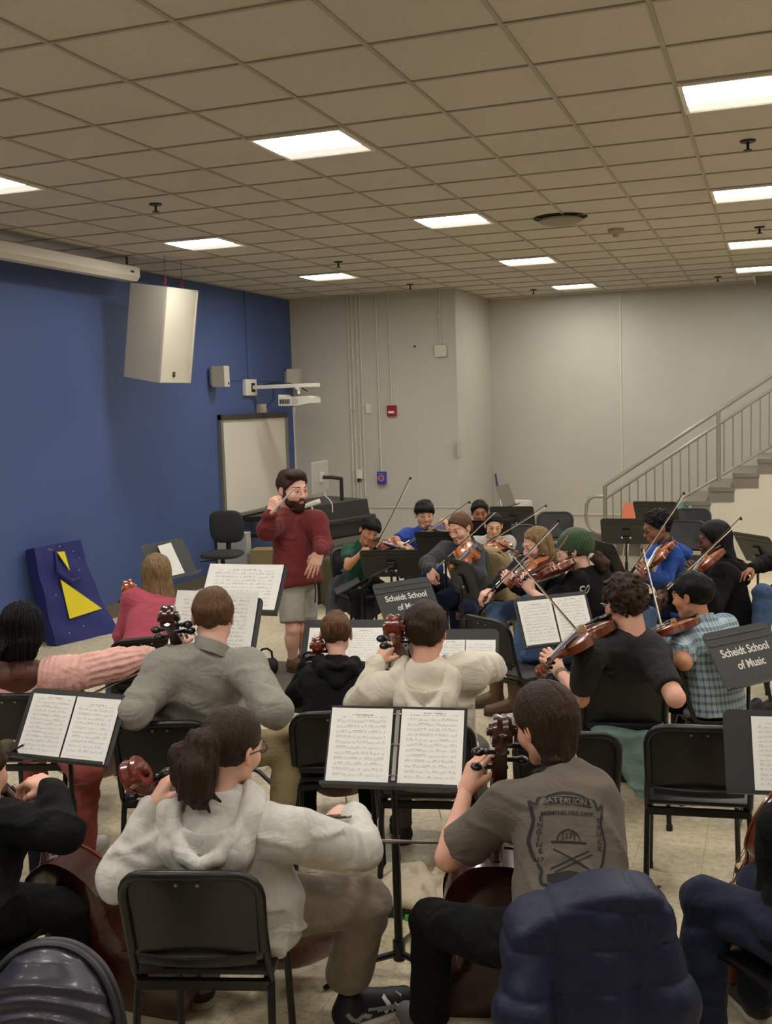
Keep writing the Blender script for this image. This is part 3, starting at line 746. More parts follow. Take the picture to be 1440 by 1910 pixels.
def build_fiddle(name, k=1.0, cello=False, m_side=None, m_top=None, simple=False):
    """y from the tail (0) to the scroll; z to the strings; violin size at k=1"""
    t = thing(name, None, 'cello' if cello else 'violin')
    m_side = m_side or m_wood_side; m_top = m_top or m_wood_top
    half = catmull(HALF, 2); out = [V(p[0], p[1]) for p in half]+[V(-p[0], p[1]) for p in half[-2:0:-1]]
    rib = (.030 if not cello else .055)
    n = len(out)
    def plate(b, z0, arch, sgn):
        prev = [b.bm.verts.new(V(p[0], p[1], z0)*k) for p in out]; first = prev
        for sfac, hh in ((.93, .25), (.75, .62), (.5, .88), (.22, 1.0)):
            cx = [V(p[0]*sfac, .178+(p[1]-.178)*(1-(1-sfac)*.98), z0+sgn*arch*hh) for p in out]
            cur = [b.bm.verts.new(q*k) for q in cx]
            for i in range(n): b.bm.faces.new((prev[i], prev[(i+1) % n], cur[(i+1) % n], cur[i]))
            prev = cur
        b.bm.faces.new(prev)
        return first
    ar = .015 if not cello else .014
    b = MB()
    out_i = [p*1.0 for p in out]
    lo = [b.bm.verts.new(V(p[0]*.97, .178+(p[1]-.178)*.985, -rib)*k) for p in out]; hi = [b.bm.verts.new(V(p[0]*.97, .178+(p[1]-.178)*.985, 0)*k) for p in out]
    for i in range(n): b.bm.faces.new((lo[i], lo[(i+1) % n], hi[(i+1) % n], hi[i]))
    plate(b, -rib, ar, -1)
    e = [b.bm.verts.new(V(p[0], p[1], -rib+.004)*k) for p in out]; e2 = [b.bm.verts.new(V(p[0], p[1], -rib)*k) for p in out]
    for i in range(n): b.bm.faces.new((e[i], e[(i+1) % n], e2[(i+1) % n], e2[i])); b.bm.faces.new((lo[i], lo[(i+1) % n], e[(i+1) % n], e[i]))
    body = b.build('body', m_side, t, True)
    b = MB(); f = plate(b, .004, ar, 1); g = [b.bm.verts.new(V(p[0], p[1], 0)*k) for p in out]
    for i in range(n): b.bm.faces.new((f[i], f[(i+1) % n], g[(i+1) % n], g[i]))
    b.bm.faces.new(g); top = b.build('top_plate', m_top, t, True)
    for s in (-1, 1):
        b = MB(); pts = [V(s*x, y, z) for x, y, z in ((.028, .222, .0175), (.033, .229, .0165), (.037, .222, .0165), (.034, .205, .0168), (.040, .185, .0155), (.047, .165, .0135), (.052, .15, .0115), (.048, .143, .0125), (.044, .149, .0135))]
        b.tube([p*k for p in pts], .0016*k, 6); b.build('f_hole', m_ebony, top, True)
    nl = .130 if not cello else .137                      # neck beyond the body
    ny = .352; zt = .012
    b = MB(); b.tube([V(0, ny-.008, -rib*.55)*k, V(0, ny+.012, -.006)*k, V(0, ny+.04, .004)*k, V(0, ny+nl*.7, .006)*k, V(0, ny+nl, .004)*k], [.015*k, .0135*k, .0125*k, .011*k, .0115*k], 12)
    b.build('neck', m_side, t, True)
    b = MB(); scroll_mesh(b, k); M = Matrix.Translation((0, (ny+nl)*k, .003*k)) @ Matrix.Rotation(math.radians(-6), 4, 'X'); b.build('scroll', m_side, t, True, M)
    for i, (py, s) in enumerate(((.014, 1), (.03, -1), (.045, 1), (.06, -1))):
        b = MB(); z = -.001-.010*(py/.072)**2; r = .0032
        b.cyl(V(-s*.014, py, z)*k, V(s*.024, py, z)*k, r*k, r*1.25*k, 8); b.cyl(V(s*.021, py, z)*k, V(s*.0255, py, z)*k, .006*k, .0045*k, 10)
        if cello: b.sph(V(s*.035, py, z)*k, .0092*k, 14, 8, (1.25, .66, 1)); 
        else: b.sph(V(s*.034, py, z)*k, .009*k, 10, 6, (1.2, .55, 1))
        b.build('peg', m_ebony, t, True, M)
    b = MB(); L0 = .225; fb = []
    for j, (y, w, z) in enumerate(((L0, .021, .030), (ny, .0165, .022), (ny+nl, .0118, .0135))):
        fb.append([b.bm.verts.new(V(x*w, y, z+dz)*k) for x, dz in ((-1, -.004), (-.7, .002), (0, .0035), (.7, .002), (1, -.004), (0, -.006))])
    for A, B in zip(fb, fb[1:]):
        for q in range(6): b.bm.faces.new((A[q], A[(q+1) % 6], B[(q+1) % 6], B[q]))
    b.bm.faces.new(fb[0][::-1]); b.bm.faces.new(fb[-1]); b.build('fingerboard', m_ebony, t, True)
    b = MB(); b.prism([V(x, y, .022+y*.03)*k for x, y in ((-.011, .005), (.011, .005), (.021, .1), (.012, .112), (-.012, .112), (-.021, .1))], (0, 0, 1), .006*k); b.build('tailpiece', m_ebony, t)
    b = MB(); by = .163; b.prism([V(x, by, z)*k for x, z in ((-.021, .018), (-.012, .018), (-.008, .024), (.008, .024), (.012, .018), (.021, .018), (.018, .032), (.014, .044), (0, .049), (-.014, .043), (-.018, .032))], (0, 1, 0), .004*k); b.build('bridge', m_bridge, t)
    b = MB()
    for q, x in enumerate((-.0165, -.0055, .0055, .0165)):
        b.tube([V(x*.7, .105, .031)*k, V(x*.85, by+.002, .0475-abs(x)*.12)*k, V(x*.5, ny+nl, .019)*k], .0009*k if not cello else .0007*k, 5)
    b.build('strings', m_string, t)
    if not cello:
        b = MB(); b.sph(V(-.045, .028, .024)*k, .034*k, 16, 8, (1.0, .8, .26)); b.box(V(-.03, .004, .0)*k, V(.025, .008, .045)*k); b.build('chin_rest', m_ebony, t, True)
    else:
        b = MB(); b.cyl(V(0, 0, -rib/2)*k, V(0, -.012, -rib/2)*k, .013*k, .011*k, 12); b.cyl(V(0, -.012, -rib/2)*k, V(0, -.105, -rib/2)*k, .0035*k, .0028*k, 8); b.build('endpin', m_silver, t, True)
    t['_len'] = (ny+nl+.108)*k
    return t
def place_fiddle(t, tail, scroll, n_hint):
    """tail end at tail, axis to scroll, strings towards n_hint"""
    y = nrm(np.asarray(scroll)-np.asarray(tail)); z = n_hint-y*np.dot(n_hint, y); z = nrm(z); x = np.cross(y, z)
    t.rotation_mode = 'QUATERNION'
    t.rotation_quaternion = frame((0, 0, 0), x, y, z).to_quaternion(); t.location = Vector(tail)
FLEN = .356-.004+.130+.108
CLEN = (.352+.137+.108)*2.12
def build_bow(k=1.0):
    """frog at origin, tip along +y; hair on -z"""
    t = thing('bow', None, 'bow'); L_ = .735*k
    b = MB(); pts = []; rs = []
    for i in range(15):
        u = i/14; pts.append((0, -.03+u*(L_+.03), -.014*math.sin(PI*u)*.9+.004)); rs.append(.0047-.0018*u)
    b.tube(pts, rs, 8); b.build('stick', m_stick, t, True)
    b = MB(); b.box((0, .03, -.008), (.010, .05, .018), bev=.002); b.build('frog', m_ebony, t, True)
    b = MB(); b.box((0, .053, -.014), (.013, .008, .007)); b.build('ferrule', m_silver, t, True); b = MB(); b.cyl((0, -.045, .003), (0, -.03, .003), .0052); b.build('end_button', m_silver, t, True)
    b = MB(); b.prism([(-.003, L_-.022, .003), (-.003, L_+.004, .006), (-.003, L_-.002, -.019), (-.003, L_-.012, -.019)], (1, 0, 0), .006); b.build('tip', m_stick, t)
    b = MB(); b.box((0, (L_+.045)/2, -.0165), (.008, L_-.06, .0018)); b.build('hair', m_hair, t)
    b = MB(); b.tube([(0, .06, .003), (0, .10, .002)], .0056, 8); b.build('grip', m_silver, t, True)
    return t
BOW = build_bow(); BOW_USED = [False]
def bow(frog, tip, hair_dir, label, group='string players\' bows'):
    o = BOW if not BOW_USED[0] else copy_tree(BOW); BOW_USED[0] = True
    y = nrm(np.asarray(tip)-np.asarray(frog)); z = -(hair_dir-y*np.dot(hair_dir, y)); z = nrm(z); x = np.cross(y, z)
    o.rotation_mode = 'QUATERNION'; o.rotation_quaternion = frame((0, 0, 0), x, y, z).to_quaternion(); o.location = Vector(frog)
    return tag(o, label, 'bow', group)
# ------------------------------------------------------------------ people: implicit bodies
def local(g, o, B):
    x, y, z = g.X-np.float32(o[0]), g.Y-np.float32(o[1]), g.Z-np.float32(o[2])
    return [(x*np.float32(b[0])+y*np.float32(b[1]))+z*np.float32(b[2]) for b in B]
def loft(lx, ly, lz, keys, k=.03):
    """keys: [(z, cx, cy, halfwidth, halfdepth)] rising in z"""
    K = np.array(keys, float); zz = lz
    w = np.interp(zz, K[:, 0], K[:, 3]).astype(np.float32); d = np.interp(zz, K[:, 0], K[:, 4]).astype(np.float32)
    cx = np.interp(zz, K[:, 0], K[:, 1]).astype(np.float32); cy = np.interp(zz, K[:, 0], K[:, 2]).astype(np.float32)
    f = (np.sqrt(((lx-cx)/w)**2+((ly-cy)/d)**2)-1)*np.minimum(w, d)
    return smax(smax(f, np.float32(K[0, 0])-zz, k), zz-np.float32(K[-1, 0]), k)
HEADC = {}
def head_base(kind):
    """head + neck in head space: y to the face, z up, origin mid-head, 0.235 tall"""
    if kind in HEADC: return HEADC[kind]
    h = .0045
    g = Grid((-.1, -.125, -.215), (.1, .135, .14), h)
    jw = {'man': 1.06, 'woman': .95, 'kid': .98}[kind]; jl = {'man': 1.03, 'woman': .97, 'kid': .93}[kind]
    f = ell(g, (0, -.012, .034), (.074, .096, .084))
    f = smin(f, ell(g, (0, .03, -.035*jl), (.060*jw, .058, .066*jl)), .03)
    f = smin(f, cone(g, (-.012*jw, .066, -.096*jl), (.012*jw, .066, -.096*jl), .018, .018), .022)
    for s in (-1, 1):
        f = smin(f, ell(g, (s*.04*jw, .052, -.026), (.026, .03, .028)), .02)
        f = smin(f, cone(g, (s*.048*jw, -.0, -.055), (s*.022, .055, -.094*jl), .018, .016), .02)
        f = smax(f, -ell(g, (s*.031, .103, .007), (.020, .015, .013)), .012)
    f = smin(f, cone(g, (-.034, .0815, .0235), (.034, .0815, .0235), .0115, .0115), .014)
    f = smin(f, cone(g, (0, .088, .012), (0, .1075, -.027), .0075, .0115), .010)
    for s in (-1, 1):
        f = smin(f, ell(g, (s*.0125, .096, -.031), (.0075, .011, .0075)), .006)
        f = smin(f, ell(g, (s*.031, .079, .006), (.0150, .0135, .0118)), .004)
        f = smax(f, -ell(g, (s*.031, .0935, .0045), (.0118, .008, .0042)), .002)
        e = ell(g, (s*.079, -.012, -.002), (.0085, .021, .032), ((1, s*.35, 0), (-s*.35, 1, .15), (0, -.15, 1)))
        e = smax(e, -ell(g, (s*.087, -.008, .002), (.007, .012, .019)), .004)
        f = smin(f, e, .008)
    f = smin(f, ell(g, (0, .0885, -.0575), (.021, .0105, .0062)), .006)
    f = smin(f, ell(g, (0, .0875, -.0675), (.018, .0105, .0068)), .006)
    f = smax(f, -ell(g, (0, .1, -.0625), (.022, .006, .0018)), .003)
    nk = {'man': .056, 'woman': .046, 'kid': .044}[kind]
    f = smin(f, cone(g, (0, -.022, -.05), (0, -.036, -.19), nk, nk*1.08), .025)
    v, q = nets(f, g)
    t = np.ones((len(v), 3), np.float32)
    lip = (((v[:, 0])/.022)**2+((v[:, 2]+.0625)/.0115)**2 < 1) & (v[:, 1] > .083)
    t[lip] = (.86, .60, .58)
    d = np.exp(-(((np.abs(v[:, 0])-.042)/.02)**2+((v[:, 2]+.03)/.022)**2))*(v[:, 1] > .04)
    t *= 1-d[:, None]*np.array([0, .10, .09], np.float32)
    ear = np.abs(v[:, 0]) > .076
    t[ear] *= np.array([1.0, .86, .82], np.float32)
    HEADC[kind] = (v, q, t, BVHTree.FromPolygons([tuple(p) for p in v], [tuple(p) for p in q]))
    return HEADC[kind]
HANDC = {}
POSES = {'relaxed': (18, 28, 18, 20, 0), 'bow': (48, 48, 28, 40, 8), 'neck': (42, 62, 42, 20, 0), 'baton': (58, 72, 40, 45, 14), 'cello': (28, 55, 40, 10, 0), 'rest': (10, 22, 12, 18, 0)}
def hand_base(pose, left):
    key = (pose, left)
    if key in HANDC: return HANDC[key]
    c1, c2, c3, th, spread = POSES[pose]
    g = Grid((-.085, -.03, -.11), (.06, .2, .05), .0035)
    f = g.full(); kn = [(-.030, .088), (-.010, .094), (.011, .090), (.030, .081)]
    ln = [(.043, .026, .021), (.048, .030, .023), (.045, .028, .022), (.035, .021, .019)]; rr = [.0098, .0102, .0096, .0085]
    for (x, y) in kn: f = smin(f, cone(g, (x*.55, .0, 0), (x, y-.006, .0), .0165, .0125), .012)
    f = smin(f, cone(g, (-.003, -.02, 0), (-.003, .012, 0), .0235, .022), .02)
    f = smin(f, ell(g, (-.022, .035, -.010), (.017, .03, .014)), .012)
    for i, (x, y) in enumerate(kn):
        a = 0; p = V(x, y, .0); fan = (i-1.5)*.06
        for j, (L_, c) in enumerate(zip(ln[i], (c1, c2, c3))):
            a += math.radians(c*(1+.10*(i-1.5)*(1 if pose != 'baton' else 0)))
            d = V(math.sin(fan)*math.cos(a), math.cos(fan)*math.cos(a), -math.sin(a)); q = p+d*L_
            r0 = rr[i]*(1-.10*j); f = smin(f, cone(g, p, q, r0, r0*.9), .004); p = q
    a = math.radians(th)
    b0 = V(-.022, .02, -.008); b1 = b0+V(-.026, .034, -.012-.012*math.sin(a)); b2 = b1+.034*nrm(V(-.35+.9*math.sin(a), 1, -.5-.9*math.sin(a))); b3 = b2+.027*nrm(V(.25+.8*math.sin(a), 1, -.3-.5*math.sin(a)))
    f = smin(f, cone(g, b0, b1, .016, .0125), .010); f = smin(f, cone(g, b1, b2, .012, .0105), .005); f = smin(f, cone(g, b2, b3, .0105, .009), .004)
    v, q = nets(f, g); t = np.ones((len(v), 3), np.float32)
    kk = np.exp(-((v[:, 1]-.09)/.012)**2)*(v[:, 2] > .0); t *= 1-kk[:, None]*np.array([0, .08, .07], np.float32)
    if left: v = v*np.array([-1, 1, 1], np.float32); q = q[:, ::-1]
    HANDC[key] = (v, q, t); return HANDC[key]
def ik(S, T, L1, L2, hint):
    d = T-S; L = np.linalg.norm(d); u = d/(L+1e-9); L = min(L, (L1+L2)*.999)
    a = (L1*L1-L2*L2+L*L)/(2*L); h = math.sqrt(max(0, L1*L1-a*a)); p = hint-u*np.dot(hint, u)
    return S+u*a+nrm(p)*h
SKIN = {'fair': (214, 160, 136), 'pale': (222, 172, 150), 'tan': (188, 132, 100), 'asian': (212, 164, 132), 'brown': (150, 98, 70), 'dark': (92, 58, 44)}
def skin_mat(k): return mat('skin_'+k, SKIN[k], .5, tint=True, bump=(220, .03), spec=.35)
HAIRC = {'brown': (58, 38, 26), 'dark_brown': (52, 35, 25), 'black': (13, 11, 11), 'blond': (128, 103, 70), 'light_brown': (96, 68, 44)}
def hair_mat(k): return mat('hair_'+k, HAIRC[k], .5, vary=(120, .45, (1, 1, .10)), bump=(170, .9, (1, 1, .08)), spec=.2)
def hair_sdf(g, style, o):
    X, Y, Z = g.X, g.Y, g.Z
    th = o.get('th', .010)
    cap = ell(g, (0, -.014, .036), (.077+th, .099+th, .087+th))
    ang = np.arctan2(X+0*Y, Y+.03+0*X)
    if style == 'curly': cap = cap+np.float32(.020)*vnoise(X*58+3, Y*58, Z*58)+np.float32(.014)*vnoise(X*110, Y*110+9, Z*110)
    elif style in ('short', 'buzz'): cap = cap+np.float32(.013)*vnoise(X*26+o.get('th', .01)*900, Y*26, Z*30)+np.float32(.007 if style == 'short' else .003)*vnoise(ang*14, (Z+0*X)*16, (Y+0*X)*9)+np.float32(.004)*vnoise(X*95, Y*60, Z*50)
    hl = o.get('line', .068)                 # forehead hairline height
    jag = np.float32(.012)*vnoise(X*70+5, Y*20, Z*6)
    f = smax(cap, plane(g, (0, .078, hl), (0, .80, -.60))+jag, .008)
    if style in ('short', 'curly', 'buzz'):
        f = smax(f, plane(g, (0, .018, .0), (0, .62, -.78))+jag, .010)
        nape = o.get('nape', -.070); f = smax(f, plane(g, (0, -.07, nape), (0, .30, -.95)), .014)
        for s in (-1, 1): f = smax(f, -ell(g, (s*.088, -.004, -.012), (.020, .026, .036)), .008)
        if o.get('quiff'):
            f = smin(f, smax(ell(g, (.012, .046, .100), (.062, .050, .030))+np.float32(.008)*vnoise(X*90, Y*20, Z*30), plane(g, (0, .082, .07), (0, .9, -.4)), .01), .018)
        if o.get('fringe'):
            f = smin(f, smax(ell(g, (0, .045, .058), (.076, .060, .045))+np.float32(.006)*vnoise(X*80, Y*12, Z*14), plane(g, (0, .09, .038), (.12, .25, -.96))+np.float32(.022)*vnoise(X*95, Y*30, Z*5), .006), .015)
        if o.get('fade'): f = f+np.float32(.006)*np.clip((.02-Z)*12, 0, 1)
    return f
def strands(g, amp, fx=70., fz=5., seed=0.):
    return np.float32(amp)*vnoise(g.X*fx+seed, g.Y*fx+.5*seed, g.Z*fz)+np.float32(amp*.5)*vnoise(g.X*fx*2.1, g.Y*fx*2.1+3, g.Z*fz*1.7+seed)
def poly(g, pts, rs, k=.01):
    f = None
    for a, b, ra, rb in zip(pts, pts[1:], rs, rs[1:]):
        c = cone(g, a, b, ra, rb); f = c if f is None else smin(f, c, k)
    return f
def hair_build(style, o, hs):
    """returns list of (partname, verts, quads, material) in head space"""
    h = o.get('h', .006)
    col = hair_mat(o['col']); out = []
    if style in ('short', 'curly', 'buzz'):
        g = Grid((-.125, -.145, -.12), (.125, .125, .165), h); f = hair_sdf(g, style, o); v, q = nets(f, g); out.append(('hair', v, q, col))
    elif style == 'long':
        zl = o.get('len', -.30); wb = o.get('wide', .085)
        g = Grid((-.17, -.21, zl-.03), (.17, .14, .16), h)
        f = hair_sdf(g, 'none', o)
        f = smax(f, -ell(g, (0, .10, -.045), (.072, .105, .115)), .012)
        lo = loft(g.X+0*g.Y+0*g.Z, g.Y+0*g.X+0*g.Z, g.Z+0*g.X+0*g.Y, [(zl, 0, o.get('cy', -.085), wb, .030), (zl*.6, 0, -.082, wb+.014, .042), (-.08, 0, -.052, .098, .065), (.02, 0, -.03, .092, .088), (.06, 0, -.02, .07, .07)], .02)
        f = smin(f, smax(lo, -ell(g, (0, .075, -.06), (.074, .105, .15)), .012), .02)
        if o.get('front'):
            for s in (-1, 1): f = smin(f, poly(g, [V(s*.074, .02, .07), V(s*.092, .0, -.03), V(s*.095, .01, -.14), V(s*.085, .03, zl*.85)], [.014, .022, .026, .014]), .015)
        f = f+strands(g, o.get('amp', .009), 75, 4)
        v, q = nets(f, g); out.append(('hair', v, q, col))
    elif style in ('pony', 'back', 'braid', 'locs', 'beanie'):
        g = Grid((-.15, -.22, -.31), (.15, .125, .16), h)
        f = hair_sdf(g, 'none', dict(o, th=o.get('th', .007)))
        f = smax(f, plane(g, (0, -.02, -.045), (0, .75, -.62)), .012); f = smax(f, plane(g, (0, -.07, -.125 if style == 'braid' else -.085), (0, .3, -.95)), .015)
        for s in (-1, 1): f = smax(f, -ell(g, (s*.088, .008, -.012), (.02, .030, .032)), .008)
        f = f+np.float32(.006)*vnoise(g.X*30, np.arctan2(g.Z-.01+0*g.Y, g.Y+.10+0*g.Z)*16, (g.Z+0*g.X)*6)
        if style == 'pony':
            f = smin(f, poly(g, [V(0, -.095, .035), V(0, -.130, .02), V(.004, -.150, -.04), V(.012, -.145, -.10), V(.02, -.125, -.145)], [.032, .050, .060, .050, .016], .02)+strands(g, .016, 60, 8), .006)
            f = smin(f, poly(g, [V(0, -.13, .03), V(-.045, -.15, -.02), V(-.05, -.14, -.075), V(-.02, -.13, -.13)], [.03, .040, .032, .010], .02)+strands(g, .014, 60, 9), .006)
            for dx, dz, yy in ((.03, -.17, -.10), (-.03, -.16, -.12), (.05, -.13, -.09)): f = smin(f, poly(g, [V(dx*.4, -.14, -.02), V(dx, -.15, -.09), V(dx*1.3, yy, dz)], [.016, .012, .004]), .006)
        if style == 'braid':
            f = smin(f, loft(g.X+0*g.Y+0*g.Z, g.Y+0*g.X+0*g.Z, g.Z+0*g.X+0*g.Y, [(-.125, -.028, -.045, .034, .036), (-.085, -.014, -.045, .050, .052), (-.03, 0, -.032, .078, .076), (.03, 0, -.02, .083, .09)], .02)+strands(g, .008, 60, 6), .02)
            f = f+np.float32(.006)*np.exp(-((g.X+0*g.Y)/np.float32(.004))**2)*(g.Z > .06)
            pts = [V(-.030, -.05, -.105), V(-.062, -.015, -.14), V(-.085, .03, -.175), V(-.09, .07, -.24)]
            br = poly(g, pts, [.034, .033, .028, .02], .02); br = br+np.float32(.006)*np.sin((g.Z+0*g.X)*190+g.X*60).astype(np.float32)
            f = smin(f, br, .01)
        if style == 'back':
            f = smin(f, ell(g, (0, -.10, -.02), (.045, .04, .05))+strands(g, .008), .02)
        if style == 'locs':
            f = smin(f, loft(g.X+0*g.Y+0*g.Z, g.Y+0*g.X+0*g.Z, g.Z+0*g.X+0*g.Y, [(-.13, 0, -.06, .07, .05), (-.05, 0, -.03, .092, .095), (.05, 0, -.01, .085, .09)], .02), .02)
            f = f+np.float32(.016)*np.abs(np.sin(np.arctan2(g.X+0*g.Y, g.Y+.02+0*g.X)*11+vnoise(g.X*9, g.Y*9, g.Z*9)*1.5))-np.float32(.010)
            f = smax(f, -ell(g, (0, .11, -.06), (.06, .09, .10)), .01)
            for dx, dz in ((-.01, 0), (.015, -.015), (-.03, -.02), (.0, -.04), (-.045, -.005)):
                f = smin(f, poly(g, [V(-.03, -.10, -.055), V(-.055+dx, -.14, -.06+dz), V(-.07+dx, -.15, -.10+dz)], [.012, .011, .009]), .006)
        if style == 'beanie':
            f = smin(f, poly(g, [V(0, -.085, -.055), V(0, -.13, -.075), V(0, -.15, -.12), V(0, -.14, -.16)], [.022, .036, .042, .026], .02)+np.float32(.022)*vnoise(g.X*60, g.Y*60, g.Z*60), .01)
            f = smin(f, poly(g, [V(-.075, .02, -.0), V(-.078, .02, -.05), V(-.07, .015, -.10)], [.012, .010, .006]), .01)
        v, q = nets(f, g); out.append(('hair', v, q, col))
        if style == 'beanie':
            g = Grid((-.13, -.15, -.06), (.13, .14, .19), .0055)
            f = ell(g, (0, -.016, .038), (.093, .117, .108))
            f = smax(f, plane(g, (0, .098, .038), (0, .42, -.9)), .012)
            f = smax(f, plane(g, (0, -.1, -.030), (0, -.15, -.98)), .01)
            f = f+np.float32(.0035)*np.sin((np.arctan2(g.X+0*g.Y, g.Y+.015+0*g.X)*34)).astype(np.float32)*np.clip((.13-g.Z)*20, 0, 1)+np.float32(.006)*vnoise(g.X*22, g.Y*22, g.Z*40)
            v, q = nets(f, g); out.append(('knit_hat', v, q, mat('green_knit', (38, 62, 24), .9, bump=(130, .6, (1, 1, 2.2)), vary=(60, .25), sheen=.3)))
            g = Grid((-.03, -.12, -.085), (.03, -.06, -.03), .004)
            v, q = nets(smax(cone(g, (0, -.092, -.058), (0, -.105, -.062), .026, .026), -cone(g, (0, -.092, -.058), (0, -.115, -.066), .016, .016), .004), g)
            if len(q): out.append(('hair_tie', v, q, mat('hair_tie_white', (206, 200, 190), .7)))
    return out
SHOEC = {}
def shoe_base(kind):
    if kind in SHOEC: return SHOEC[kind]
    g = Grid((-.06, -.11, -.005), (.06, .22, .30 if kind == 'boot' else .15), .006)
    f = cone(g, (0, -.05, .042), (.0, .15, .036), .042, .040)
    f = smin(f, cone(g, (0, -.06, .05), (0, -.045, .09), .042, .040), .03)
    f = smin(f, cone(g, (0, .02, .075), (0, .1, .045), .034, .032), .03)
    if kind == 'boot': f = smin(f, cone(g, (0, -.05, .08), (0, -.045, .26), .045, .062), .03); f = smax(f, -cone(g, (0, -.045, .2), (0, -.045, .32), .05, .055), .005)
    f = smax(f, .024-g.Z, .006)
    v, q = nets(f, g)
    g2 = Grid((-.07, -.12, -.005), (.07, .23, .05), .006)
    s_ = smin(cone(g2, (0, -.052, .0), (0, .01, .0), .047, .044), cone(g2, (0, .08, .0), (0, .148, .0), .047, .044), .04)
    s_ = smax(smax(s_, g2.Z-.030, .006), -g2.Z+.0, .003); v2, q2 = nets(s_, g2)
    SHOEC[kind] = (v, q, v2, q2); return SHOEC[kind]
def rot_pitch(fwd, pitch, tilt=0.0):
    """head basis from horizontal fwd, pitch (deg, + looks down), tilt (deg, + leans to its own right)"""
    a = math.radians(pitch); y = fwd*math.cos(a)-V(0, 0, 1)*math.sin(a); z = fwd*math.sin(a)+V(0, 0, 1)*math.cos(a); x = np.cross(y, z)
    t = math.radians(tilt); return x*math.cos(t)-z*math.sin(t), y, z*math.cos(t)+x*math.sin(t)
PEOPLE = {}
def person(key, label, head, hs, hfwd, hpitch=8, htilt=0, bfwd=None, s=1.0, skin='fair', kind='man', hair=None, hopt=None, lean=.06,
           seat=.46, standing=False, pel=None, sh=None, el=None, wr=None, hand=None, knee=None, ankle=None, shirt=None, pants=None, shoe=None,
           ws=1.0, h=.011, glasses=None, beard=None, extra=None, sleeve=('long', 'long'), look=0.0, eyes=True):
    H = np.asarray(head, float); bfwd = nrm(hfwd if bfwd is None else bfwd); up = V(0, 0, 1)
    lat = np.cross(bfwd, up)
    Bx, By, Bz = rot_pitch(nrm(hfwd), hpitch, htilt); HM = np.array(frame(H, Bx*hs, By*hs, Bz*hs))
    N = H+By*(-.040*hs)+Bz*(-.142*hs)
    if standing: P = pel
    else: P = pel if pel is not None else V(N[0], N[1], seat+.10*s)-bfwd*lean
    spine = nrm(N-P); sl_ = np.linalg.norm(N-P)
    tf = nrm(bfwd-spine*np.dot(bfwd, spine)); tl = np.cross(tf, spine)
    S = [N-tl*.165*s*ws-spine*.055*s, N+tl*.165*s*ws-spine*.055*s]
    sh = sh or (None, None)
    for i in (0, 1):
        if sh[i] is not None: S[i] = np.asarray(sh[i], float)
    L1, L2 = .285*s, .25*s
    E = [None, None]; W = [None, None]
    for i, sg in ((0, -1), (1, 1)):
        e = el[i] if el else None; w_ = wr[i] if wr else None
        if callable(e): e = e(S[i], L1)
        if callable(w_): w_ = w_(e, L2)
        if w_ is None:
            w_ = S[i]+bfwd*.25*s-up*.33*s-lat*sg*.03 if e is None else e+bfwd*.2*s-lat*sg*.1*s+up*.04
        if e is None: e = ik(S[i], w_, L1, L2, -up*1.0+lat*sg*.6-bfwd*.25)
        E[i], W[i] = np.asarray(e, float), np.asarray(w_, float)
    Hp = [P-lat*.085*s-up*.01, P+lat*.085*s-up*.01]
    K = [None, None]; A = [None, None]
    for i, sg in ((0, -1), (1, 1)):
        k_ = knee[i] if knee else None; a_ = ankle[i] if ankle else None
        if callable(k_): k_ = k_(Hp[i])
        if k_ is None: k_ = Hp[i]+bfwd*.40*s+lat*sg*.10*s; k_[2] = max(.44*s+.05, seat+.02)
        k_ = np.asarray(k_, float)
        if callable(a_): a_ = a_(k_)
        if a_ is None: a_ = V(k_[0], k_[1], .09*s)+bfwd*.02
        K[i], A[i] = k_, np.asarray(a_, float)
    loc = V(P[0], P[1], P[2]*0); root = thing('person', label, 'person', tuple(loc))
    info = dict(root=root, N=N, P=P, S=S, E=E, W=W, K=K, A=A, HM=HM, lat=lat, bfwd=bfwd, spine=spine, tl=tl, tf=tf, H=H, s=s, loc=loc)
    def put(name, v, q, m, t=None, parent=None):
        o = link(name, np_mesh(name, v-loc.astype(np.float32), q, t), m, parent or root); return o
    # -- skin
    hv, hq, ht, bvh = head_base(kind)
    parts = [(xf(hv, HM), hq, ht)]
    for i in (0, 1):
        hd = (hand[i] if hand else None) or {}
        pose = hd.get('pose', 'relaxed'); fd = nrm(hd.get('dir', W[i]-E[i])); dn = hd.get('dorsal', up)
        z = nrm(dn-fd*np.dot(dn, fd)); x = np.cross(fd, z); v, q, t = hand_base(pose, i == 0); hz = s*hd.get('k', 1.0)
        parts.append((xf(v, frame(W[i], x*hz, fd*hz, z*hz)), q, t))
    pts = np.array([N, P, *S, *E, *W, *Hp, *K, *A]); lo = pts.min(0)-.16; hi = pts.max(0)+.16
    g = Grid(lo, hi, .014)
    lx, ly, lz = local(g, P, (tl, tf, spine)); T_ = sl_
    f = loft(lx, ly, lz, [(-.08, 0, 0, .13*s, .10*s), (T_*.3, 0, 0, .125*s, .09*s), (T_*.75, 0, 0, .15*s, .10*s), (T_*.93, 0, 0, .10*s, .07*s), (T_, 0, 0, .055*s, .055*s)], .04)
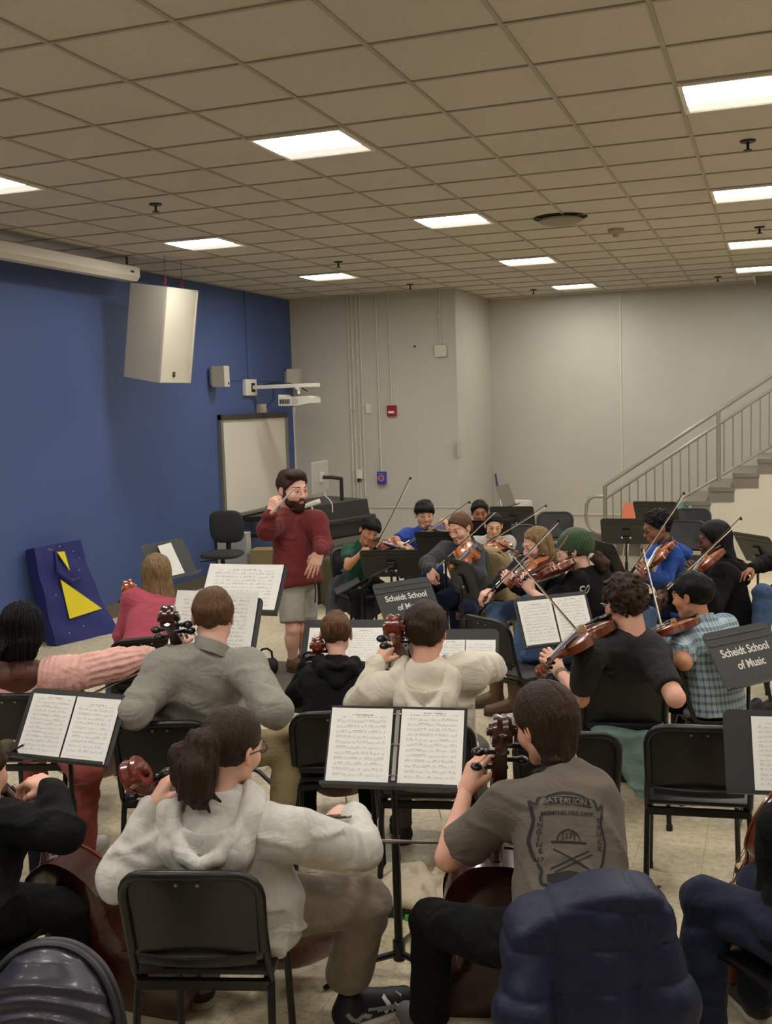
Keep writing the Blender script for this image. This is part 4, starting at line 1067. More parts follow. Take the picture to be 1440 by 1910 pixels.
    for i in (0, 1):
        f = smin(f, cone(g, N-spine*.05*s, S[i], .045*s, .05*s), .04)
        f = smin(f, cone(g, S[i], E[i], .047*s, .040*s), .02); f = smin(f, cone(g, E[i], W[i], .041*s, .0255*s), .015)
        m_ = E[i]*.7+W[i]*.3; f = smin(f, cone(g, E[i], m_, .038*s, .040*s), .02)
        lg = 1.0 if (pants or {}).get('short') else .72
        f = smin(f, cone(g, Hp[i], K[i], .080*s*lg, .055*s*lg), .03); f = smin(f, cone(g, K[i], A[i], .054*s*lg, .036*s*lg), .015)
        c_ = K[i]*.68+A[i]*.32-bfwd*.012; f = smin(f, cone(g, c_, c_+(A[i]-K[i])*.15, .054*s*lg, .048*s*lg), .03)
    v, q = nets(f, g); parts.append((v, q, None))
    v, q, t = merge(parts); body = put('body', v, q, skin_mat(skin), t)
    # -- eyes and brows
    if eyes:
        for sx in (-1, 1):
            b = MB(); b.sph((0, 0, 0), .0112, 16, 12); b.bm.verts.ensure_lookup_table()
            me = bpy.data.meshes.new('eye'); b.bm.to_mesh(me); b.bm.free()
            n = len(me.vertices); co = np.zeros(n*3, np.float32); me.vertices.foreach_get('co', co); co = co.reshape(-1, 3)
            gz = nrm(V(look, 1, -.22)).astype(np.float32); dd = (co/.0112)@gz
            tt = np.where((dd > .80)[:, None], np.array([[.10, .065, .05]], np.float32), np.array([[1, 1, 1]], np.float32)); tt[dd > .97] = .02
            cc = np.ones((n, 4), np.float32); cc[:, :3] = tt; me.attributes.new('tint', 'FLOAT_COLOR', 'POINT').data.foreach_set('color', cc.ravel())
            M = Matrix(HM.tolist()) @ Matrix.Translation((sx*.031, .0795, .0055)); M = Matrix.Translation(Vector(-loc)) @ M
            me.transform(M); link('eye', me, mat('eyeball', (216, 206, 196), .25, tint=True), root, True)
            b = MB(); pp = []
            for u in np.linspace(0, 1, 6):
                x = sx*(.014+.036*u); zz = .0275+.006*math.sin(PI*u*.8)-.003*u
                hit = bvh.ray_cast(Vector((x, .3, zz)), Vector((0, -1, 0)))[0]
                y = hit.y if hit else .08; pp.append(V(x, y-.0005, zz))
            b.tube(pp, [.0022, .0034, .0036, .0034, .0026, .0014], 6); me = None
            o = b.build('eyebrow', hair_mat((hopt or {'col': 'dark_brown'})['col']), root, True, Matrix.Translation(Vector(-loc)) @ Matrix(HM.tolist()))
    if hair:
        for nm, v, q, m in hair_build(hair, hopt, hs): put(nm, xf(v, HM), q, m)
    if beard:
        g = Grid((-.085, -.02, -.16), (.085, .125, .02), .0045)
        f = ell(g, (0, .032, -.056), (.0645, .064, .064)); f = smin(f, cone(g, (-.012, .068, -.106), (.012, .068, -.106), .023, .023), .02)
        f = smax(f, plane(g, (0, .085, -.058), (0, .62, .78)), .010)
        f = smax(f, -ell(g, (0, .098, -.060), (.027, .026, .017)), .005)
        mus = poly(g, [V(-.027, .080, -.066), V(-.014, .095, -.048), V(0, .0985, -.046), V(.014, .095, -.048), V(.027, .080, -.066)], [.004, .005, .0045, .005, .004], .003)
        f = smin(f, mus, .004)
        for s_ in (-1, 1): f = smin(f, poly(g, [V(s_*.070, .0, .02), V(s_*.066, .012, -.03), V(s_*.055, .03, -.07)], [.010, .014, .02], .01), .01)
        f = f+np.float32(.004)*vnoise(g.X*120, g.Y*120, g.Z*50)
        v, q = nets(f, g); put('beard', xf(v, HM), q, hair_mat(beard))
    if glasses:
        gm = mat('glasses_'+glasses[0], glasses[1], .3)
        b = MB()
        for sx in (-1, 1):
            b.tube([(sx*.031+.022*math.cos(a)*(1 if abs(math.cos(a)) < .8 else .95), .103+.0*math.sin(a), .003+.017*math.sin(a)) for a in np.linspace(0, 2*PI, 20, endpoint=False)], .0022, 6, True)
            b.tube([(sx*.053, .102, .008), (sx*.072, .085, .009), (sx*.081, .03, .010), (sx*.082, -.015, .004), (sx*.080, -.028, -.012)], .0021, 6)
        b.tube([(-.010, .104, .006), (0, .107, .009), (.010, .104, .006)], .0019, 6)
        b.build('glasses', gm, root, True, Matrix.Translation(Vector(-loc)) @ Matrix(HM.tolist()))
    # -- shirt
    if shirt:
        lf = shirt.get('loose', 1.0); hem = shirt.get('hem', .10)*s
        if not standing: hem = min(hem, P[2]-seat+.0)
        idx = [N, P, *S]
        for i in (0, 1): idx += [E[i]]+([W[i]] if sleeve[i] == 'long' else [])
        pts = np.array(idx); lo = pts.min(0)-.22*s; hi = pts.max(0)+.20*s; lo[2] = min(lo[2], P[2]-hem-.06)
        g = Grid(lo, hi, h)
        lx, ly, lz = local(g, P, (tl, tf, spine))
        sag = shirt.get('belly', 0.0)
        wz = lf*s*ws
        sw = np.linalg.norm(S[1]-S[0])/2*.92+.03*s; hw = shirt.get('hemw', 1.0)
        f = loft(lx, ly, lz, [(-hem, 0, 0, .178*wz*hw, .140*lf*s+sag), (T_*.12, 0, sag*.5, .175*wz*hw, .135*lf*s+sag), (T_*.4, 0, sag*.3, .165*wz*(.5+.5*hw), .122*lf*s+sag*.6), (T_*.66, 0, 0, .172*wz, .122*lf*s), (T_*.84, 0, 0, max(.165*wz, sw*.9), .105*lf*s), (T_*.94, 0, 0, .112*s*ws, .085*s), (T_+.012, 0, .0, .078*s, .070*s), (T_+.040, 0, .006, .060*hs, .060*hs)], .03)
        ar = shirt.get('arm', 1.0)*s
        for i in (0, 1):
            f = smin(f, cone(g, N-spine*.055*s, S[i], .058*s, .070*ar), .05)
            if sleeve[i] == 'long':
                f = smin(f, cone(g, S[i], E[i], .074*ar, .060*ar), .045)
                w2 = W[i]+(E[i]-W[i])*.06; f = smin(f, cone(g, E[i], w2, .060*ar, .042*ar), .025)
                if shirt.get('cuff'): f = smin(smax(f, -cone(g, W[i]+(E[i]-W[i])*.2, W[i]+(E[i]-W[i])*.17, .0, .0), .001), cone(g, W[i]+(E[i]-W[i])*.20, W[i]+(E[i]-W[i])*.05, .038*ar, .035*ar), .01)
                u = nrm(W[i]-E[i]); al = ((g.X-E[i][0])*np.float32(u[0])+(g.Y-E[i][1])*np.float32(u[1]))+(g.Z-E[i][2])*np.float32(u[2])
                dd = cone(g, E[i]*.75+S[i]*.25, W[i], .05*ar, .04*ar)
                msk = np.exp(-np.maximum(dd, 0)*40)*np.exp(-((al-.05)/.16)**2)
                f = f+np.float32(.0065*lf)*np.sin(al*np.float32(75)+6*vnoise(g.X*9, g.Y*9, g.Z*9)).astype(np.float32)*msk
            else:
                fr = .62 if sleeve[i] == 'short' else sleeve[i]
                e2 = S[i]+(E[i]-S[i])*fr; sl2 = cone(g, S[i], e2, .070*ar, .062*ar)
                u = nrm(E[i]-S[i]); cut = plane(g, e2, u); sl2 = smax(sl2, cut, .008); f = smin(f, sl2, .035)
        fa = shirt.get('fold', 1.0)
        f = f+np.float32(.010*fa)*vnoise(g.X*8+s*5, g.Y*8, g.Z*13)
        rg = vnoise(g.X*7+1, g.Y*7+4*s, g.Z*9+2); f = f-np.float32(.012*fa)*np.maximum(0, 1-np.abs(rg)*7)*np.float32(.6)
        if shirt.get('rib'):
            am = np.zeros_like(f)
            for i in (0, 1):
                if sleeve[i] != 'long': continue
                a0 = S[i]+(W[i]-S[i])*.12; u = nrm(W[i]-S[i]); w1 = nrm(np.cross(u, V(0, 0, 1))); w2 = np.cross(u, w1); ux_, uy_, uz_ = local(g, E[i], (w1, w2, u)); al0 = ((g.X-a0[0])*np.float32(u[0])+(g.Y-a0[1])*np.float32(u[1]))+(g.Z-a0[2])*np.float32(u[2])
                k_ = (al0 > 0)*np.clip(al0*20, 0, 1); am = np.maximum(am, k_); f = f+np.float32(.0045)*np.sin(np.arctan2(uy_, ux_)*15).astype(np.float32)*k_
            f = f+np.float32(.0035)*np.sin(lx*np.float32(2*PI/.03)).astype(np.float32)*(1-am)
        f = smax(f, -cone(g, N+spine*.005*s+tf*.012, N+Bz*.2*hs+tf*.02, .048*hs, .058*hs), .006)
        if shirt.get('scoop'):
            sc = shirt['scoop']; f = smax(f, -ell(g, N-spine*.022*s-tf*.02*s, (sc*s, .2*s, .098*s), (tl, tf, spine)), .01)
        v, q = nets(f, g); so = put(shirt.get('name', 'shirt'), v, q, shirt['mat']); info['shirt'] = so; info['shirt_v'] = (v, q)
        if shirt.get('panel'):
            c_ = v[q].mean(1)-P; px_, py_, pz_ = c_@tl, c_@tf, c_@spine; w_ = (np.abs(px_) < .155*s) & (py_ > -.02) & (pz_ > .16*T_) & (pz_ < .76*T_)
            so.data.materials.append(shirt['panel']); so.data.polygons.foreach_set('material_index', w_.astype(np.int32))
        if shirt.get('hood'):
            k_ = s*shirt['hood']
            def L_(x, y, z): return N+tl*x*k_+tf*y*k_+spine*z*k_
            cs_ = [L_(sx*.17, y, z) for sx in (-1, 1) for y in (-.22, .13) for z in (-.26, .10)]
            g = Grid(np.min(cs_, 0)-.02, np.max(cs_, 0)+.02, max(.006, h*.8)); hx, hy, hz = local(g, N, (tl, tf, spine))
            f = ell(g, L_(0, -.100, -.085), (.080*k_, .055*k_, .095*k_), (tl, tf, spine))
            for sg in (-1, 1):
                f = smin(f, poly(g, [L_(sg*.050, .085, -.060), L_(sg*.092, .035, -.012), L_(sg*.106, -.045, -.022), L_(sg*.076, -.112, -.090), L_(0, -.134, -.178)], [.018*k_, .030*k_, .040*k_, .044*k_, .038*k_], .02), .02)
            f = f+np.float32(.012)*vnoise(g.X*13+2, g.Y*13, g.Z*15)+np.float32(.005)*vnoise(g.X*34, g.Y*34, g.Z*30)
            f = smax(f, -ell(g, L_(0, -.050, .022), (.088*k_, .100*k_, .112*k_), (tl, tf, spine)), .006)
            for sg in (-1, 1):
                f = smin(f, poly(g, [L_(sg*.045, .088, -.035), L_(sg*.082, .035, .018), L_(sg*.094, -.045, .006), L_(sg*.078, -.118, -.046), L_(sg*.042, -.164, -.082), L_(0, -.178, -.096)], [.013*k_, .0165*k_, .018*k_, .019*k_, .019*k_, .019*k_], .010), .004)
            f = f+np.float32(.004)*np.exp(-(hx/np.float32(.0035))**2)*(hz < -.05*k_)
            v, q = nets(f, g); put('hood', v, q, shirt['mat'], parent=so)
        elif shirt.get('collar'):
            ct = shirt['collar']; b = MB(); nd = nrm(By*.02+Bz*.092); rx = tl; ry = np.cross(nd, rx)
            ring = lambda r, z: [N+nd*z+rx*r*math.cos(a)+ry*r*1.06*math.sin(a) for a in np.linspace(0, 2*PI, 28, endpoint=False)]
            nk_ = {'man': .0615, 'woman': .051, 'kid': .049}[kind]*hs
            if ct == 'crew': b.tube(ring(nk_+.005*s, -.004), .008*s, 8, True)
            else:
                for j in range(7): b.tube(ring(nk_+.010*s-.0004*j, -.008+.0075*j*s), .0085*s, 8, True)
            b.build('collar', shirt.get('collar_mat', shirt['mat']), so, True, Matrix.Translation(Vector(-loc)))
    # -- trousers
    if pants:
        lf = pants.get('loose', 1.0); short = pants.get('short')
        pts = np.array([P, *Hp, *K]+([] if short else [*A])); lo = pts.min(0)-.2; hi = pts.max(0)+.2
        g = Grid(lo, hi, max(h, .010))
        f = ell(g, P-up*.0, (.165*s*lf, .135*s*lf, .13*s), (lat, bfwd, up))
        for i in (0, 1):
            k2 = Hp[i]+(K[i]-Hp[i])*(short or 1.0)
            f = smin(f, cone(g, Hp[i], k2, .092*s*lf, (.066 if not short else .088)*s*lf), .04 if not short else .012)
            if short: f = smax(f, np.float32(1)*plane(g, k2, K[i]-Hp[i]), .008) if standing else f
            if not short:
                a2 = A[i]+(K[i]-A[i])*.04; f = smin(f, cone(g, K[i], a2, .066*s*lf, .050*s*lf*pants.get('flare', 1.0)), .025)
                u = nrm(A[i]-K[i]); al = ((g.X-K[i][0])*np.float32(u[0])+(g.Y-K[i][1])*np.float32(u[1]))+(g.Z-K[i][2])*np.float32(u[2])
                f = f+np.float32(.004)*np.sin(al*60+7*vnoise(g.X*8, g.Y*8, g.Z*8)).astype(np.float32)*np.exp(-((al-.0)/.2)**2)
        f = f+np.float32(.010)*vnoise(g.X*9, g.Y*9+3, g.Z*9)-np.float32(.006)*np.maximum(0, 1-np.abs(vnoise(g.X*8+7, g.Y*8, g.Z*8))*8)
        v, q = nets(f, g); info['pants'] = put(pants.get('name', 'trousers'), v, q, pants['mat'])
    # -- shoes
    if shoe:
        v1, q1, v2, q2 = shoe_base(shoe.get('kind', 'sneaker'))
        fz = A[0][2]-.09*s if standing else 0.0
        for i, sg in ((0, -1), (1, 1)):
            fd = shoe.get('dir', (None, None))[i]
            if fd is None: fd = nrm(bfwd+lat*sg*.25)
            x = np.cross(fd, up); k = s*shoe.get('k', 1.0); M = frame(V(A[i][0], A[i][1], fz)+fd*.045*k, x*k, fd*k, up*k)
            so = put('shoe', xf(v1, M), q1, shoe['mat']); put('sole', xf(v2, M), q2, shoe.get('sole', m_rubber), parent=so); info['shoe%d' % i] = (so, M)
    PEOPLE[key] = info
    return info
# ------------------------------------------------------------------ helpers for the players
def iv(du, dv, dd): return nrm(du*RC[0]+dv*RC[1]+dd*RC[2])
UP = V(0, 0, 1)
def lk(u, v, sg=1): return lambda prev, L: lim(prev, u, v, L, sg)
def seat_on(u, v, phi, z=.81, s=1.0):
    """chair whose back-rest top centre is seen at (u,v)"""
    p = onz(u, v, z*s); f = heading(p, phi); c = p+f*.272*s; return V(c[0], c[1], 0), f
def cloth(name, col, **k): return mat(name, col, k.get('rough', .9), bump=k.get('bump', (240, .12)), vary=k.get('vary', (5, .08)), sheen=k.get('sheen', .06), spec=.2, bump2=k.get('bump2', (9, .38, (1, 1, 1.5))))
c_oat = cloth('oatmeal_fleece', (194, 189, 180), vary=(60, .06, (1, 1, .35)))
c_cream = cloth('cream_fleece', (206, 196, 178), vary=(12, .05))
c_grey = cloth('grey_jersey', (138, 134, 124), vary=(70, .06, (1, 1, .35)))
c_tee = cloth('warm_grey_cotton', (96, 87, 77))
c_black = cloth('black_cotton', (14, 14, 15), sheen=0); c_blackpants = cloth('black_trousers', (10, 11, 11), sheen=0)
c_char = cloth('charcoal_cotton', (46, 45, 44), sheen=0); c_jacket = cloth('dark_grey_fleece', (58, 58, 60))
c_pink = cloth('pink_rib_knit', (216, 166, 154)); c_rose = cloth('rose_cotton', (170, 76, 90)); c_salmon = cloth('salmon_denim', (150, 76, 66), vary=(20, .12))
c_maroon = cloth('maroon_sweatshirt', (106, 42, 41), vary=(40, .08)); c_shorts = cloth('grey_nylon_shorts', (148, 142, 130))
c_taupe = cloth('taupe_corduroy', (122, 110, 95), vary=(30, .10)); c_khaki = cloth('khaki_twill', (150, 134, 100))
c_denim = cloth('blue_denim', (62, 82, 112), vary=(40, .14)); c_ddenim = cloth('dark_denim', (26, 32, 50), vary=(40, .14)); c_navy = cloth('navy_trousers', (22, 28, 52))
c_royal = cloth('royal_blue_fleece', (40, 74, 146)); c_blue = cloth('blue_tee_cotton', (44, 72, 150)); c_green = cloth('green_tee_cotton', (36, 76, 56))
c_lgrey = cloth('light_grey_jersey', (172, 166, 156)); c_olive = cloth('olive_cotton', (74, 70, 50))
m_shoe_w = mat('shoe_white', (206, 202, 194), .6); m_shoe_b = mat('shoe_black', (22, 22, 24), .6); m_shoe_g = mat('shoe_grey', (120, 116, 110), .6)
m_boot = mat('boot_leather', (92, 66, 42), .5, vary=(20, .15)); m_sole_b = mat('sole_brown', (52, 38, 26), .7); m_sole_w = mat('sole_light', (190, 184, 174), .7)
def plaid():
    m = mat('plaid_cotton', (150, 172, 184), .9); nt = m.node_tree; N, L = nt.nodes, nt.links; b = N['Principled BSDF']
    tc = N.new('ShaderNodeTexCoord'); sp = N.new('ShaderNodeSeparateXYZ'); L.new(tc.outputs['Object'], sp.inputs[0])
    def stripe(src, f, w, off=0.):
        a = N.new('ShaderNodeMath'); a.operation = 'MULTIPLY_ADD'; a.inputs[1].default_value = f; a.inputs[2].default_value = off; L.new(src, a.inputs[0])
        c = N.new('ShaderNodeMath'); c.operation = 'FRACT'; L.new(a.outputs[0], c.inputs[0])
        d = N.new('ShaderNodeMath'); d.operation = 'LESS_THAN'; d.inputs[1].default_value = w; L.new(c.outputs[0], d.inputs[0]); return d.outputs[0]
    ad = N.new('ShaderNodeMath'); ad.operation = 'ADD'; L.new(sp.outputs['X'], ad.inputs[0]); L.new(sp.outputs['Y'], ad.inputs[1])
    def add(a, b_):
        n = N.new('ShaderNodeMath'); n.operation = 'ADD'; L.new(a, n.inputs[0]); L.new(b_, n.inputs[1]); return n.outputs[0]
    tot = add(add(stripe(ad.outputs[0], 30, .4), stripe(sp.outputs['Z'], 24, .4)), stripe(ad.outputs[0], 30, .08, .3))
    cr = N.new('ShaderNodeValToRGB'); mr = N.new('ShaderNodeMath'); mr.operation = 'MULTIPLY'; mr.inputs[1].default_value = .4; L.new(tot, mr.inputs[0]); L.new(mr.outputs[0], cr.inputs[0])
    e = cr.color_ramp.elements; e[0].color = rgb(176, 190, 192); e[1].position = .85; e[1].color = rgb(66, 96, 118); L.new(cr.outputs['Color'], b.inputs['Base Color']); return m
c_plaid = plaid()
def cello_for(info, u, v, d, label, m_side, m_top=None, k=2.12, foot=(.95, .12), roll=0.0, group='cellos', twist=0.0, F=None):
    """scroll end seen at (u,v,d); end pin on the floor ahead of the player (forward, right)"""
    t = build_fiddle('cello', k, True, m_side, m_top or m_side)
    SC = at(u, v, d)
    if F is None: F = info['P']+info['bfwd']*foot[0]+info['lat']*foot[1]
    F = V(F[0], F[1], 0.0)
    ax = nrm(SC-F); tail = SC-ax*(.352+.137+.108)/2.12*2.12*k
    nh = nrm(info['bfwd']+UP*.5+info['lat']*twist); place_fiddle(t, tail, SC, nh)
    L_ = np.linalg.norm(tail-F)
    for c in list(t.children):
        if c.name.startswith('endpin'): bpy.data.objects.remove(c)
    b = MB(); z = -.0275*k; b.cyl(V(0, 0, z), V(0, -.02, z), .018, .014, 12); b.cyl(V(0, -.02, z), V(0, -L_+.012, z), .0045, .004, 8); b.cyl(V(0, -L_+.012, z), V(0, -L_, z), .004, .001, 8); b.build('endpin', m_silver, t, True)
    tag(t, label, 'cello', group); return t
def violin_for(info, tail, scroll, label, m_side, m_top, k=1.0, nh=None, group='violins and violas', sgn=-1, name='violin', cat='violin'):
    """tail px,py,depth; scroll px,py (depth solved)"""
    t = build_fiddle(name, k, False, m_side, m_top); T = at(*tail); S = lim(T, scroll[0], scroll[1], FLEN*k, sgn)
    place_fiddle(t, T, S, nrm(UP if nh is None else nh)); tag(t, label, cat, group)
    info['vt'], info['vs'] = T, S; return t
def neck_point(T, S, f=.80): return T+(S-T)*f
def pm(u, d): return at(u[0], u[1], d)

def G_(p, q, f): return np.asarray(p)*(1-f)+np.asarray(q)*f
# ================================================================== FRONT ROW
# hoodie cellist, left of centre
cp, cf = seat_on(352, 1632, 16); chair(cp, cf, 'black chair holding the player in the oatmeal hoodie with a ponytail')
H = at(432, 1396, 3.45)
I1 = person('hoodie', 'person in an oatmeal hoodie with a brown ponytail and glasses playing cello', H, 1.07, heading(H, 42), 10, 6, bfwd=cf, s=1.0, skin='pale', kind='woman', hair='pony', hopt=dict(col='dark_brown', h=.005),
    pel=V(cp[0], cp[1], .585)+cf*.03, sh=(at(330, 1566, 3.38), at(538, 1556, 3.36)), el=(lambda S, L: at(222, 1640, 3.32), lk(676, 1585, 1)), wr=(lambda e, L: at(286, 1503, 3.38), lk(664, 1520, 1)),
    hand=(dict(pose='cello', dir=iv(.45, -.8, .3), dorsal=iv(-.8, -.3, -.4)), dict(pose='bow', dir=iv(-.95, .0, .4), dorsal=iv(-.1, -.9, -.3))),
    shirt=dict(mat=c_oat, hood=1.22, loose=1.12, arm=1.06, hem=.18, hemw=1.28, name='hoodie', fold=1.4), pants=dict(mat=c_taupe, loose=1.22, flare=1.25), shoe=dict(mat=m_shoe_b, sole=m_sole_w, k=1.1, dir=(None, iv(1, .0, .55)*V(1, 1, 0))),
    knee=(None, at(682, 1682, 3.62)), ankle=(None, at(650, 1818, 3.76)), ws=1.12, h=.0085, glasses=('dark', (40, 32, 28)))
cello_for(I1, 236, 1420, 3.42, 'cello with a glossy red-brown scroll beside the ponytail of the hoodie player', m_wood_red, foot=(.80, .30), twist=-.25)
bow(at(634, 1524, 3.62), at(300, 1548, 3.95), nrm(I1['bfwd']), 'bow held low by the player in the oatmeal hoodie')
# grey tee cellist, right of centre
cp, cf = seat_on(1108, 1690, -12); c2p, c2f = cp, cf
chair(cp, cf, 'black chair under the navy puffer jacket', s=.94)
H = at(1018, 1352, 3.52)
I2 = person('tee', 'person in a warm grey printed tee with a dark braid playing cello, back turned', H, 1.12, heading(H, -40), 16, -4, bfwd=heading(H, -16), s=1.0, skin='fair', kind='woman', hair='braid', hopt=dict(col='dark_brown', h=.005, th=.010),
    pel=V(cp[0], cp[1], .565)+cf*.02, sh=(at(950, 1506, 3.42), at(1098, 1490, 3.42)), el=(lk(836, 1600, 1), lk(1118, 1625, 1)), wr=(lk(870, 1470, 1), lambda e, L: e+iv(-.4, .1, .9)*L),
    hand=(dict(pose='cello', dir=iv(.42, -.9, .25), dorsal=iv(-.75, -.2, -.55)), dict(pose='bow', dir=iv(-.9, .1, .4), dorsal=iv(0, -.9, -.3))), sleeve=(.80, .80),
    shirt=dict(mat=c_tee, loose=1.05, arm=1.12, hem=.20, name='tee_shirt', collar='crew'), pants=dict(mat=c_blackpants, loose=1.08, flare=1.25), shoe=dict(mat=m_shoe_g, sole=m_sole_w),
    knee=(at(806, 1722, 3.62), None), ankle=(at(800, 1890, 3.60), None), h=.008)
cello_for(I2, 936, 1332, 3.6, 'cello with a dark red scroll at the left ear of the grey tee player', m_wood_dark, foot=(.72, -.10), twist=.2)
bow(at(1030, 1580, 3.95), at(700, 1572, 3.92), nrm(I2['bfwd']+UP*.2), 'bow crossing behind the front music stand pole, of the grey tee player')
# right edge: jeans and black sleeve
H = at(1530, 1430, 3.35); f3 = heading(H, -48)
I3 = person('edge_right', 'person in a black top and dark jeans with a cello at the lower right edge', H, 1.05, f3, 10, bfwd=f3, s=1.0, kind='woman', hair='back', hopt=dict(col='brown'),
    el=(lk(1452, 1660, 1), None), wr=(lambda e, L: e+iv(.55, -.6, .6)*L, None), shirt=dict(mat=c_black, loose=1.02, name='top'), pants=dict(mat=c_ddenim, loose=1.12, flare=1.3, name='jeans'), shoe=dict(mat=m_shoe_b, sole=m_sole_w),
    sh=(at(1462, 1545, 3.2), None), pel=V(*at(1520, 1800, 3.25)[:2], .56), knee=(at(1318, 1682, 3.42), None), ankle=(at(1312, 1900, 3.38), None), h=.010)
chair(I3['P']*V(1, 1, 0), f3, 'black chair under the player in dark jeans at the right edge')
cello_for(I3, 1606, 1205, 3.62, 'orange-brown cello leaning at the lower right edge of the picture', m_wood_side, m_wood_side, foot=None, F=onz(1330, 1850, 0))
# left edge: black sleeve, and olive sleeve behind
H = at(-40, 1440, 3.75); f4 = heading(H, 38)
I4 = person('edge_left', 'person in a black jacket and black trousers bowing a cello at the lower left edge', H, 1.05, f4, 8, bfwd=f4, s=1.0, kind='man', hair='short', hopt=dict(col='brown'),
    sh=(None, at(12, 1535, 3.62)), el=(None, lk(118, 1558, -1)), wr=(None, lk(98, 1468, 1)), hand=(None, dict(pose='bow', dir=iv(-.9, -.2, .4), dorsal=iv(.1, -.9, -.3))),
    shirt=dict(mat=c_black, loose=1.1, arm=.98, name='jacket', fold=1.8), pants=dict(mat=c_blackpants, loose=1.15, flare=1.3), shoe=dict(mat=m_shoe_b), pel=V(*at(-70, 1740, 3.55)[:2], .56), knee=(None, at(130, 1692, 3.82)), ankle=(None, at(128, 1860, 3.85)), h=.010)
chair(I4['P']*V(1, 1, 0), f4, 'black chair under the black jacketed player at the left edge')
cello_for(I4, -70, 1390, 3.95, 'red-brown cello low at the left edge behind the black sleeve', m_wood_dark, m_wood_red, foot=(.55, .52))
bow(at(56, 1475, 3.95), at(-190, 1480, 4.2), nrm(I4['bfwd']), 'bow in the hand of the black jacketed player at the left edge')
H = at(-75, 1300, 4.45); f5 = heading(H, 30)
I5 = person('edge_olive', 'person in an olive sweatshirt, only a hand reaching in at the left edge', H, 1.0, f5, 8, bfwd=f5, s=.95, kind='man', hair='short', hopt=dict(col='brown'),
    sh=(None, at(-60, 1395, 4.4)), el=(None, lambda S, L: lim(S, -40, 1440, L, 1)), wr=(None, lk(14, 1392, 1)), hand=(None, dict(pose='bow', dir=iv(.9, .1, .3), dorsal=iv(-.1, -.8, -.5))), shirt=dict(mat=c_olive, loose=1.0, name='sweatshirt'), pants=dict(mat=c_ddenim), shoe=dict(mat=m_shoe_b))
bow(at(32, 1397, 4.62), at(-180, 1500, 4.9), nrm(UP*-1), 'bow whose black frog is held before the left music stand')
# ================================================================== SECOND ROW, CELLOS
cp, cf = seat_on(300, 1352, 12)
chair(cp, cf, 'black chair under the player in the grey zip-neck pullover')
H = at(398, 1152, 4.85)
I6 = person('pullover', 'person in a grey zip-neck pullover and khakis with short brown hair playing cello', H, 1.08, heading(H, 10), 10, 0, bfwd=heading(H, 8), s=1.08, skin='pale', kind='man', hair='short', hopt=dict(col='light_brown', line=.075, h=.005),
    pel=V(cp[0], cp[1], .565)+cf*.02, sh=(at(306, 1254, 4.78), at(462, 1246, 4.78)), el=(lambda S, L: at(252, 1330, 4.64), lk(512, 1326, -1)), wr=(lambda e, L: at(322, 1216, 4.94), lambda e, L: e+iv(-.55, .05, .85)*L),
    hand=(dict(pose='cello', k=.9, dir=iv(.15, -.7, .6), dorsal=iv(-.6, -.4, -.6)), dict(pose='bow')), shirt=dict(mat=c_grey, loose=1.06, arm=1.1, hem=.12, name='pullover', collar='zip', fold=1.1), pants=dict(mat=c_khaki, loose=1.05),
    knee=(None, at(540, 1385, 5.05)), ankle=(None, at(522, 1540, 5.0)), shoe=dict(mat=m_shoe_g), ws=1.12, h=.009)
cello_for(I6, 312, 1130, 4.78, 'cello with a dark scroll and round pegs left of the grey pullover player', m_wood_dark, foot=(.82, .10))
cp, cf = seat_on(625, 1372, 0, .74, .9)
chair(cp, cf, 'black chair under the small boy in the black hoodie', s=.95)
H = at(627, 1184, 5.45)
I7 = person('blackboy', 'small boy in a black hoodie with cropped brown hair playing a small cello', H, .95, heading(H, 2), 10, 0, bfwd=heading(H, 0), s=.86, skin='pale', kind='kid', hair='short', hopt=dict(col='light_brown', line=.072, th=.006),
    sh=(at(585, 1268, 5.42), at(672, 1262, 5.42)), el=(lk(554, 1296, 1), lk(712, 1266, 1)), wr=(lk(578, 1226, 1), lambda e, L: e+iv(-.3, .3, .9)*L), hand=(dict(pose='cello', dir=iv(.7, -.6, .3), dorsal=iv(-.6, -.3, -.6)), dict(pose='bow')),
    pel=V(cp[0], cp[1], .55)+cf*.03, shirt=dict(mat=c_black, loose=1.1, arm=1.1, hood=.95, name='hoodie'), pants=dict(mat=c_blackpants, loose=1.1), shoe=dict(mat=m_shoe_b))
cello_for(I7, 590, 1188, 5.42, 'small cello with a reddish scroll beside the boy in the black hoodie', m_wood_red, k=1.7, foot=(.72, .05))
cp, cf = seat_on(790, 1352, 6)
chair(cp, cf, 'black chair under the player in the cream hoodie')
H = at(795, 1180, 4.78)
I8 = person('cream', 'person in a cream hoodie with dark mop hair playing cello, back turned', H, 1.04, heading(H, 8), 8, 0, bfwd=heading(H, 4), s=.98, skin='fair', kind='man', hair='short', hopt=dict(col='dark_brown', th=.017, nape=-.082, h=.005),
    sh=(at(712, 1288, 4.72), at(876, 1252, 4.74)), el=(lk(668, 1320, 1), lk(915, 1244, 1)), wr=(lk(704, 1236, 1), lambda e, L: e+iv(-.35, .45, .75)*L), hand=(dict(pose='cello', dir=iv(.55, -.8, .2), dorsal=iv(-.7, -.2, -.6)), dict(pose='bow')),
    pel=V(cp[0], cp[1], .565)+cf*.03, shirt=dict(mat=c_cream, loose=1.08, arm=1.12, hood=1.15, hem=.16, name='hoodie', fold=1.2), pants=dict(mat=cloth('grey_trousers', (92, 86, 76))), shoe=dict(mat=m_shoe_b), ws=1.1, h=.009)
cello_for(I8, 733, 1148, 4.72, 'cello with a bright red scroll left of the dark-haired cream hoodie player', m_wood_red, foot=(.80, .0), twist=.1)
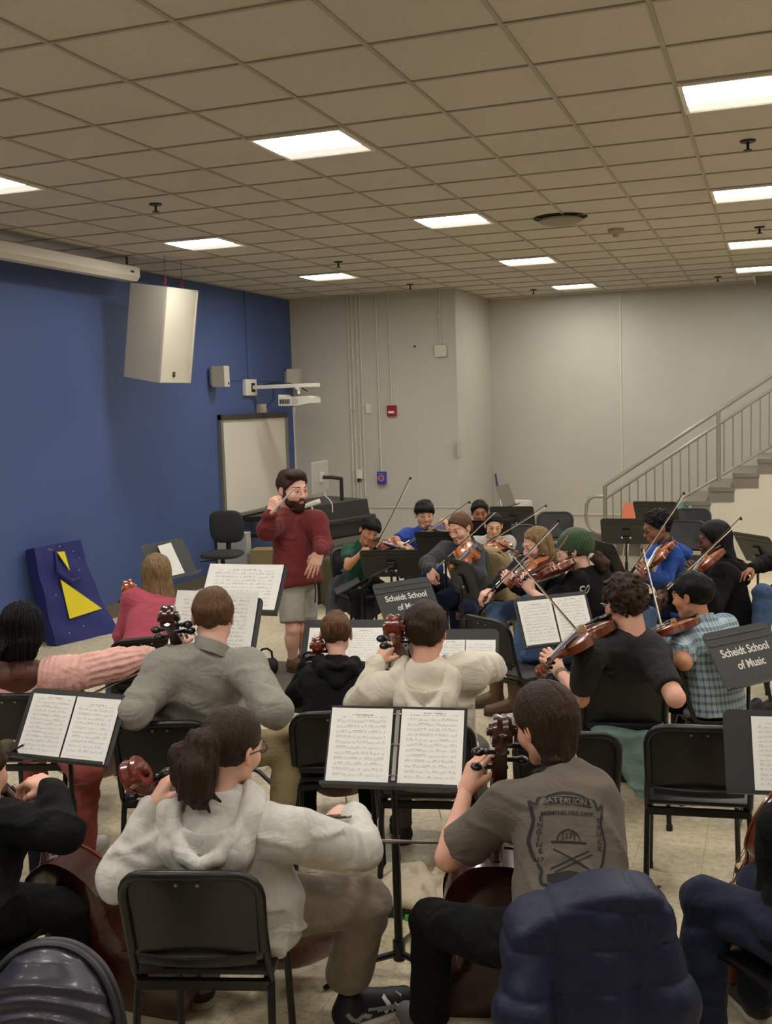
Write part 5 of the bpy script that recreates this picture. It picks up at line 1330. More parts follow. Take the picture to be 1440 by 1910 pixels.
# pink ribbed sweater, arm stretched
cp, cf = seat_on(20, 1300, 24)
chair(cp, cf, 'black chair at the left edge behind the sheet music stand')
H = at(42, 1176, 5.35)
I9 = person('pinksweater', 'person in a pink ribbed sweater with black twisted hair reaching out a bow', H, 1.08, heading(H, 22), 8, 0, bfwd=heading(H, 20), s=1.0, skin='dark', kind='woman', hair='locs', hopt=dict(col='black', th=.012),
    pel=V(cp[0], cp[1], .565)+cf*.03, sh=(at(-22, 1278, 5.28), at(118, 1262, 5.3)), el=(None, lk(212, 1238, 1)), wr=(None, lk(282, 1222, 1)), hand=(None, dict(pose='bow', dir=iv(.9, -.2, .3), dorsal=iv(0, -.9, -.3))),
    shirt=dict(mat=c_pink, loose=1.06, arm=1.28, rib=True, scoop=.115, name='sweater', hem=.14), pants=dict(mat=c_salmon, loose=1.12, flare=1.2), knee=(None, at(158, 1442, 5.15)), ankle=(None, at(150, 1600, 5.2)), shoe=dict(mat=m_shoe_w, sole=m_sole_w), h=.0085)
bow(at(296, 1232, 5.55), at(70, 1338, 5.5), nrm(UP*-1+I9['bfwd']*.3), 'bow held out at the end of the pink sleeve')
cello_for(I9, -30, 1160, 5.4, 'cello of the pink sweater player at the left edge', m_wood_red, foot=(.75, .25))
# rose shirt, long blond hair
cp, cf = seat_on(272, 1194, -4)
chair(cp, cf, 'black chair behind the long-haired player in the rose shirt')
H = at(292, 1072, 7.1)
I10 = person('rose', 'person in a rose pink shirt with long blond hair playing cello by the blue wall', H, 1.05, heading(H, -4), 4, 0, bfwd=heading(H, -4), s=.94, skin='fair', kind='woman', hair='long', hopt=dict(col='blond', len=-.42, wide=.105, cy=-.09, h=.006, th=.016),
    pel=V(cp[0], cp[1], .565)+cf*.03, shirt=dict(mat=c_rose, loose=1.05, name='shirt'), pants=dict(mat=c_denim), shoe=dict(mat=m_shoe_w, sole=m_sole_w))
cello_for(I10, 236, 1082, 7.0, 'cello with an orange scroll left of the long blond hair', m_wood_org, foot=(.8, .25), twist=-.1)
# ================================================================== RIGHT, VIOLINS NEAR
cp, cf = seat_on(1164, 1254, -4)
chair(cp, cf, 'black chair behind the curly-haired player in the charcoal tee')
H = at(1166, 1126, 5.32)
I11 = person('charcoal', 'person in a charcoal tee with curly dark hair playing viola, back turned', H, 1.14, heading(H, -28), 8, -4, bfwd=heading(H, -6), s=1.06, skin='fair', kind='man', hair='curly', hopt=dict(col='dark_brown', th=.016, h=.005, nape=-.062),
    pel=V(cp[0], cp[1], .565)+cf*.03, sh=(at(1100, 1216, 5.22), at(1212, 1214, 5.26)), el=(lk(1082, 1303, 1), lk(1260, 1302, -1)), wr=(lk(1042, 1250, 1), lambda e, L: e+iv(-.05, -.35, .95)*L), sleeve=(.76, .78),
    hand=(dict(pose='neck', dir=iv(-.5, -.7, .4), dorsal=iv(.0, -.4, -.9)), dict(pose='bow', dir=iv(-.6, -.5, .5))), shirt=dict(mat=c_char, loose=1.06, arm=1.0, name='tee_shirt'), pants=dict(mat=c_blackpants), shoe=dict(mat=m_shoe_b), ws=1.04, h=.009, glasses=('clear', (188, 184, 178)))
b = MB(); w0 = G_(I11['W'][0], I11['E'][0], .10); ax = nrm(I11['E'][0]-I11['W'][0])
xx = nrm(np.cross(ax, UP)); yy = np.cross(ax, xx)
for q in (0, .016): b.tube([w0+ax*q+.031*(xx*math.cos(a)+yy*math.sin(a)) for a in np.linspace(0, 2*PI, 20, endpoint=False)], .0055, 6, True)
b.build('bracelet', mat('woven_bracelet', (150, 138, 128), .8, vary=(200, .4)), I11['root'], True, Matrix.Translation(Vector(-I11['loc'])))
violin_for(I11, (1122, 1160, 5.38), (1002, 1252), 'dark viola held by the curly-haired player in the charcoal tee', m_wood_side, m_wood_side, 1.12, nh=iv(.3, -.75, .7), sgn=-1, name='viola', cat='viola')
bow(at(1112, 1215, 5.75), at(1020, 1106, 5.95), iv(0, .6, -.6), 'bow crossing the sheet music before the charcoal tee player')
H = at(1291, 1112, 5.85)
I12 = person('plaid', 'boy in a blue plaid short-sleeved shirt with short dark hair playing violin', H, 1.04, heading(H, -62), 10, 0, bfwd=heading(H, -50), s=.92, skin='tan', kind='kid', hair='short', hopt=dict(col='black', th=.012, line=.064),
    sh=(at(1268, 1195, 5.72), None), el=(lk(1276, 1236, -1), None), wr=(lk(1236, 1213, 1), None), hand=(dict(pose='neck', dir=iv(-.9, -.2, .2), dorsal=iv(.1, .3, -.9)), None), sleeve=(.8, .8),
    shirt=dict(mat=c_plaid, loose=1.12, arm=1.15, name='shirt', collar='zip', hem=.16), pants=dict(mat=c_blackpants, loose=.82), shoe=dict(mat=m_shoe_b))
cp = onz(1338, 1322, .455); chair(cp, heading(cp, 74), 'black chair in side view that the boy in blue plaid sits on')
violin_for(I12, (1290, 1158, 5.72), (1176, 1196), 'violin under the chin of the boy in the plaid shirt', m_wood_red, m_wood_org, .92, nh=iv(-.1, -.85, .35), sgn=-1)
bow(at(1243, 1218, 5.95), at(1218, 1114, 6.2), iv(.2, .4, -.9), 'bow standing upright before the boy in the plaid shirt')
# ================================================================== BACK RIGHT
H = at(1072, 1028, 7.05)
I13 = person('beanie', 'person in a green knit hat and glasses with a black top playing violin', H, 1.05, heading(H, -78), 14, 4, bfwd=heading(H, -62), s=.95, skin='pale', kind='woman', hair='beanie', hopt=dict(col='brown'),
    sh=(at(1075, 1085, 6.9), None), el=(lk(1022, 1128, -1), None), wr=(lk(990, 1102, 1), None), hand=(dict(pose='neck', dir=iv(-.5, -.8, .2), dorsal=iv(-.3, .2, -.9)), None), sleeve=(.9, 'long'),
    shirt=dict(mat=c_black, loose=1.05, name='top', collar='crew', collar_mat=m_shoe_w), pants=dict(mat=c_denim, name='jeans'), shoe=dict(mat=m_shoe_w, sole=m_sole_w), glasses=('clear2', (176, 168, 160)))
cp = I13['P']*V(1, 1, 0); chair(cp, I13['bfwd'], 'black chair under the player in the green knit hat, denim jacket on its back')
violin_for(I13, (1060, 1052, 6.9), (962, 1085), 'red violin of the player in the green knit hat', m_wood_red, m_wood_org, .98, nh=iv(-.2, -.8, .45), sgn=-1)
bow(at(1003, 1080, 7.25), at(1047, 1013, 6.75), iv(0, .5, -.8), 'short glimpse of bow rising before the green knit hat')
H = at(1001, 1016, 8.15)
I14 = person('blond', 'person with long light brown hair in a black top and jeans playing violin', H, 1.06, heading(H, -118), 16, 0, bfwd=heading(H, -110), s=.95, skin='pale', kind='woman', hair='long', hopt=dict(col='blond', len=-.28, front=True, line=.088, th=.008), look=-.1,
    sh=(at(1012, 1062, 8.05), at(975, 1055, 8.25)), el=(lk(990, 1108, -1), lk(944, 1078, -1)), wr=(lk(958, 1092, -1), lk(918, 1100, -1)), hand=(dict(pose='neck', dir=iv(-.6, -.6, .2), dorsal=iv(0, .3, -.9)), dict(pose='bow', dir=iv(-.7, .3, -.2), dorsal=iv(-.3, -.8, -.3))),
    shirt=dict(mat=c_black, loose=1.0, name='top', collar='crew'), pants=dict(mat=c_denim, name='jeans', loose=1.08), knee=(at(985, 1130, 7.7), at(925, 1140, 7.9)), ankle=(at(960, 1268, 7.5), at(925, 1262, 7.7)), shoe=dict(mat=m_boot, sole=m_sole_b, kind='boot', dir=(iv(-1, 0, -.1)*V(1, 1, 0), iv(-1, 0, -.1)*V(1, 1, 0))))
cp = I14['P']*V(1, 1, 0); chair(cp, I14['bfwd'], 'black chair under the long-haired violinist in jeans')
violin_for(I14, (1008, 1038, 8.0), (948, 1090), 'orange violin held low by the long-haired player in jeans', m_wood_red, m_wood_org, .98, nh=iv(-.45, -.6, -.5), sgn=-1)
bow(at(915, 1103, 7.65), at(993, 1021, 7.75), iv(.5, .5, .4), 'bow slanting across the long-haired violinist in jeans')
H = at(858, 986, 9.1)
I15 = person('greyjacket', 'person in a dark grey fleece with brown hair tied back playing violin', H, 1.06, heading(H, -142), 16, 4, bfwd=heading(H, -150), s=.95, skin='pale', kind='woman', hair='back', hopt=dict(col='light_brown', line=.074, th=.009), look=-.2,
    sh=(at(884, 1032, 9.0), at(830, 1028, 9.15)), el=(lk(892, 1078, -1), lk(797, 1052, -1)), wr=(lk(862, 1050, -1), lk(803, 1062, -1)), hand=(dict(pose='neck', dir=iv(-.3, -.9, 0), dorsal=iv(.3, .3, -.9)), dict(pose='bow', dir=iv(.1, .9, -.1), dorsal=iv(-.5, -.3, -.8))),
    shirt=dict(mat=c_jacket, loose=1.1, arm=1.15, name='fleece', collar='zip'), pants=dict(mat=c_navy, loose=1.1), shoe=dict(mat=m_shoe_b))
cp = I15['P']*V(1, 1, 0); ch15 = chair(cp, I15['bfwd'], 'black chair with a tan coat under the player in the dark grey fleece')
violin_for(I15, (886, 1018, 8.85), (842, 1058), 'amber violin facing the camera before the dark grey fleece', m_wood_org, m_wood_org, .98, nh=iv(.35, -.35, -.85), sgn=-1)
bow(at(803, 1066, 8.75), at(894, 980, 8.6), iv(.4, .6, .6), 'bow slanting across the player in the dark grey fleece')
H = at(921, 981, 10.0)
I16 = person('asian', 'person in a light grey sweatshirt with black hair tied back playing violin', H, .98, heading(H, 176), 14, -4, bfwd=heading(H, 170), s=.88, skin='asian', kind='woman', hair='back', hopt=dict(col='black', line=.070),
    el=(lk(944, 1056, -1), lk(893, 1044, -1)), wr=(lk(942, 1030, -1), lk(888, 1024, -1)), hand=(dict(pose='neck', dir=iv(.1, -.9, 0), dorsal=iv(.9, 0, -.3)), dict(pose='bow')), shirt=dict(mat=c_lgrey, loose=1.05, name='sweatshirt', collar='crew'), pants=dict(mat=c_khaki), shoe=dict(mat=m_shoe_w))
cp = I16['P']*V(1, 1, 0); chair(cp, I16['bfwd'], 'black chair under the violinist in the light grey sweatshirt')
violin_for(I16, (916, 1009, 9.78), (966, 1031), 'violin pointing right, of the player in the light grey sweatshirt', m_wood_side, m_wood_org, .95, nh=iv(-.1, -.7, -.7), sgn=-1)
bow(at(890, 1022, 9.5), at(953, 983, 9.55), iv(.3, .7, .2), 'bow before the face of the player in the light grey sweatshirt')
H = at(895, 957, 10.75)
I17 = person('backboy', 'boy with short black hair whose face shows over a stand at the very back', H, 1.0, heading(H, 178), 4, 0, s=.9, skin='brown', kind='kid', hair='short', hopt=dict(col='black', th=.012), shirt=dict(mat=m_shoe_w, name='shirt', collar='crew'), pants=dict(mat=c_ddenim), shoe=dict(mat=m_shoe_b))
cp = I17['P']*V(1, 1, 0); chair(cp, I17['bfwd'], 'black chair under the boy at the very back')
H = at(792, 960, 10.0)
I18 = person('blue', 'person in a blue tee with a straight black fringe playing violin', H, 1.06, heading(H, 172), 8, 0, bfwd=heading(H, 165), s=.95, skin='asian', kind='kid', hair='short', hopt=dict(col='black', th=.014, fringe=True),
    el=(lk(829, 1016, -1), lk(729, 1013, -1)), wr=(lk(834, 994, -1), lk(748, 1016, -1)), sleeve=('short', 'short'), hand=(dict(pose='neck', dir=iv(0, -.9, 0), dorsal=iv(.9, 0, -.3)), dict(pose='bow', dir=iv(.6, .3, -.3), dorsal=iv(-.2, -.7, -.6))),
    shirt=dict(mat=c_blue, loose=1.1, arm=1.1, name='tee_shirt', collar='crew'), pants=dict(mat=c_navy), shoe=dict(mat=m_shoe_b))
cp = I18['P']*V(1, 1, 0); chair(cp, I18['bfwd'], 'black chair under the violinist in the blue tee')
violin_for(I18, (789, 990, 9.78), (848, 995), 'dark violin under the chin of the player in the blue tee', m_wood_dark, m_wood_side, .98, nh=iv(-.1, -.8, -.6), sgn=-1)
bow(at(747, 1020, 9.6), at(822, 971, 9.55), iv(.3, .7, .2), 'bow drawn by the player in the blue tee')
H = at(689, 991, 9.9)
I19 = person('green', 'boy in a green tee over grey sleeves leaning over his violin beside the lectern', H, 1.06, heading(H, 166), 14, -18, bfwd=heading(H, 160), s=.86, skin='tan', kind='kid', hair='short', hopt=dict(col='black', th=.016, fringe=True),
    el=(lk(734, 1046, -1), lk(649, 1056, -1)), wr=(lk(742, 1024, -1), lk(680, 1026, -1)), sleeve=('short', 'short'), hand=(dict(pose='neck', dir=iv(0, -.9, 0), dorsal=iv(.9, 0, -.3)), dict(pose='bow', dir=iv(.9, 0, -.2), dorsal=iv(-.1, -.7, -.6))),
    shirt=dict(mat=c_green, loose=1.08, name='tee_shirt', collar='crew'), pants=dict(mat=c_black), shoe=dict(mat=m_shoe_b))
cp = I19['P']*V(1, 1, 0); ch19 = chair(cp, I19['bfwd'], 'black chair under the boy in the green tee')
violin_for(I19, (697, 1012, 9.68), (756, 1026), 'red violin of the boy in the green tee', m_wood_dark, m_wood_red, .92, nh=iv(-.1, -.8, -.5), sgn=-1)
bow(at(694, 1030, 9.45), at(748, 924, 9.4), iv(.6, .4, .3), 'long bow of the boy in the green tee, pointing up to the wall')
H = at(1226, 984, 8.45)
I20 = person('bluehood', 'boy in a royal blue and grey hoodie with glasses playing violin', H, 1.06, heading(H, -112), 16, 0, bfwd=heading(H, -100), s=.95, skin='brown', kind='kid', hair='curly', hopt=dict(col='black', th=.017),
    sh=(at(1252, 1036, 8.28), None), el=(lk(1236, 1086, -1), lk(1192, 1072, -1)), wr=(lk(1208, 1078, -1), lk(1186, 1072, -1)), hand=(dict(pose='neck', dir=iv(-.4, -.9, 0), dorsal=iv(.2, .2, -.9)), dict(pose='bow')),
    shirt=dict(mat=c_royal, panel=c_lgrey, loose=1.1, arm=1.15, hood=1.0, name='hoodie'), pants=dict(mat=c_navy), shoe=dict(mat=m_shoe_w, sole=m_sole_w), glasses=('black', (24, 22, 22)))
cp = I20['P']*V(1, 1, 0); chair(cp, I20['bfwd'], 'black chair under the boy in the royal blue hoodie')
violin_for(I20, (1246, 1012, 8.2), (1196, 1078), 'violin with gleaming orange side, of the boy in the royal blue hoodie', m_wood_red, m_wood_org, .98, nh=iv(-.7, -.45, -.3), sgn=-1)
bow(at(1176, 1068, 8.0), at(1232, 984, 8.05), iv(.6, .5, .3), 'bow drawn by the boy in the royal blue hoodie')
H = at(1332, 1006, 7.55)
I21 = person('blackhood', 'person in a black hoodie with long straight black hair playing violin', H, 1.05, heading(H, -96), 8, 0, bfwd=heading(H, -92), s=.97, skin='dark', kind='woman', hair='long', hopt=dict(col='black', len=-.22, wide=.09, front=False, amp=.006),
    sh=(at(1352, 1072, 7.38), None), el=(lk(1330, 1130, -1), lk(1262, 1122, -1)), wr=(lk(1300, 1082, -1), lk(1240, 1100, -1)), hand=(dict(pose='neck', dir=iv(-.4, -.9, 0), dorsal=iv(.2, .2, -.9)), dict(pose='bow', dir=iv(-.5, .5, -.2), dorsal=iv(-.3, -.7, -.5))),
    shirt=dict(mat=c_black, loose=1.12, arm=1.15, name='hoodie', hood=.95), pants=dict(mat=c_blackpants), shoe=dict(mat=m_shoe_w))
cp = I21['P']*V(1, 1, 0); chair(cp, I21['bfwd'], 'black chair under the long-haired player in the black hoodie')
violin_for(I21, (1334, 1032, 7.3), (1284, 1080), 'violin with an amber back, of the player in the black hoodie', m_wood_red, m_wood_org, .98, nh=iv(-.7, -.45, -.3), sgn=-1)
bow(at(1232, 1106, 7.0), at(1345, 1000, 7.05), iv(.6, .5, .3), 'long bow slanting before the player in the black hoodie')
H = at(1490, 1000, 7.6)
I22 = person('edge_far', 'person in jeans and a dark jacket cut by the right edge behind a tilted stand', H, 1.0, heading(H, -130), 8, 0, s=.95, skin='brown', kind='man', hair='short', hopt=dict(col='black'),
    el=(None, lk(1432, 1050, -1)), wr=(None, lk(1400, 1062, -1)), shirt=dict(mat=c_black, loose=1.05, name='jacket'), pants=dict(mat=c_denim, name='jeans', loose=1.1), knee=(None, at(1425, 1108, 7.3)), ankle=(None, at(1412, 1235, 7.25)), shoe=dict(mat=m_shoe_b))
cp = I22['P']*V(1, 1, 0); chair(cp, I22['bfwd'], 'black chair at the far right edge under the player in jeans')
# ================================================================== THE CONDUCTOR
PZ = .14
H = at(546, 914, 8.35); fcd = heading(H, 128)
foot = onz(552, 1246, PZ); pelv = at(556, 1078, 8.38)
I0 = person('conductor', 'bearded person in a maroon sweatshirt and grey shorts conducting with a baton', H, 1.26, heading(H, 142), 6, 0, bfwd=fcd, s=1.0, skin='pale', kind='man', hair='short', hopt=dict(col='brown', quiff=True, th=.010, line=.078, h=.005),
    standing=True, pel=pelv, sh=(at(590, 974, 8.35), at(520, 972, 8.28)), el=(lambda S, L: at(604, 1016, 8.28), lambda S, L: at(498, 990, 8.0)), wr=(lambda e, L: at(596, 1030, 8.05), lambda e, L: at(505, 958, 7.92)),
    hand=(dict(pose='rest', dir=iv(-.35, .9, -.1), dorsal=iv(.1, -.3, -.9), k=1.12), dict(pose='baton', dir=iv(.25, -.95, .0), dorsal=iv(-.6, .1, -.8), k=1.12)),
    knee=(at(568, 1172, 8.36), at(546, 1172, 8.26)), ankle=(V(*at(566, 1226, 8.5)[:2], PZ+.09), V(*at(546, 1240, 8.36)[:2], PZ+.09)),
    shirt=dict(mat=c_maroon, loose=1.12, arm=1.18, hem=.06, belly=.02, name='sweatshirt', collar='crew', fold=1.2), pants=dict(mat=c_shorts, loose=1.1, short=.88, name='shorts'), shoe=dict(mat=m_boot, sole=m_sole_b), ws=1.05, h=.009, beard='brown', look=.1)
b = MB(); w0 = G_(I0['W'][0], I0['E'][0], .16); ax = nrm(I0['E'][0]-I0['W'][0]); xx = nrm(np.cross(ax, UP)); yy = np.cross(ax, xx)
b.tube([w0+.040*(xx*math.cos(a)+yy*math.sin(a)) for a in np.linspace(0, 2*PI, 20, endpoint=False)], .010, 6, True, None)
b.build('wrist_watch', mat('watch_black', (16, 16, 17), .4), I0['root'], True, Matrix.Translation(Vector(-I0['loc'])))
b = MB()
for dx in (-.012, .012):
    p0 = I0['P']+I0['tf']*.165+I0['tl']*dx-UP*.02; b.tube([p0, p0-UP*.10+I0['tf']*.02+I0['tl']*dx, p0-UP*(.17+dx*2)+I0['tf']*.02+I0['tl']*dx*2], .006, 6)
b.build('drawstring', m_dark, I0['root'], True, Matrix.Translation(Vector(-I0['loc'])))
p0, p1 = at(508, 955, 7.78), at(549, 911, 7.66)
t = thing('baton', 'white conducting baton in the raised hand of the conductor', 'baton', tuple(p0))
b = MB(); b.tube([V(0, 0, 0), (p1-p0)*.5, p1-p0], [.009, .008, .006], 8); b.build('shaft', mat('baton_white', (220, 208, 196), .5), t, True)
b = MB(); b.sph(-(p1-p0)*.04, .013); b.build('handle', m_bridge, t, True)
# ------------------------------------------------------------------ music stands
def mstand(u, v, d, phi, tilt, label, **k):
    c = at(u, v, d); f = heading(c, phi); a = math.radians(tilt)
    n = f*math.cos(a)+UP*math.sin(a); up = UP*math.cos(a)-f*math.sin(a)
    b_ = c-.06*up-.03*n
    return stand('music_stand', label, (b_[0], b_[1]), c, f, tilt, **k)
SCH = [('Scheidt School', .03, .062), ('of Music', -.045, .062)]
s1 = mstand(733, 1394, 4.03, 191, 34, 'music stand at front centre holding an open ring binder of sheet music')
s2 = mstand(129, 1355, 4.65, 218, 33, 'music stand at the left with two white pages, before the pink sweater player')
s3 = mstand(1482, 1404, 4.05, 170, 24, 'music stand cut by the right edge with one white page')
s4 = mstand(452, 1100, 6.2, 206, 36, 'music stand carrying the widest white sheet, left of the conductor')
s5 = mstand(400, 1168, 5.55, 208, 27, 'music stand hidden behind the head of the grey pullover player')
s6 = mstand(642, 1200, 6.35, 191, 40, 'music stand before the small boy in the black hoodie')
s7 = mstand(845, 1222, 6.0, 186, 36, 'music stand mostly hidden behind the cream hoodie')
s8 = mstand(1036, 1156, 6.5, 150, 25, 'music stand with two pages crossed by a bow, before the charcoal tee player')
s9 = mstand(760, 1120, 7.75, 144, 31, 'bare music stand with white lettering, at centre behind the red cello scroll', text=SCH, front=True)
s20 = mstand(1394, 1222, 5.6, 129, 33, 'bare music stand with white lettering, at the right edge behind the plaid shirt', text=SCH, front=True)
s10 = mstand(683, 1081, 8.0, 290, 62, 'music stand tipped nearly flat in front of the conductor', ridges=False)
s11 = mstand(729, 1051, 9.15, 8, 36, 'music stand seen from behind below the violin of the boy in green')
s12 = mstand(830, 1018, 9.4, 14, 32, 'music stand seen from behind between the blue tee and grey fleece players')
s13 = mstand(863, 1078, 8.35, 66, 18, 'music stand with a white page edge before the grey fleece player')
s14 = mstand(956, 965, 12.3, 10, 32, 'music stand at the back right of the boy whose face shows over a stand')
s15 = mstand(905, 994, 10.3, 6, 34, 'music stand under the chin of the boy at the very back')
s16 = mstand(1168, 991, 11.0, 4, 28, 'music stand with two steel knobs left of the blue hoodie boy')
s17 = mstand(1224, 955, 12.5, 14, 34, 'music stand with faint worn lettering, farthest back before the stair', text=[('Music Up', .055, .075), ('Group', -.02, .075)])
for c in s17['obj'].children:
    if c.name.startswith('lettering'): c.data.materials[0] = mat('faded_lettering', (58, 50, 46), .6); c['label'] = 'faded dark lettering'
s18 = mstand(1130, 1042, 8.5, 62, 24, 'music stand with pages showing past its edge, behind the green knit hat')
s19 = mstand(1413, 1024, 9.4, 52, 30, 'music stand tilted low at the right edge behind the black hoodie player')
s21 = mstand(316, 1044, 8.5, 131, 27, 'music stand with a single white page near the blue wall')
s22 = mstand(944, 925, 14.6, 110, 20, 'music stand folded sideways in the corner beside the bin')
for c in s22['obj'].children:
    if c.name.startswith('desk'): c.data.materials[0] = mat('worn_grey_desk', (120, 114, 100), .5)  # grey base colour stands in for light reflected off this desk
def pages(st, pos, label0, grp=None, m0=0, w=.215, h=.279, y=-DH/2+.006, z=.004):
    for i, x in enumerate(pos): paper(st, x, y, w, h, SHEETS[(m0+i) % 4], label0[i], z=z, curl=.004, group=grp)
# binder on the centre stand
t = thing('ring_binder', 'open ring binder with clear covers on the front centre music stand', 'binder', (0, 0, 0)); t.matrix_world = s1['M']
b = MB()
for sx in (-1, 1): b.box((sx*.137+.012, .006, .0045), (.250, .298, .003), bev=.001)
b.box((.012, .006, .0045), (.03, .298, .003)); b.build('cover', mat('binder_black', (26, 26, 27), .35), t)
b = MB(); b.box((.012, .006, .009), (.016, .27, .006), bev=.002); b.build('spine_plate', m_silver, t)
for yy in (-.11, 0.006, .122):
    b = MB(); b.tube([(.012+.017*math.cos(a), yy, .009+.015*math.sin(a)) for a in np.linspace(0, PI, 12)], .0018, 6); b.build('ring', m_silver, t, True)
pages(s1, (-.243, .027), ('left page of printed music in the ring binder', 'right page of printed music in the ring binder'), w=.236, h=.295, z=.010)
t2 = thing('pen', 'blue pen lying on the ledge under the right binder page', 'pen', (0, 0, 0)); t2.matrix_world = s1['M'] @ Matrix.Translation((.13, -DH/2+.012, .030))
b = MB(); b.cyl((-.07, 0, 0), (.065, 0, 0), .0045); b.build('barrel', mat('pen_blue', (60, 96, 150), .35), t2, True)
b = MB(); b.cyl((.02, 0, 0), (.072, 0, 0), .0052); b.box((.045, .005, 0), (.04, .002, .003)); b.build('cap', mat('pen_navy', (30, 52, 100), .35), t2, True)
pages(s2, (-.225, .006), ('left page on the stand before the pink sweater player', 'right page on the stand before the pink sweater player'), m0=1, w=.222, h=.283)
pages(s3, (-.15,), ('page on the stand cut by the right edge',), m0=3, w=.222, h=.283)
paper(s4, -.24, -DH/2+.006, .47, .31, SHEETS[2], 'wide double sheet on the stand left of the conductor', z=.004)
paper(s5, -.245, -DH/2+.006, .47, .335, SHEETS[3], 'big double sheet behind the head of the grey pullover player', z=.004)
pages(s6, (-.215, .01), ('left page on the stand before the small boy', 'right page on the stand before the small boy'), m0=2, h=.25, w=.218)
pages(s7, (-.10, .07), ('page tucked behind the cream hoodie, left one', 'page tucked behind the cream hoodie, right one'), m0=1, h=.24, w=.165)
pages(s8, (-.232, .006), ('left page before the charcoal tee player', 'right page before the charcoal tee player, crossed by a bow'), m0=0, w=.226, h=.283)
pages(s13, (-.2, .03), ('page on the stand before the grey fleece, far side', 'page whose white edge shows on the stand before the grey fleece'), m0=2, w=.222)
pages(s18, (-.2, .04), ('page on the stand behind the green knit hat, far side', 'page whose edge shows past the stand behind the green knit hat'), m0=3, w=.222)
paper(s21, -.07, -DH/2+.006, .16, .28, m_paper, 'plain white page on the stand near the blue wall', name='paper_sheet', rot=3, cat='paper')
pages(s19, (-.22, .0), ('page on the tilted stand at the right edge, near side', 'page on the tilted stand at the right edge, far side'), m0=1, w=.222)
t = thing('phone', 'blue phone standing on top of the sheet behind the pullover player', 'phone', (0, 0, 0)); t.matrix_world = s4['M'] @ Matrix.Translation((.045, -DH/2+.035, .018)) @ Matrix.Rotation(math.radians(90), 4, 'Z')
b = MB(); b.box((0, 0, 0), (.072, .148, .009), bev=.004); b.build('case', mat('phone_blue', (66, 84, 132), .35), t)
b = MB(); b.box((.016, .055, .006), (.024, .024, .004), bev=.002); b.build('camera_bump', m_dark, t)
# ------------------------------------------------------------------ empty chairs
for (u, v, ph, lab) in ((1304, 1360, -3, 'empty black chair with its seat showing, right of the sage cloth'), (1058, 1372, -5, 'empty black chair just right of the grey tee player'),
                        (905, 1157, 48, 'empty black chair turned sideways right of the cream hoodie'), (1035, 958, 182, 'empty black chair alone before the far wall'),
                        (1292, 952, 190, 'empty black chair behind, nearest the stair steps'), (1280, 975, 188, 'empty black chair between the blue and black hoodie players'),
                        (966, 983, 175, 'empty black chair right of the light grey sweatshirt player')):
    cp, cf = seat_on(u, v, ph); chair(cp, cf, lab)
def plastic_chair(u, v, phi, m, label):
    p = at(u, v, 13.5); f = heading(p, phi); t = thing('plastic_chair', label, 'chair', (p[0]+f[0]*.2, p[1]+f[1]*.2, 0), math.atan2(-f[0], f[1]), 'plastic chairs by the stair'); t.scale = (1, 1, p[2]/.80)
    b = MB(); b.grid(lambda a, c: V((a-.5)*(.40-.10*c*c), -.18-.07*c+.03*(2*a-1)**2, .45+.35*c), 8, 6)
    b.grid(lambda a, c: V((a-.5)*.42, -.18+.4*c, .45-.02*math.sin(PI*c)), 8, 6)
    g2 = bmesh.ops.extrude_face_region(b.bm, geom=list(b.bm.faces)); bmesh.ops.translate(b.bm, verts=[e for e in g2['geom'] if isinstance(e, bmesh.types.BMVert)], vec=(0, -.006, -.006)); b.build('shell', m, t, True)
    for sx in (-1, 1):
        for sy in (-1, 1):
            b = MB(); b.tube([(sx*.15, sy*.12, .44), (sx*.2, sy*.2, 0)], .011, 8); b.build('leg', m_chrome, t, True)
plastic_chair(1187, 938, 170, mat('plastic_orange', (206, 116, 82), .5), 'orange plastic chair by the bottom of the stair')
plastic_chair(1265, 937, 190, mat('plastic_teal', (122, 158, 152), .5), 'pale teal plastic chair by the stair steps')
# ------------------------------------------------------------------ soft things (implicit)
def blob(name, label, cat, g, f, m, tint=None, group=None):
    v, q = nets(f, g); c = v.mean(0); c[2] = v[:, 2].min()
    o = link(name, np_mesh(name, v-c, q, tint), m); o.location = [float(x) for x in c]; return tag(o, label, cat, group)
# navy puffer jacket over the back of the grey tee player's chair
f_ = c2f; l_ = np.cross(f_, UP); o_ = c2p-f_*.235
def J(x, y, z): return o_+l_*x+f_*y+UP*z
g = Grid(c2p+V(-.55, -.62, .02), c2p+V(.55, .45, 1.0), .008)
lx, ly, lz = local(g, o_, (l_, f_, UP))
top = np.float32(.872)-np.float32(1.15)*np.clip(.07-lx, 0, 1)**2-np.float32(1.9)*np.clip(lx-.07, 0, 1)**2
f = smax(np.abs(ly+.05-.10*(lz-.5))-np.float32(.095)-np.float32(.03)*np.clip(.8-lz, 0, 1), lz-top, .035)
f = smax(f, np.abs(lx+.02)-np.float32(.225)-np.float32(.05)*np.clip(.75-lz, 0, .6), .06)
f = smin(f, poly(g, [J(-.17, -.08, .70), J(-.205, -.12, .58), J(-.215, -.13, .35), J(-.22, -.12, .12)], [.055, .078, .082, .075], .03), .012)
f = smin(f, poly(g, [J(.16, -.07, .755), J(.195, -.10, .58), J(.205, -.11, .3), J(.205, -.1, .1)], [.045, .062, .066, .06], .03), .012)
f = smin(f, poly(g, [J(.03, -.09, .79), J(.02, -.12, .6), J(.02, -.13, .2)], [.03, .045, .05], .03), .03)
f = smax(f, np.float32(.09)-lz, .02)
nz = vnoise(g.X*6, g.Y*6, g.Z*6)
baf = (lz*np.float32(1/.105)+np.float32(.35)*nz)
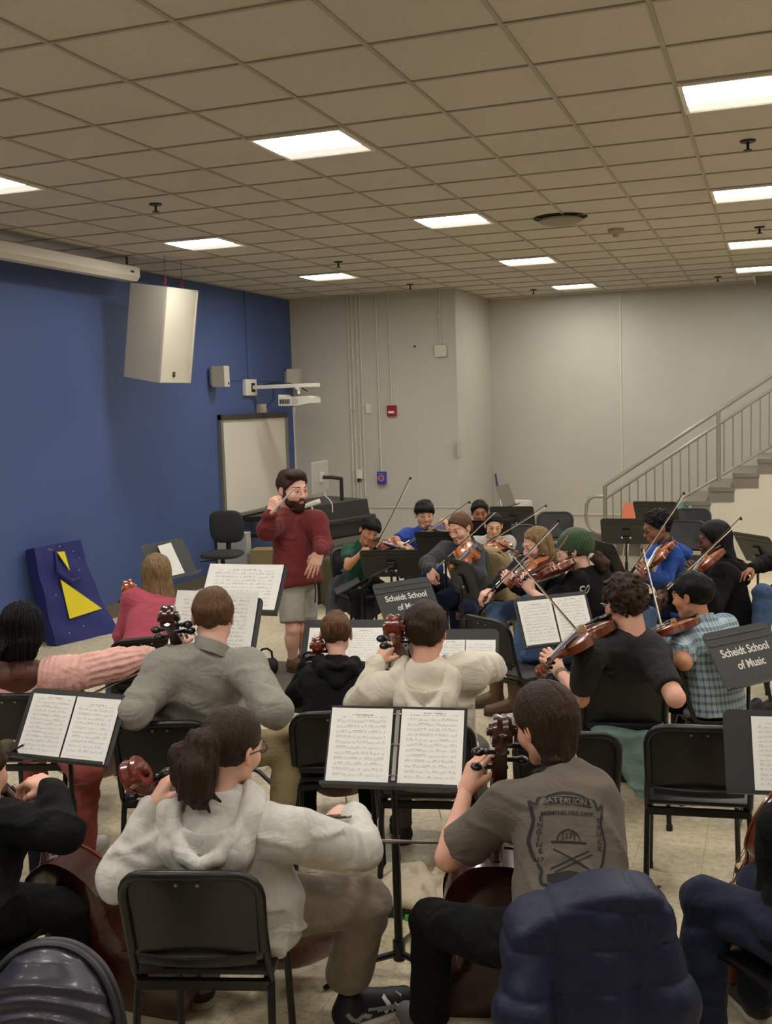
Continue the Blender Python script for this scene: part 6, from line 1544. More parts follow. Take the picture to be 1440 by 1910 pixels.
f = f+np.float32(.016)*(1-np.abs(np.sin(baf*PI)).astype(np.float32)**.25)-np.float32(.003)+np.float32(.012)*vnoise(g.X*13, g.Y*13, g.Z*5)+np.float32(.006)*vnoise(g.X*26, g.Y*26, g.Z*20)
f = f+np.float32(.010)*np.exp(-((lx+.12)/.010)**2)+np.float32(.008)*np.exp(-((lx-.10)/.010)**2)
jk = blob('puffer_jacket', 'quilted navy puffer jacket hung over the chair at the bottom right of centre', 'jacket', g, f, mat('navy_nylon', (15, 21, 48), .55, bump=(70, .2), spec=.3))
b = MB(); jb = BVHTree.FromObject(jk, bpy.context.evaluated_depsgraph_get())
hp = jb.ray_cast(Vector(J(-.205, -.6, .56))-jk.location, Vector(f_))[0]
if hp is not None:
    q = hp-Vector(f_)*.004; b.prism([np.array(q+Vector(l_)*x+Vector(UP)*z) for x, z in ((-.018, .016), (.018, .016), (0, -.02))], -f_, .003); b.build('triangle_badge', mat('badge_dark', (20, 24, 40), .4), jk)
# tan coat, denim jacket and grey coat on chair backs
def drape(info, label, name, m, w=.24, top=.86, bot=.42, thick=.075, cat='jacket'):
    f_ = info['bfwd']; l_ = info['lat']; o_ = info['P']*V(1, 1, 0)-f_*.25
    g = Grid(o_+V(-.45, -.45, .1), o_+V(.45, .45, 1.0), .014); lx, ly, lz = local(g, o_, (l_, f_, UP))
    f = smax(smax(np.abs(ly-.03*(lz-.5))-np.float32(thick)-np.float32(.04)*np.clip(.7-lz, 0, 1), lz-top+np.float32(1.8)*lx*lx, .04), np.abs(lx)-np.float32(w)-np.float32(.1)*np.clip(.7-lz, 0, 1), .05)
    f = smax(f, bot-lz+np.float32(.06)*np.sin(lx*14).astype(np.float32), .03)+np.float32(.03)*vnoise(g.X*11, g.Y*11, g.Z*5)+np.float32(.012)*vnoise(g.X*26, g.Y*26, g.Z*9)
    f = smax(f, -np.maximum(np.maximum(np.abs(lx)-.215, np.abs(ly-.02)-.035), lz-top+.05), .01)
    return blob(name, label, cat, g, f, m)
drape(I15, 'tan coat hung over the chair of the player in the dark grey fleece', 'coat', cloth('tan_canvas', (140, 122, 88)), .24, .92, .28)
drape(I13, 'blue denim jacket hung on the chair of the player in the green knit hat', 'denim_jacket', c_denim, .25, .88, .40)
drape(I19, 'dark grey coat hung over the chair of the boy in green', 'coat', cloth('slate_cloth', (70, 72, 74)), .21, .66, .16)
# sage cloth below the charcoal tee player's chair
cp, cf = seat_on(1164, 1254, -4); l_ = np.cross(cf, UP); o_ = cp-cf*.21
g = Grid(o_+V(-.42, -.42, .06), o_+V(.42, .35, .66), .010); lx, ly, lz = local(g, o_, (l_, cf, UP))
f = smax(np.abs(ly+.05+.12*np.clip(.46-lz, 0, 1))-np.float32(.045), np.abs(lx-.085+np.float32(.04)*np.clip((lz-.20)/.28, 0, 1))-np.float32(.03)-np.float32(.145)*np.clip((lz-.20)/.28, 0, 1), .03)
f = smax(smax(f, lz-np.float32(.50), .03), np.float32(.19)-lz, .03)+np.float32(.05)*vnoise(g.X*9, g.Y*9, g.Z*6)-np.float32(.020)*np.maximum(0, 1-np.abs(vnoise(g.X*7+3, g.Y*7, g.Z*10))*7)+np.float32(.012)*vnoise(g.X*20, g.Y*20, g.Z*20)
blob('sage_sweatshirt', 'sage green sweatshirt hanging below the back of the charcoal tee player\'s chair', 'sweatshirt', g, f, cloth('sage_cotton', (106, 128, 118)))
# cloth heap on a black bag on the floor
p = onz(780, 1688, 0); g = Grid(p+V(-.34, -.25, -.01), p+V(.34, .28, .26), .008); x, y, z = g.X-np.float32(p[0]), g.Y-np.float32(p[1]), g.Z
f = ell(g, p+V(0, .0, .06), (.24, .15, .075)); f = smin(f, poly(g, [p+V(-.15, .1, .10), p+V(.0, .03, .14), p+V(.15, -.06, .09)], [.03, .035, .03]), .02); f = smin(f, poly(g, [p+V(-.08, -.08, .10), p+V(.03, -.02, .12), p+V(.1, .1, .09)], [.03, .03, .03]), .02)
rr2 = np.random.RandomState(5)
for _ in range(11):
    a_ = rr2.uniform(0, PI); cx_, cy_ = rr2.uniform(-.13, .13), rr2.uniform(-.08, .08); dx_, dy_ = math.cos(a_)*.12, math.sin(a_)*.09; zz_ = rr2.uniform(.09, .13)
    f = smin(f, poly(g, [p+V(cx_-dx_, cy_-dy_, zz_-.05), p+V(cx_, cy_, zz_+.012), p+V(cx_+dx_, cy_+dy_, zz_-.04)], [.012, .021, .014], .01), .006)
f = f+np.float32(.03)*vnoise(g.X*11, g.Y*11, g.Z*11); f = smax(f, np.float32(.035)-z+0*f, .02)
blob('cloth_heap', 'crumpled cream cloth lying on a black bag on the floor', 'cloth', g, f, cloth('cream_canvas', (190, 176, 152)))
b = MB(); b.box((0, 0, .022), (.46, .26, .04), bev=.012); bag = b.build('body', mat('bag_black', (18, 18, 19), .6)); t = thing('flat_bag', 'flat black bag on the floor under the crumpled cream cloth', 'bag', (p[0], p[1], 0), .25); bag.parent = t
b = MB(); b.box((-.20, -.115, .044), (.03, .016, .004)); b.build('label_patch', m_shoe_w, t)
p = onz(833, 1655, .04); t = thing('snack_packet', 'small red and white packet standing beside the crumpled cloth', 'packet', (p[0], p[1], 0), .3)
b = MB(); b.box((0, 0, .045), (.075, .035, .09), bev=.006); b.build('wrapper', mat('packet_red', (128, 26, 28), .4), t); b = MB(); b.box((.05, 0, .045), (.03, .034, .088), bev=.005); b.build('side_panel', m_shoe_w, t)
p = onz(760, 1717, 0); t = thing('pencil_grip', 'little green clip on the floor beside the stand pole', 'clip', (p[0], p[1], 0)); b = MB(); b.box((0, 0, .012), (.022, .018, .024), bev=.004); b.build('clip_body', mat('clip_green', (60, 150, 40), .4), t); b = MB(); b.cyl((-.05, 0, .006), (.05, 0, .006), .003); b.build('pin', m_dark, t)
p = onz(1229, 1656, 0); b = MB(); b.sph((0, 0, .006), .010, 10, 6, (1.1, .8, .6)); o = tag(b.build('crumb', mat('crumb_orange', (150, 78, 34), .7), None, True), 'orange crumb on the floor behind the navy jacket', 'crumb'); o.location = (p[0], p[1], 0)
# floral bag
p = onz(1008, 1318, 0); g = Grid(p+V(-.2, -.16, -.01), p+V(.2, .16, .38), .009)
f = smax(ell(g, p+V(0, 0, .15), (.14, .09, .19)), np.float32(.004)-g.Z+0*g.X+0*g.Y, .02)+np.float32(.02)*vnoise(g.X*12, g.Y*12, g.Z*12)
fl = mat('floral_black', (20, 20, 20), .8); nt = fl.node_tree; vr = nt.nodes.new('ShaderNodeTexVoronoi'); vr.inputs['Scale'].default_value = 17; tcn = nt.nodes.new('ShaderNodeTexCoord'); nt.links.new(tcn.outputs['Object'], vr.inputs['Vector'])
cr = nt.nodes.new('ShaderNodeValToRGB'); e = cr.color_ramp.elements; e[0].color = rgb(196, 130, 150); e[0].position = .18; e[1].color = rgb(20, 20, 20); e[1].position = .34; nt.links.new(vr.outputs['Distance'], cr.inputs['Fac']); nt.links.new(cr.outputs['Color'], nt.nodes['Principled BSDF'].inputs['Base Color'])
bg = blob('floral_bag', 'black floral bag on the floor below the viola scroll', 'bag', g, f, fl)
b = MB(); b.tube([V(-.07, 0, .30), V(-.05, .0, .40), V(.0, 0, .44), V(.05, 0, .40), V(.07, 0, .30)], .008, 8); b.build('handle', m_dark, bg, True)
# hard instrument case, lower left corner
cc = at(38, 1905, 2.62); cc[2] = 0; fcs = heading(cc, 205); lcs = np.cross(UP, fcs); tiltc = math.radians(16)
ncs = fcs*math.cos(tiltc)+UP*math.sin(tiltc); ucs = UP*math.cos(tiltc)-fcs*math.sin(tiltc)
t = thing('instrument_case', 'dark plum hard instrument case with moulded ridges in the lower left corner', 'instrument case', tuple(cc))
g = Grid((-.32, -.26, -.02), (.32, .22, .98), .008)
X, Y, Z = g.X+0*g.Y+0*g.Z, g.Y+0*g.X+0*g.Z, g.Z+0*g.X+0*g.Y
fc_ = loft(X, Y, Z, [(.0, 0, 0, .22, .13), (.3, 0, 0, .215, .14), (.55, 0, 0, .225, .145), (.7, 0, 0, .205, .14), (.80, 0, 0, .165, .125), (.86, 0, 0, .11, .10), (.89, 0, 0, .05, .06)], .03)
arc = np.sqrt((X)**2+(Z-.42)**2)
for r_ in (.30, .345, .385): fc_ = fc_-np.float32(.007)*np.exp(-((arc-r_)/.011)**2)*(Y > .03)*(Z > .45)
v, q = nets(fc_, g); Mc = frame((0, 0, .035), lcs, ncs, ucs); Mc = Matrix(Mc)
m_case = mat('plum_shell', (38, 34, 46), .36, bump=(420, .12), coat=.15)
Mc = Mc @ Matrix.Diagonal((.87, .87, .87, 1)); v = v*np.float32(.87)
sh_ = link('shell', np_mesh('shell', xf(v/np.float32(.87), Mc), q), m_case, t)
b = MB(); prof = []
for zz, ww in ((.02, .222), (.3, .217), (.55, .227), (.7, .208), (.80, .168), (.86, .113), (.893, .04)): prof.append(V(ww+.004, -.01, zz))
rim = [V(-p_[0], p_[1], p_[2]) for p_ in prof]+prof[::-1]; rim = [np.append(c_[:1], [c_[1], c_[2]]) for c_ in rim]
for yy, rr_ in ((-.012, .016), (.022, .011)): b.tube([V(p_[0], yy, p_[2]) for p_ in catmull(rim, 4)], rr_, 8)
b.build('rim', mat('case_rim', (34, 33, 36), .45), t, True, Mc)
b = MB(); b.box((.05, .15, .60), (.045, .03, .09), bev=.012); b.build('latch_plate', m_dark, t, False, Mc)
b = MB(); b.tube([V(.05+.02*math.cos(a), .17, .585+.035*math.sin(a)) for a in np.linspace(0, 2*PI, 18, endpoint=False)], .005, 6, True); b.build('latch_ring', m_tube, t, True, Mc)
b = MB(); b.box((.222, .02, .62), (.02, .05, .10), bev=.008); b.build('side_clasp', m_dark, t, False, Mc)
p = onz(4, 1802, 0); t = thing('folder', 'blue plastic folder lying on the floor at the left edge', 'folder', (p[0], p[1], 0), .5); b = MB(); b.box((0, 0, .005), (.23, .30, .008), bev=.002); b.build('cover', mat('folder_blue', (46, 92, 150), .4), t); b = MB(); b.box((0, 0, .0102), (.2, .27, .0015)); b.build('pocket', MATS['folder_blue'], t)
# cable on the floor, pin stop
pp = [onz(u, v, .006) for u, v in ((196, 1605), (225, 1598), (232, 1612), (205, 1622), (172, 1612), (160, 1630), (190, 1652), (215, 1640), (180, 1700), (150, 1760))]
b = MB(); b.tube(catmull(pp, 6), .0055, 8); tag(b.build('cable', m_rubber, None, True), 'black cable looping on the floor left of the hoodie player', 'cable')
p = onz(1392, 1820, 0); t = thing('pin_stop', 'round black end pin stop on the floor at the lower right', 'pin stop', (p[0], p[1], 0))
b = MB(); b.lathe((0, 0, 0), [(.062, 0), (.062, .012), (.05, .02), (.03, .022)], 28); b.build('disk', mat('stop_black', (18, 18, 18), .35), t, True); b = MB(); b.cyl((0, 0, .02), (.03, .03, .16), .004); b.sph((.03, .03, .16), .008); b.build('pin', m_silver, t, True)
# ------------------------------------------------------------------ the podium and what stands on it
A_, B_ = onz(505, 1291, PZ), onz(645, 1304, PZ); ux = nrm(B_-A_); uy = np.cross(UP, ux); Lp_ = onz(515, 1232, PZ)
dpt = float(np.dot(Lp_-A_, uy)); x0 = float(np.dot(Lp_-A_, ux)); wd = 1.35
cpd = A_+ux*(x0+wd/2)+uy*dpt/2
t = thing('podium', 'low dark conductor podium with a grey-brown carpet top', 'podium', (cpd[0], cpd[1], 0), math.atan2(ux[1], ux[0]))
b = MB(); b.box((0, 0, (PZ-.02)/2), (wd-.03, dpt-.03, PZ-.02)); b.build('base', mat('podium_black', (16, 15, 14), .6), t)
b = MB(); b.box((0, 0, PZ-.016), (wd, dpt, .032), bev=.006); b.build('carpet_top', mat('podium_carpet', (84, 76, 66), .9, bump=(400, .4)), t)
p = onz(496, 1258, PZ); t = thing('portable_speaker', 'black portable speaker with a loop handle on the podium', 'speaker', (p[0], p[1], PZ)); ax = nrm(iv(1, .0, .55)*V(1, 1, 0))
b = MB(); b.tube([V(0, 0, .062)-ax*.085, V(0, 0, .062)-ax*.075, V(0, 0, .062)+ax*.075, V(0, 0, .062)+ax*.085], [.05, .06, .06, .05], 20); b.build('barrel', m_rubber, t, True)
b = MB(); b.tube([V(0, 0, .115)-ax*.06, V(0, 0, .17)-ax*.055, V(0, 0, .20)-ax*.02, V(0, 0, .20)+ax*.02, V(0, 0, .17)+ax*.055, V(0, 0, .115)+ax*.06], .009, 8); b.build('handle', m_rubber, t, True)
b = MB(); b.cyl(V(0, 0, .062)-ax*.086, V(0, 0, .062)-ax*.09, .04, None, 18); b.build('end_cap', m_dark, t, True)
# ------------------------------------------------------------------ blue wall furniture
WX = WLX
a, c, d_, e_ = onx(402, 775, WX), onx(531, 768, WX), onx(535, 944, WX), onx(415, 965, WX)
yl, yr = (a[1]+e_[1])/2, (c[1]+d_[1])/2; zt, zb = (a[2]+c[2])/2, (d_[2]+e_[2])/2
t = thing('whiteboard', 'white board with dark top rail on the blue wall behind the conductor', 'whiteboard', (WX, (yl+yr)/2, zb)); wl, hh = yr-yl, zt-zb
b = MB(); b.box((.02, 0, hh/2), (.03, wl-.06, hh-.06)); b.build('board', mat('board_white', (214, 208, 194), .35), t)
for sy in (-1, 1): b = MB(); b.box((.03, sy*(wl/2-.03), hh/2), (.06, .06, hh), bev=.006); b.build('side_frame', mat('board_alloy', (140, 136, 126), .4, .5), t)
b = MB(); b.box((.035, 0, hh-.035), (.07, wl, .075), bev=.008); b.build('top_rail', mat('board_dark', (58, 54, 50), .5), t)
b = MB(); b.box((.05, 0, .02), (.10, wl, .045), bev=.008); b.box((.085, .2, .05), (.03, .14, .02)); b.build('pen_tray', MATS['board_alloy'], t)
# projector screen housing
p = onx(250, 510, WX+.48); t = thing('projection_screen', 'long white projection screen housing hung along the top of the blue wall', 'projection screen', (p[0], p[1], p[2])); Ls = p[1]-3.2
b = MB(); b.prism([(.07, 0, .05), (.07, 0, -.04), (.03, 0, -.085), (-.07, 0, -.085), (-.07, 0, .065), (.04, 0, .065)], (0, -1, 0), Ls); b.build('housing', mat('screen_housing', (206, 198, 182), .45), t)
b = MB(); b.box((.072, -.14, .0), (.004, .06, .02)); b.build('label_plate', m_dark, t)
b = MB(); ch = [V(0, -.12, .065), V(0, -.12, CEIL-p[2])]
b.tube(ch, .004, 6)
for k in range(4): b.tube([V(.014*math.cos(q), -.12, .085+.03*k+.018*math.sin(q)) if k % 2 else V(0, -.12+.014*math.cos(q), .085+.03*k+.018*math.sin(q)) for q in np.linspace(0, 2*PI, 10, endpoint=False)], .004, 5, True)
b.build('hanging_chain', m_dark, t, True)
# big hung loudspeaker
cs = at(297, 622, 11.1); fs = heading(cs, 130); pt = math.radians(9.5); ns = fs*math.cos(pt)-UP*math.sin(pt); us = UP*math.cos(pt)+fs*math.sin(pt); xs = np.cross(ns, us)
t = thing('loudspeaker', 'large white loudspeaker hung at a tilt from the ceiling before the blue wall', 'loudspeaker', tuple(cs)); Ms = frame((0, 0, 0), xs, ns, us); W_, D_, H_ = .488, .523, .953
m_cab = mat('speaker_cabinet', (188, 180, 164), .55)
b = MB(); b.prism([(-W_/2, D_/2-.02, -H_/2), (W_/2, D_/2-.02, -H_/2), (W_/2*.78, -D_/2, -H_/2), (-W_/2*.78, -D_/2, -H_/2)], (0, 0, 1), H_); b.build('cabinet', m_cab, t, False, Ms)
b = MB(); b.grid(lambda u, v: V((u-.5)*W_*.985, D_/2-.015+.035*(1-(2*u-1)**2), (v-.5)*H_*.985), 12, 2); gr = b.build('grille', mat('speaker_mesh', (206, 198, 178), .7, bump=(900, .5)), t, True, Ms, fixn=False)
b = MB()
for sz in (-1, 1): b.box((0, D_/2-.012, sz*(H_/2-.006)), (W_, .03, .012))
b.box((-W_/2+.006, D_/2-.012, 0), (.012, .03, H_)); b.box((W_/2-.006, D_/2-.012, 0), (.012, .03, H_)); b.build('front_trim', m_cab, t, False, Ms)
b = MB(); b.box((.06, D_/2+.02, -H_/2+.09), (.035, .006, .05)); bd = b.build('badge', m_dark, t, False, Ms); b = MB(); b.cyl((.06, D_/2+.022, -H_/2+.095), (.06, D_/2+.0255, -H_/2+.095), .009); b.build('badge_mark', m_screw, bd, False, Ms)
for wx_, wy_ in ((-5.80, 9.74), (-5.82, 10.1)):
    dx_, dy_ = wx_-cs[0], wy_-cs[1]; q = V(dx_, dy_, (H_/2-us[0]*dx_-us[1]*dy_)/us[2]); b = MB(); b.tube([q, V(q[0], q[1], CEIL-cs[2])], .0025, 6); b.build('hanging_wire', m_dark, t, True)
    b = MB()
    for k in range(3): b.tube([q+V(.013*math.cos(a_) if k % 2 else 0, 0 if k % 2 else .013*math.cos(a_), .02+.034*k+.022*math.sin(a_)) for a_ in np.linspace(0, 2*PI, 12, endpoint=False)], .0045, 6, True)
    b.build('shackle', mat('shackle_red', (130, 46, 46), .4, .3), t, True)
for (u, v, lab) in ((404, 703, 'small white wall speaker left of the projector mount'), (543, 706, 'small white wall speaker nearest the corner of the blue wall')):
    p = onx(u-10, v, WX); t = thing('wall_speaker', lab, 'speaker', (WX, p[1], p[2]), 0, 'small wall speakers')
    b = MB(); b.box((.03, 0, 0), (.06, .08, .2)); b.build('bracket', m_cab, t); b = MB(); b.prism([(.06, -.10, -.13), (.22, -.07, -.13), (.22, .07, -.13), (.06, .10, -.13)], (0, 0, 1), .26); b.build('cabinet', m_cab, t); b = MB(); b.box((.222, .04, -.09), (.004, .03, .03)); b.build('badge', m_dark, t)
p = onx(462, 723, WX); t = thing('projector_mount', 'white wall arm mount carrying the short throw projector', 'projector mount', (WX, p[1], p[2]))
b = MB(); b.box((.03, 0, 0), (.06, .32, .22), bev=.008); b.build('wall_box', m_boxw, t); b = MB(); b.box((.062, .04, 0), (.01, .10, .12)); b.build('opening', m_dark, t)
b = MB(); b.box((.53, .05, .0), (.98, .07, .05), bev=.006); b.build('arm', m_boxw, t); b = MB(); b.cyl((.72, .01, -.02), (.72, .10, -.02), .035); b.cyl((.72, .05, -.02), (.72, .05, -.11), .02); b.build('pivot', m_boxw, t, True)
b = MB(); b.tube([(.2, .05, .03), (.4, .05, .05), (.6, .05, .035), (.75, .05, -.02), (.85, .05, -.08)], .008, 6); b.build('cable', m_rubber, t, True)
pj_ = V(WX+.72, p[1]+.05, p[2]-.20); t = thing('projector', 'white short throw projector hanging from the wall arm', 'projector', tuple(pj_))
b = MB(); b.prism([(-.22, -.17, -.06), (-.22, -.17, .09), (-.16, -.17, .05), (.20, -.17, .06), (.24, -.17, .03), (.24, -.17, -.035), (.02, -.17, -.065)], (0, 1, 0), .34); b.build('housing', m_boxw, t)
b = MB()
for k in range(6): b.box((-.19+.025*k, -.172, -.005), (.014, .006, .06))
b.build('vent', m_dark, t); b = MB(); b.cyl((.02, -.170, .0), (.02, -.176, .0), .045, None, 18); b.build('round_grille', m_cab, t)
p = onx(484, 762, WX); t = thing('wall_outlet', 'grey surface outlet with cables just above the white board', 'outlet', (WX, p[1], p[2])); b = MB(); b.box((.03, 0, 0), (.06, .2, .12), bev=.006); b.build('box', m_cab, t)
b = MB(); b.tube([(.05, .1, 0), (.12, .2, .12), (.1, .26, .35)], .007, 6); b.build('cable', m_rubber, t, True)
def raceway(p0, p1, lab, w=.03):
    b = MB(); c = (p0+p1)/2; d = np.abs(p1-p0); b.box((WX+.01, c[1], c[2]), (.02, max(d[1], w), max(d[2], w))); tag(b.build('raceway', m_blue), lab, 'raceway', 'blue painted raceways')
q0, q1, q2, q3 = onx(455, 545, WX), onx(458, 705, WX), onx(425, 707, WX), onx(524, 712, WX); q0[2] = CEIL; q1[1] = q0[1]
raceway(q0, V(WX, q0[1], q2[2]), 'upright blue raceway above the projector mount'); raceway(V(WX, q2[1], q2[2]), V(WX, q3[1], q2[2]), 'level blue raceway between the small wall speakers')
p = wall_pt(547, 765); b = MB(); b.box((p[0]+.0, WFY-.015, p[2]/2), (.03, .03, p[2])); b.box((p[0], WFY-.02, p[2]), (.07, .04, .09)); tag(b.build('corner_raceway', m_boxw), 'white raceway in the corner right of the white board', 'raceway')
# leaning display board in blue cloth
A0, B0_ = onz(104, 1206, 0), onz(224, 1178, 0); T0, T1 = onx(62, 1022, WX+.14), onx(148, 1007, WX+.14)
def bq(u, v): 
    q = (A0*(1-u)+B0_*u)*(1-v)+(T0*(1-u)+T1*u)*v
    cv = (1-v)**2*.0; return q
nb_ = nrm(np.cross(bq(1, .5)-bq(0, .5), bq(.5, 1)-bq(.5, 0)))
if nb_[0] < 0: nb_ = -nb_
ctr = V(*( (A0+B0_)/2)); t = thing('display_board', 'leaning board wrapped in deep blue cloth with yellow cut-outs', 'display board', tuple(ctr))
b = MB()
def bs(u, v):
    k = .05*(1-v)**1.5; uu = (u-.5)*(1+.0*v)+.5
    return bq(uu, v)+nb_*(.010*math.sin(u*17+v*3)*(.4+.6*u)*(1-.3*v)+.008*math.sin(v*15+u*6)-.05*math.sin(PI*v)*u)-ctr
top_ = [[b.bm.verts.new(bs(i/20, j/20)) for j in range(21)] for i in range(21)]; bot_ = [[b.bm.verts.new(bq(i/20, j/20)-nb_*.11-ctr) for j in range(21)] for i in range(21)]
for i in range(20):
    for j in range(20): b.bm.faces.new((top_[i][j], top_[i+1][j], top_[i+1][j+1], top_[i][j+1])); b.bm.faces.new((bot_[i][j], bot_[i][j+1], bot_[i+1][j+1], bot_[i+1][j]))
rg_ = [(i, 0) for i in range(20)]+[(20, j) for j in range(20)]+[(i, 20) for i in range(20, 0, -1)]+[(0, j) for j in range(20, 0, -1)]
for (i, j), (k, l) in zip(rg_, rg_[1:]+rg_[:1]): b.bm.faces.new((top_[i][j], bot_[i][j], bot_[k][l], top_[k][l]))
b.build('cloth_cover', mat('deep_blue_cloth', (28, 32, 98), .7, bump=(60, .2), vary=(6, .12)), t, True)
def cut(poly_): 
    b = MB(); b.prism([bs(u, v)+nb_*.022 for u, v in poly_], nb_, .006); b.build('yellow_cutout', mat('yellow_felt', (220, 200, 34), .8), t)
cut([(.34, .64), (.30, .24), (.88, .27)]); cut([(.42, .92), (.58, .91), (.56, .71)])
for u, v in ((.35, .95), (.55, .97), (.8, .9), (.9, .82), (.2, .5), (.5, .14), (.3, .96), (.78, .7), (.25, .1)): b = MB(); b.sph(bs(u, v)+nb_*.004, .006, 6, 4); b.build('white_speck', m_shoe_w, t)
b = MB(); b.tube([bs(.40, .93)+nb_*.02, bs(.30, .72)+nb_*.04, bs(.50, .60)+nb_*.05, bs(.72, .62)+nb_*.03], [.012, .022, .03, .012], 8); b.build('loose_fold', MATS['deep_blue_cloth'], t, True)
# ------------------------------------------------------------------ lectern corner
p = onz(640, 1118, 0); fl_ = heading(p, 180-50); ll_ = np.cross(UP, fl_); t = thing('lectern', 'black equipment lectern with a perforated lower panel before the grey wall', 'lectern', (p[0]-fl_[0]*.3-ll_[0]*.0, p[1]-fl_[1]*.3, 0), math.atan2(ll_[1], ll_[0]))
m_lec = mat('lectern_black', (28, 27, 26), .5); m_lecp = mat('lectern_panel', (92, 88, 80), .6)
# local: x along the face (right), -y to the viewer
b = MB(); b.box((0, 0, .42), (1.0, .55, .80)); b.build('cabinet', m_lec, t)
b = MB(); b.box((.05, -.285, .42), (.78, .03, .55)); pl = b.build('perforated_panel', m_lecp, t)
b = MB()
for i in range(22):
    for j in range(3): b.box((-.27+i*.03, -.301, .25+j*.16), (.012, .003, .12))
b.build('slots', mat('slot_grey', (60, 57, 52), .7), pl)
b = MB(); b.box((0, -.02, .90), (1.12, .72, .05), bev=.015); b.build('worktop', m_lec, t); b = MB(); b.box((.0, -.29, .80), (1.0, .04, .15)); b.build('drawer_rail', m_lec, t)
b = MB(); b.prism([(-.50, -.33, .925), (-.50, .30, .925), (-.50, .30, 1.12), (-.50, -.30, 1.10)], (1, 0, 0), 1.0); b.build('hutch', m_lec, t)
Ml = t.matrix_basis.copy()
# monitor on an arm, its back seen
pm_ = at(597, 890, 11.6); tm = thing('monitor', 'silver monitor seen from behind on a black arm above the lectern', 'monitor', tuple(pm_)); fm = heading(pm_, 292); lm = np.cross(fm, UP); Mm = frame((0, 0, 0), lm, fm, UP)
b = MB(); b.box((0, 0, 0), (.46, .022, .34), bev=.008); b.build('panel', mat('monitor_silver', (186, 182, 172), .4, .3), tm, False, Mm)
b = MB(); b.box((0, -.02, .0), (.10, .02, .10)); b.build('mount_plate', m_boxw, tm, False, Mm)
hb = at(638, 934, 11.75)-pm_
b = MB(); b.tube([np.array(Matrix(Mm) @ Vector((0, -.04, 0))), np.array(Matrix(Mm) @ Vector((0, -.12, 0))), V(hb[0], hb[1], -.03), V(hb[0], hb[1], -.12), hb], .022, 8); b.build('arm', m_lec, tm, True)
q1_ = np.array(Matrix(Mm) @ Vector((.05, -.03, -.14))); q2_ = np.array(Matrix(Mm) @ Vector((.02, -.12, -.30)))
b = MB(); b.tube(catmull([q1_, q1_+V(0, 0, -.06), q2_*.7+q1_*.3, q2_, q2_+V(0, 0, -.08)], 4), .006, 6); b.build('cable', m_boxw, tm, True)
pd = at(581, 940, 11.7); tdc = thing('document_camera', 'small white document camera head beside the conductor\'s shoulder', 'document camera', tuple(pd)); ad = nrm(iv(1, -.35, .2))
b = MB(); b.tube([-ad*.09, ad*.0, ad*.10], [.022, .028, .028], 12); b.build('head', m_boxw, tdc, True); b = MB(); b.tube([V(0, 0, -.03), V(.02, 0, -.10), V(.02, 0, 1.02-pd[2]-.12)], .012, 8); b.build('stem', m_boxw, tdc, True)
# olive backpack leaning on the lectern
pk = onz(628, 1132, 0); g = Grid((-.24, -.2, -.01), (.24, .2, .62), .011)
f = smax(np.maximum(np.abs(g.X+0*g.Y+0*g.Z)-.16, np.abs(g.Y+0*g.X+0*g.Z)-.09), np.abs(g.Z-.29+0*g.X+0*g.Y)-.27, .06); f = smin(f, ell(g, (0, -.10, .20), (.12, .07, .15)), .03)+np.float32(.014)*vnoise(g.X*14, g.Y*14, g.Z*10)
v, q = nets(f, g); t = thing('backpack', 'olive green backpack standing against the lectern beside the conductor', 'backpack', tuple(pk), math.atan2(ll_[1], ll_[0])); o = link('bag_body', np_mesh('bag_body', v, q), cloth('olive_canvas', (78, 74, 46)), t)
for sx in (-1, 1):
    b = MB(); b.tube([V(sx*.07, -.10, .52), V(sx*.09, -.16, .45), V(sx*.10, -.18, .28), V(sx*.12, -.13, .10)], .022, 8, False, (1.3, .4)); b.build('strap', cloth('olive_strap', (66, 62, 40)), t, True)
b = MB(); b.box((0, -.175, .24), (.05, .012, .035)); b.build('buckle', m_dark, t); b = MB(); b.box((0, -.10, .03), (.3, .14, .05)); b.build('base', m_dark, t)
# task chair
ps = onz(415, 1034, .50); t = thing('task_chair', 'charcoal task chair with a rounded back below the white board', 'chair', (ps[0], ps[1], 0), math.atan2(-heading(ps, 196)[0], heading(ps, 196)[1]))
m_task = mat('task_fabric', (52, 52, 50), .85, bump=(300, .2))
def soft_slab(name, c, r, par, rot=None):
    b = MB(); b.sph((0, 0, 0), 1, 24, 14)
    for v in b.bm.verts:
        x, y, z = v.co; e = lambda q: math.copysign(abs(q)**.55, q); v.co = Vector((e(x)*r[0], e(y)*r[1], z*r[2]))
    return b.build(name, m_task, par, True, Matrix.Translation(c) @ (rot or Matrix.Identity(4)))
soft_slab('seat', (0, 0, .50), (.24, .23, .045), t); soft_slab('backrest', (0, -.23, .80), (.21, .20, .04), t, Matrix.Rotation(math.radians(82), 4, 'X'))
b = MB(); b.tube([(0, -.05, .46), (0, -.26, .47), (0, -.29, .62), (0, -.26, .8)], .022, 8, False, (1.4, .6)); b.build('back_bar', m_tube, t, True); b = MB(); b.cyl((0, 0, .1), (0, 0, .46), .026); b.build('gas_lift', m_tube, t, True)
b = MB(); b.cyl((.05, .0, .44), (.26, .05, .42), .007); b.build('lever', m_tube, t, True)
for k in range(5):
    a = 2*PI*k/5+.3; b = MB(); b.tube([V(0, 0, .12), V(.29*math.cos(a), .29*math.sin(a), .075)], [.022, .015], 8); lg = b.build('base_leg', m_tube, t, True)
    b = MB(); b.cyl((.29*math.cos(a)-.012*math.sin(a), .29*math.sin(a)+.012*math.cos(a), .03), (.29*math.cos(a)+.012*math.sin(a), .29*math.sin(a)-.012*math.cos(a), .03), .03, None, 14); b.build('caster', m_rubber, lg, True)
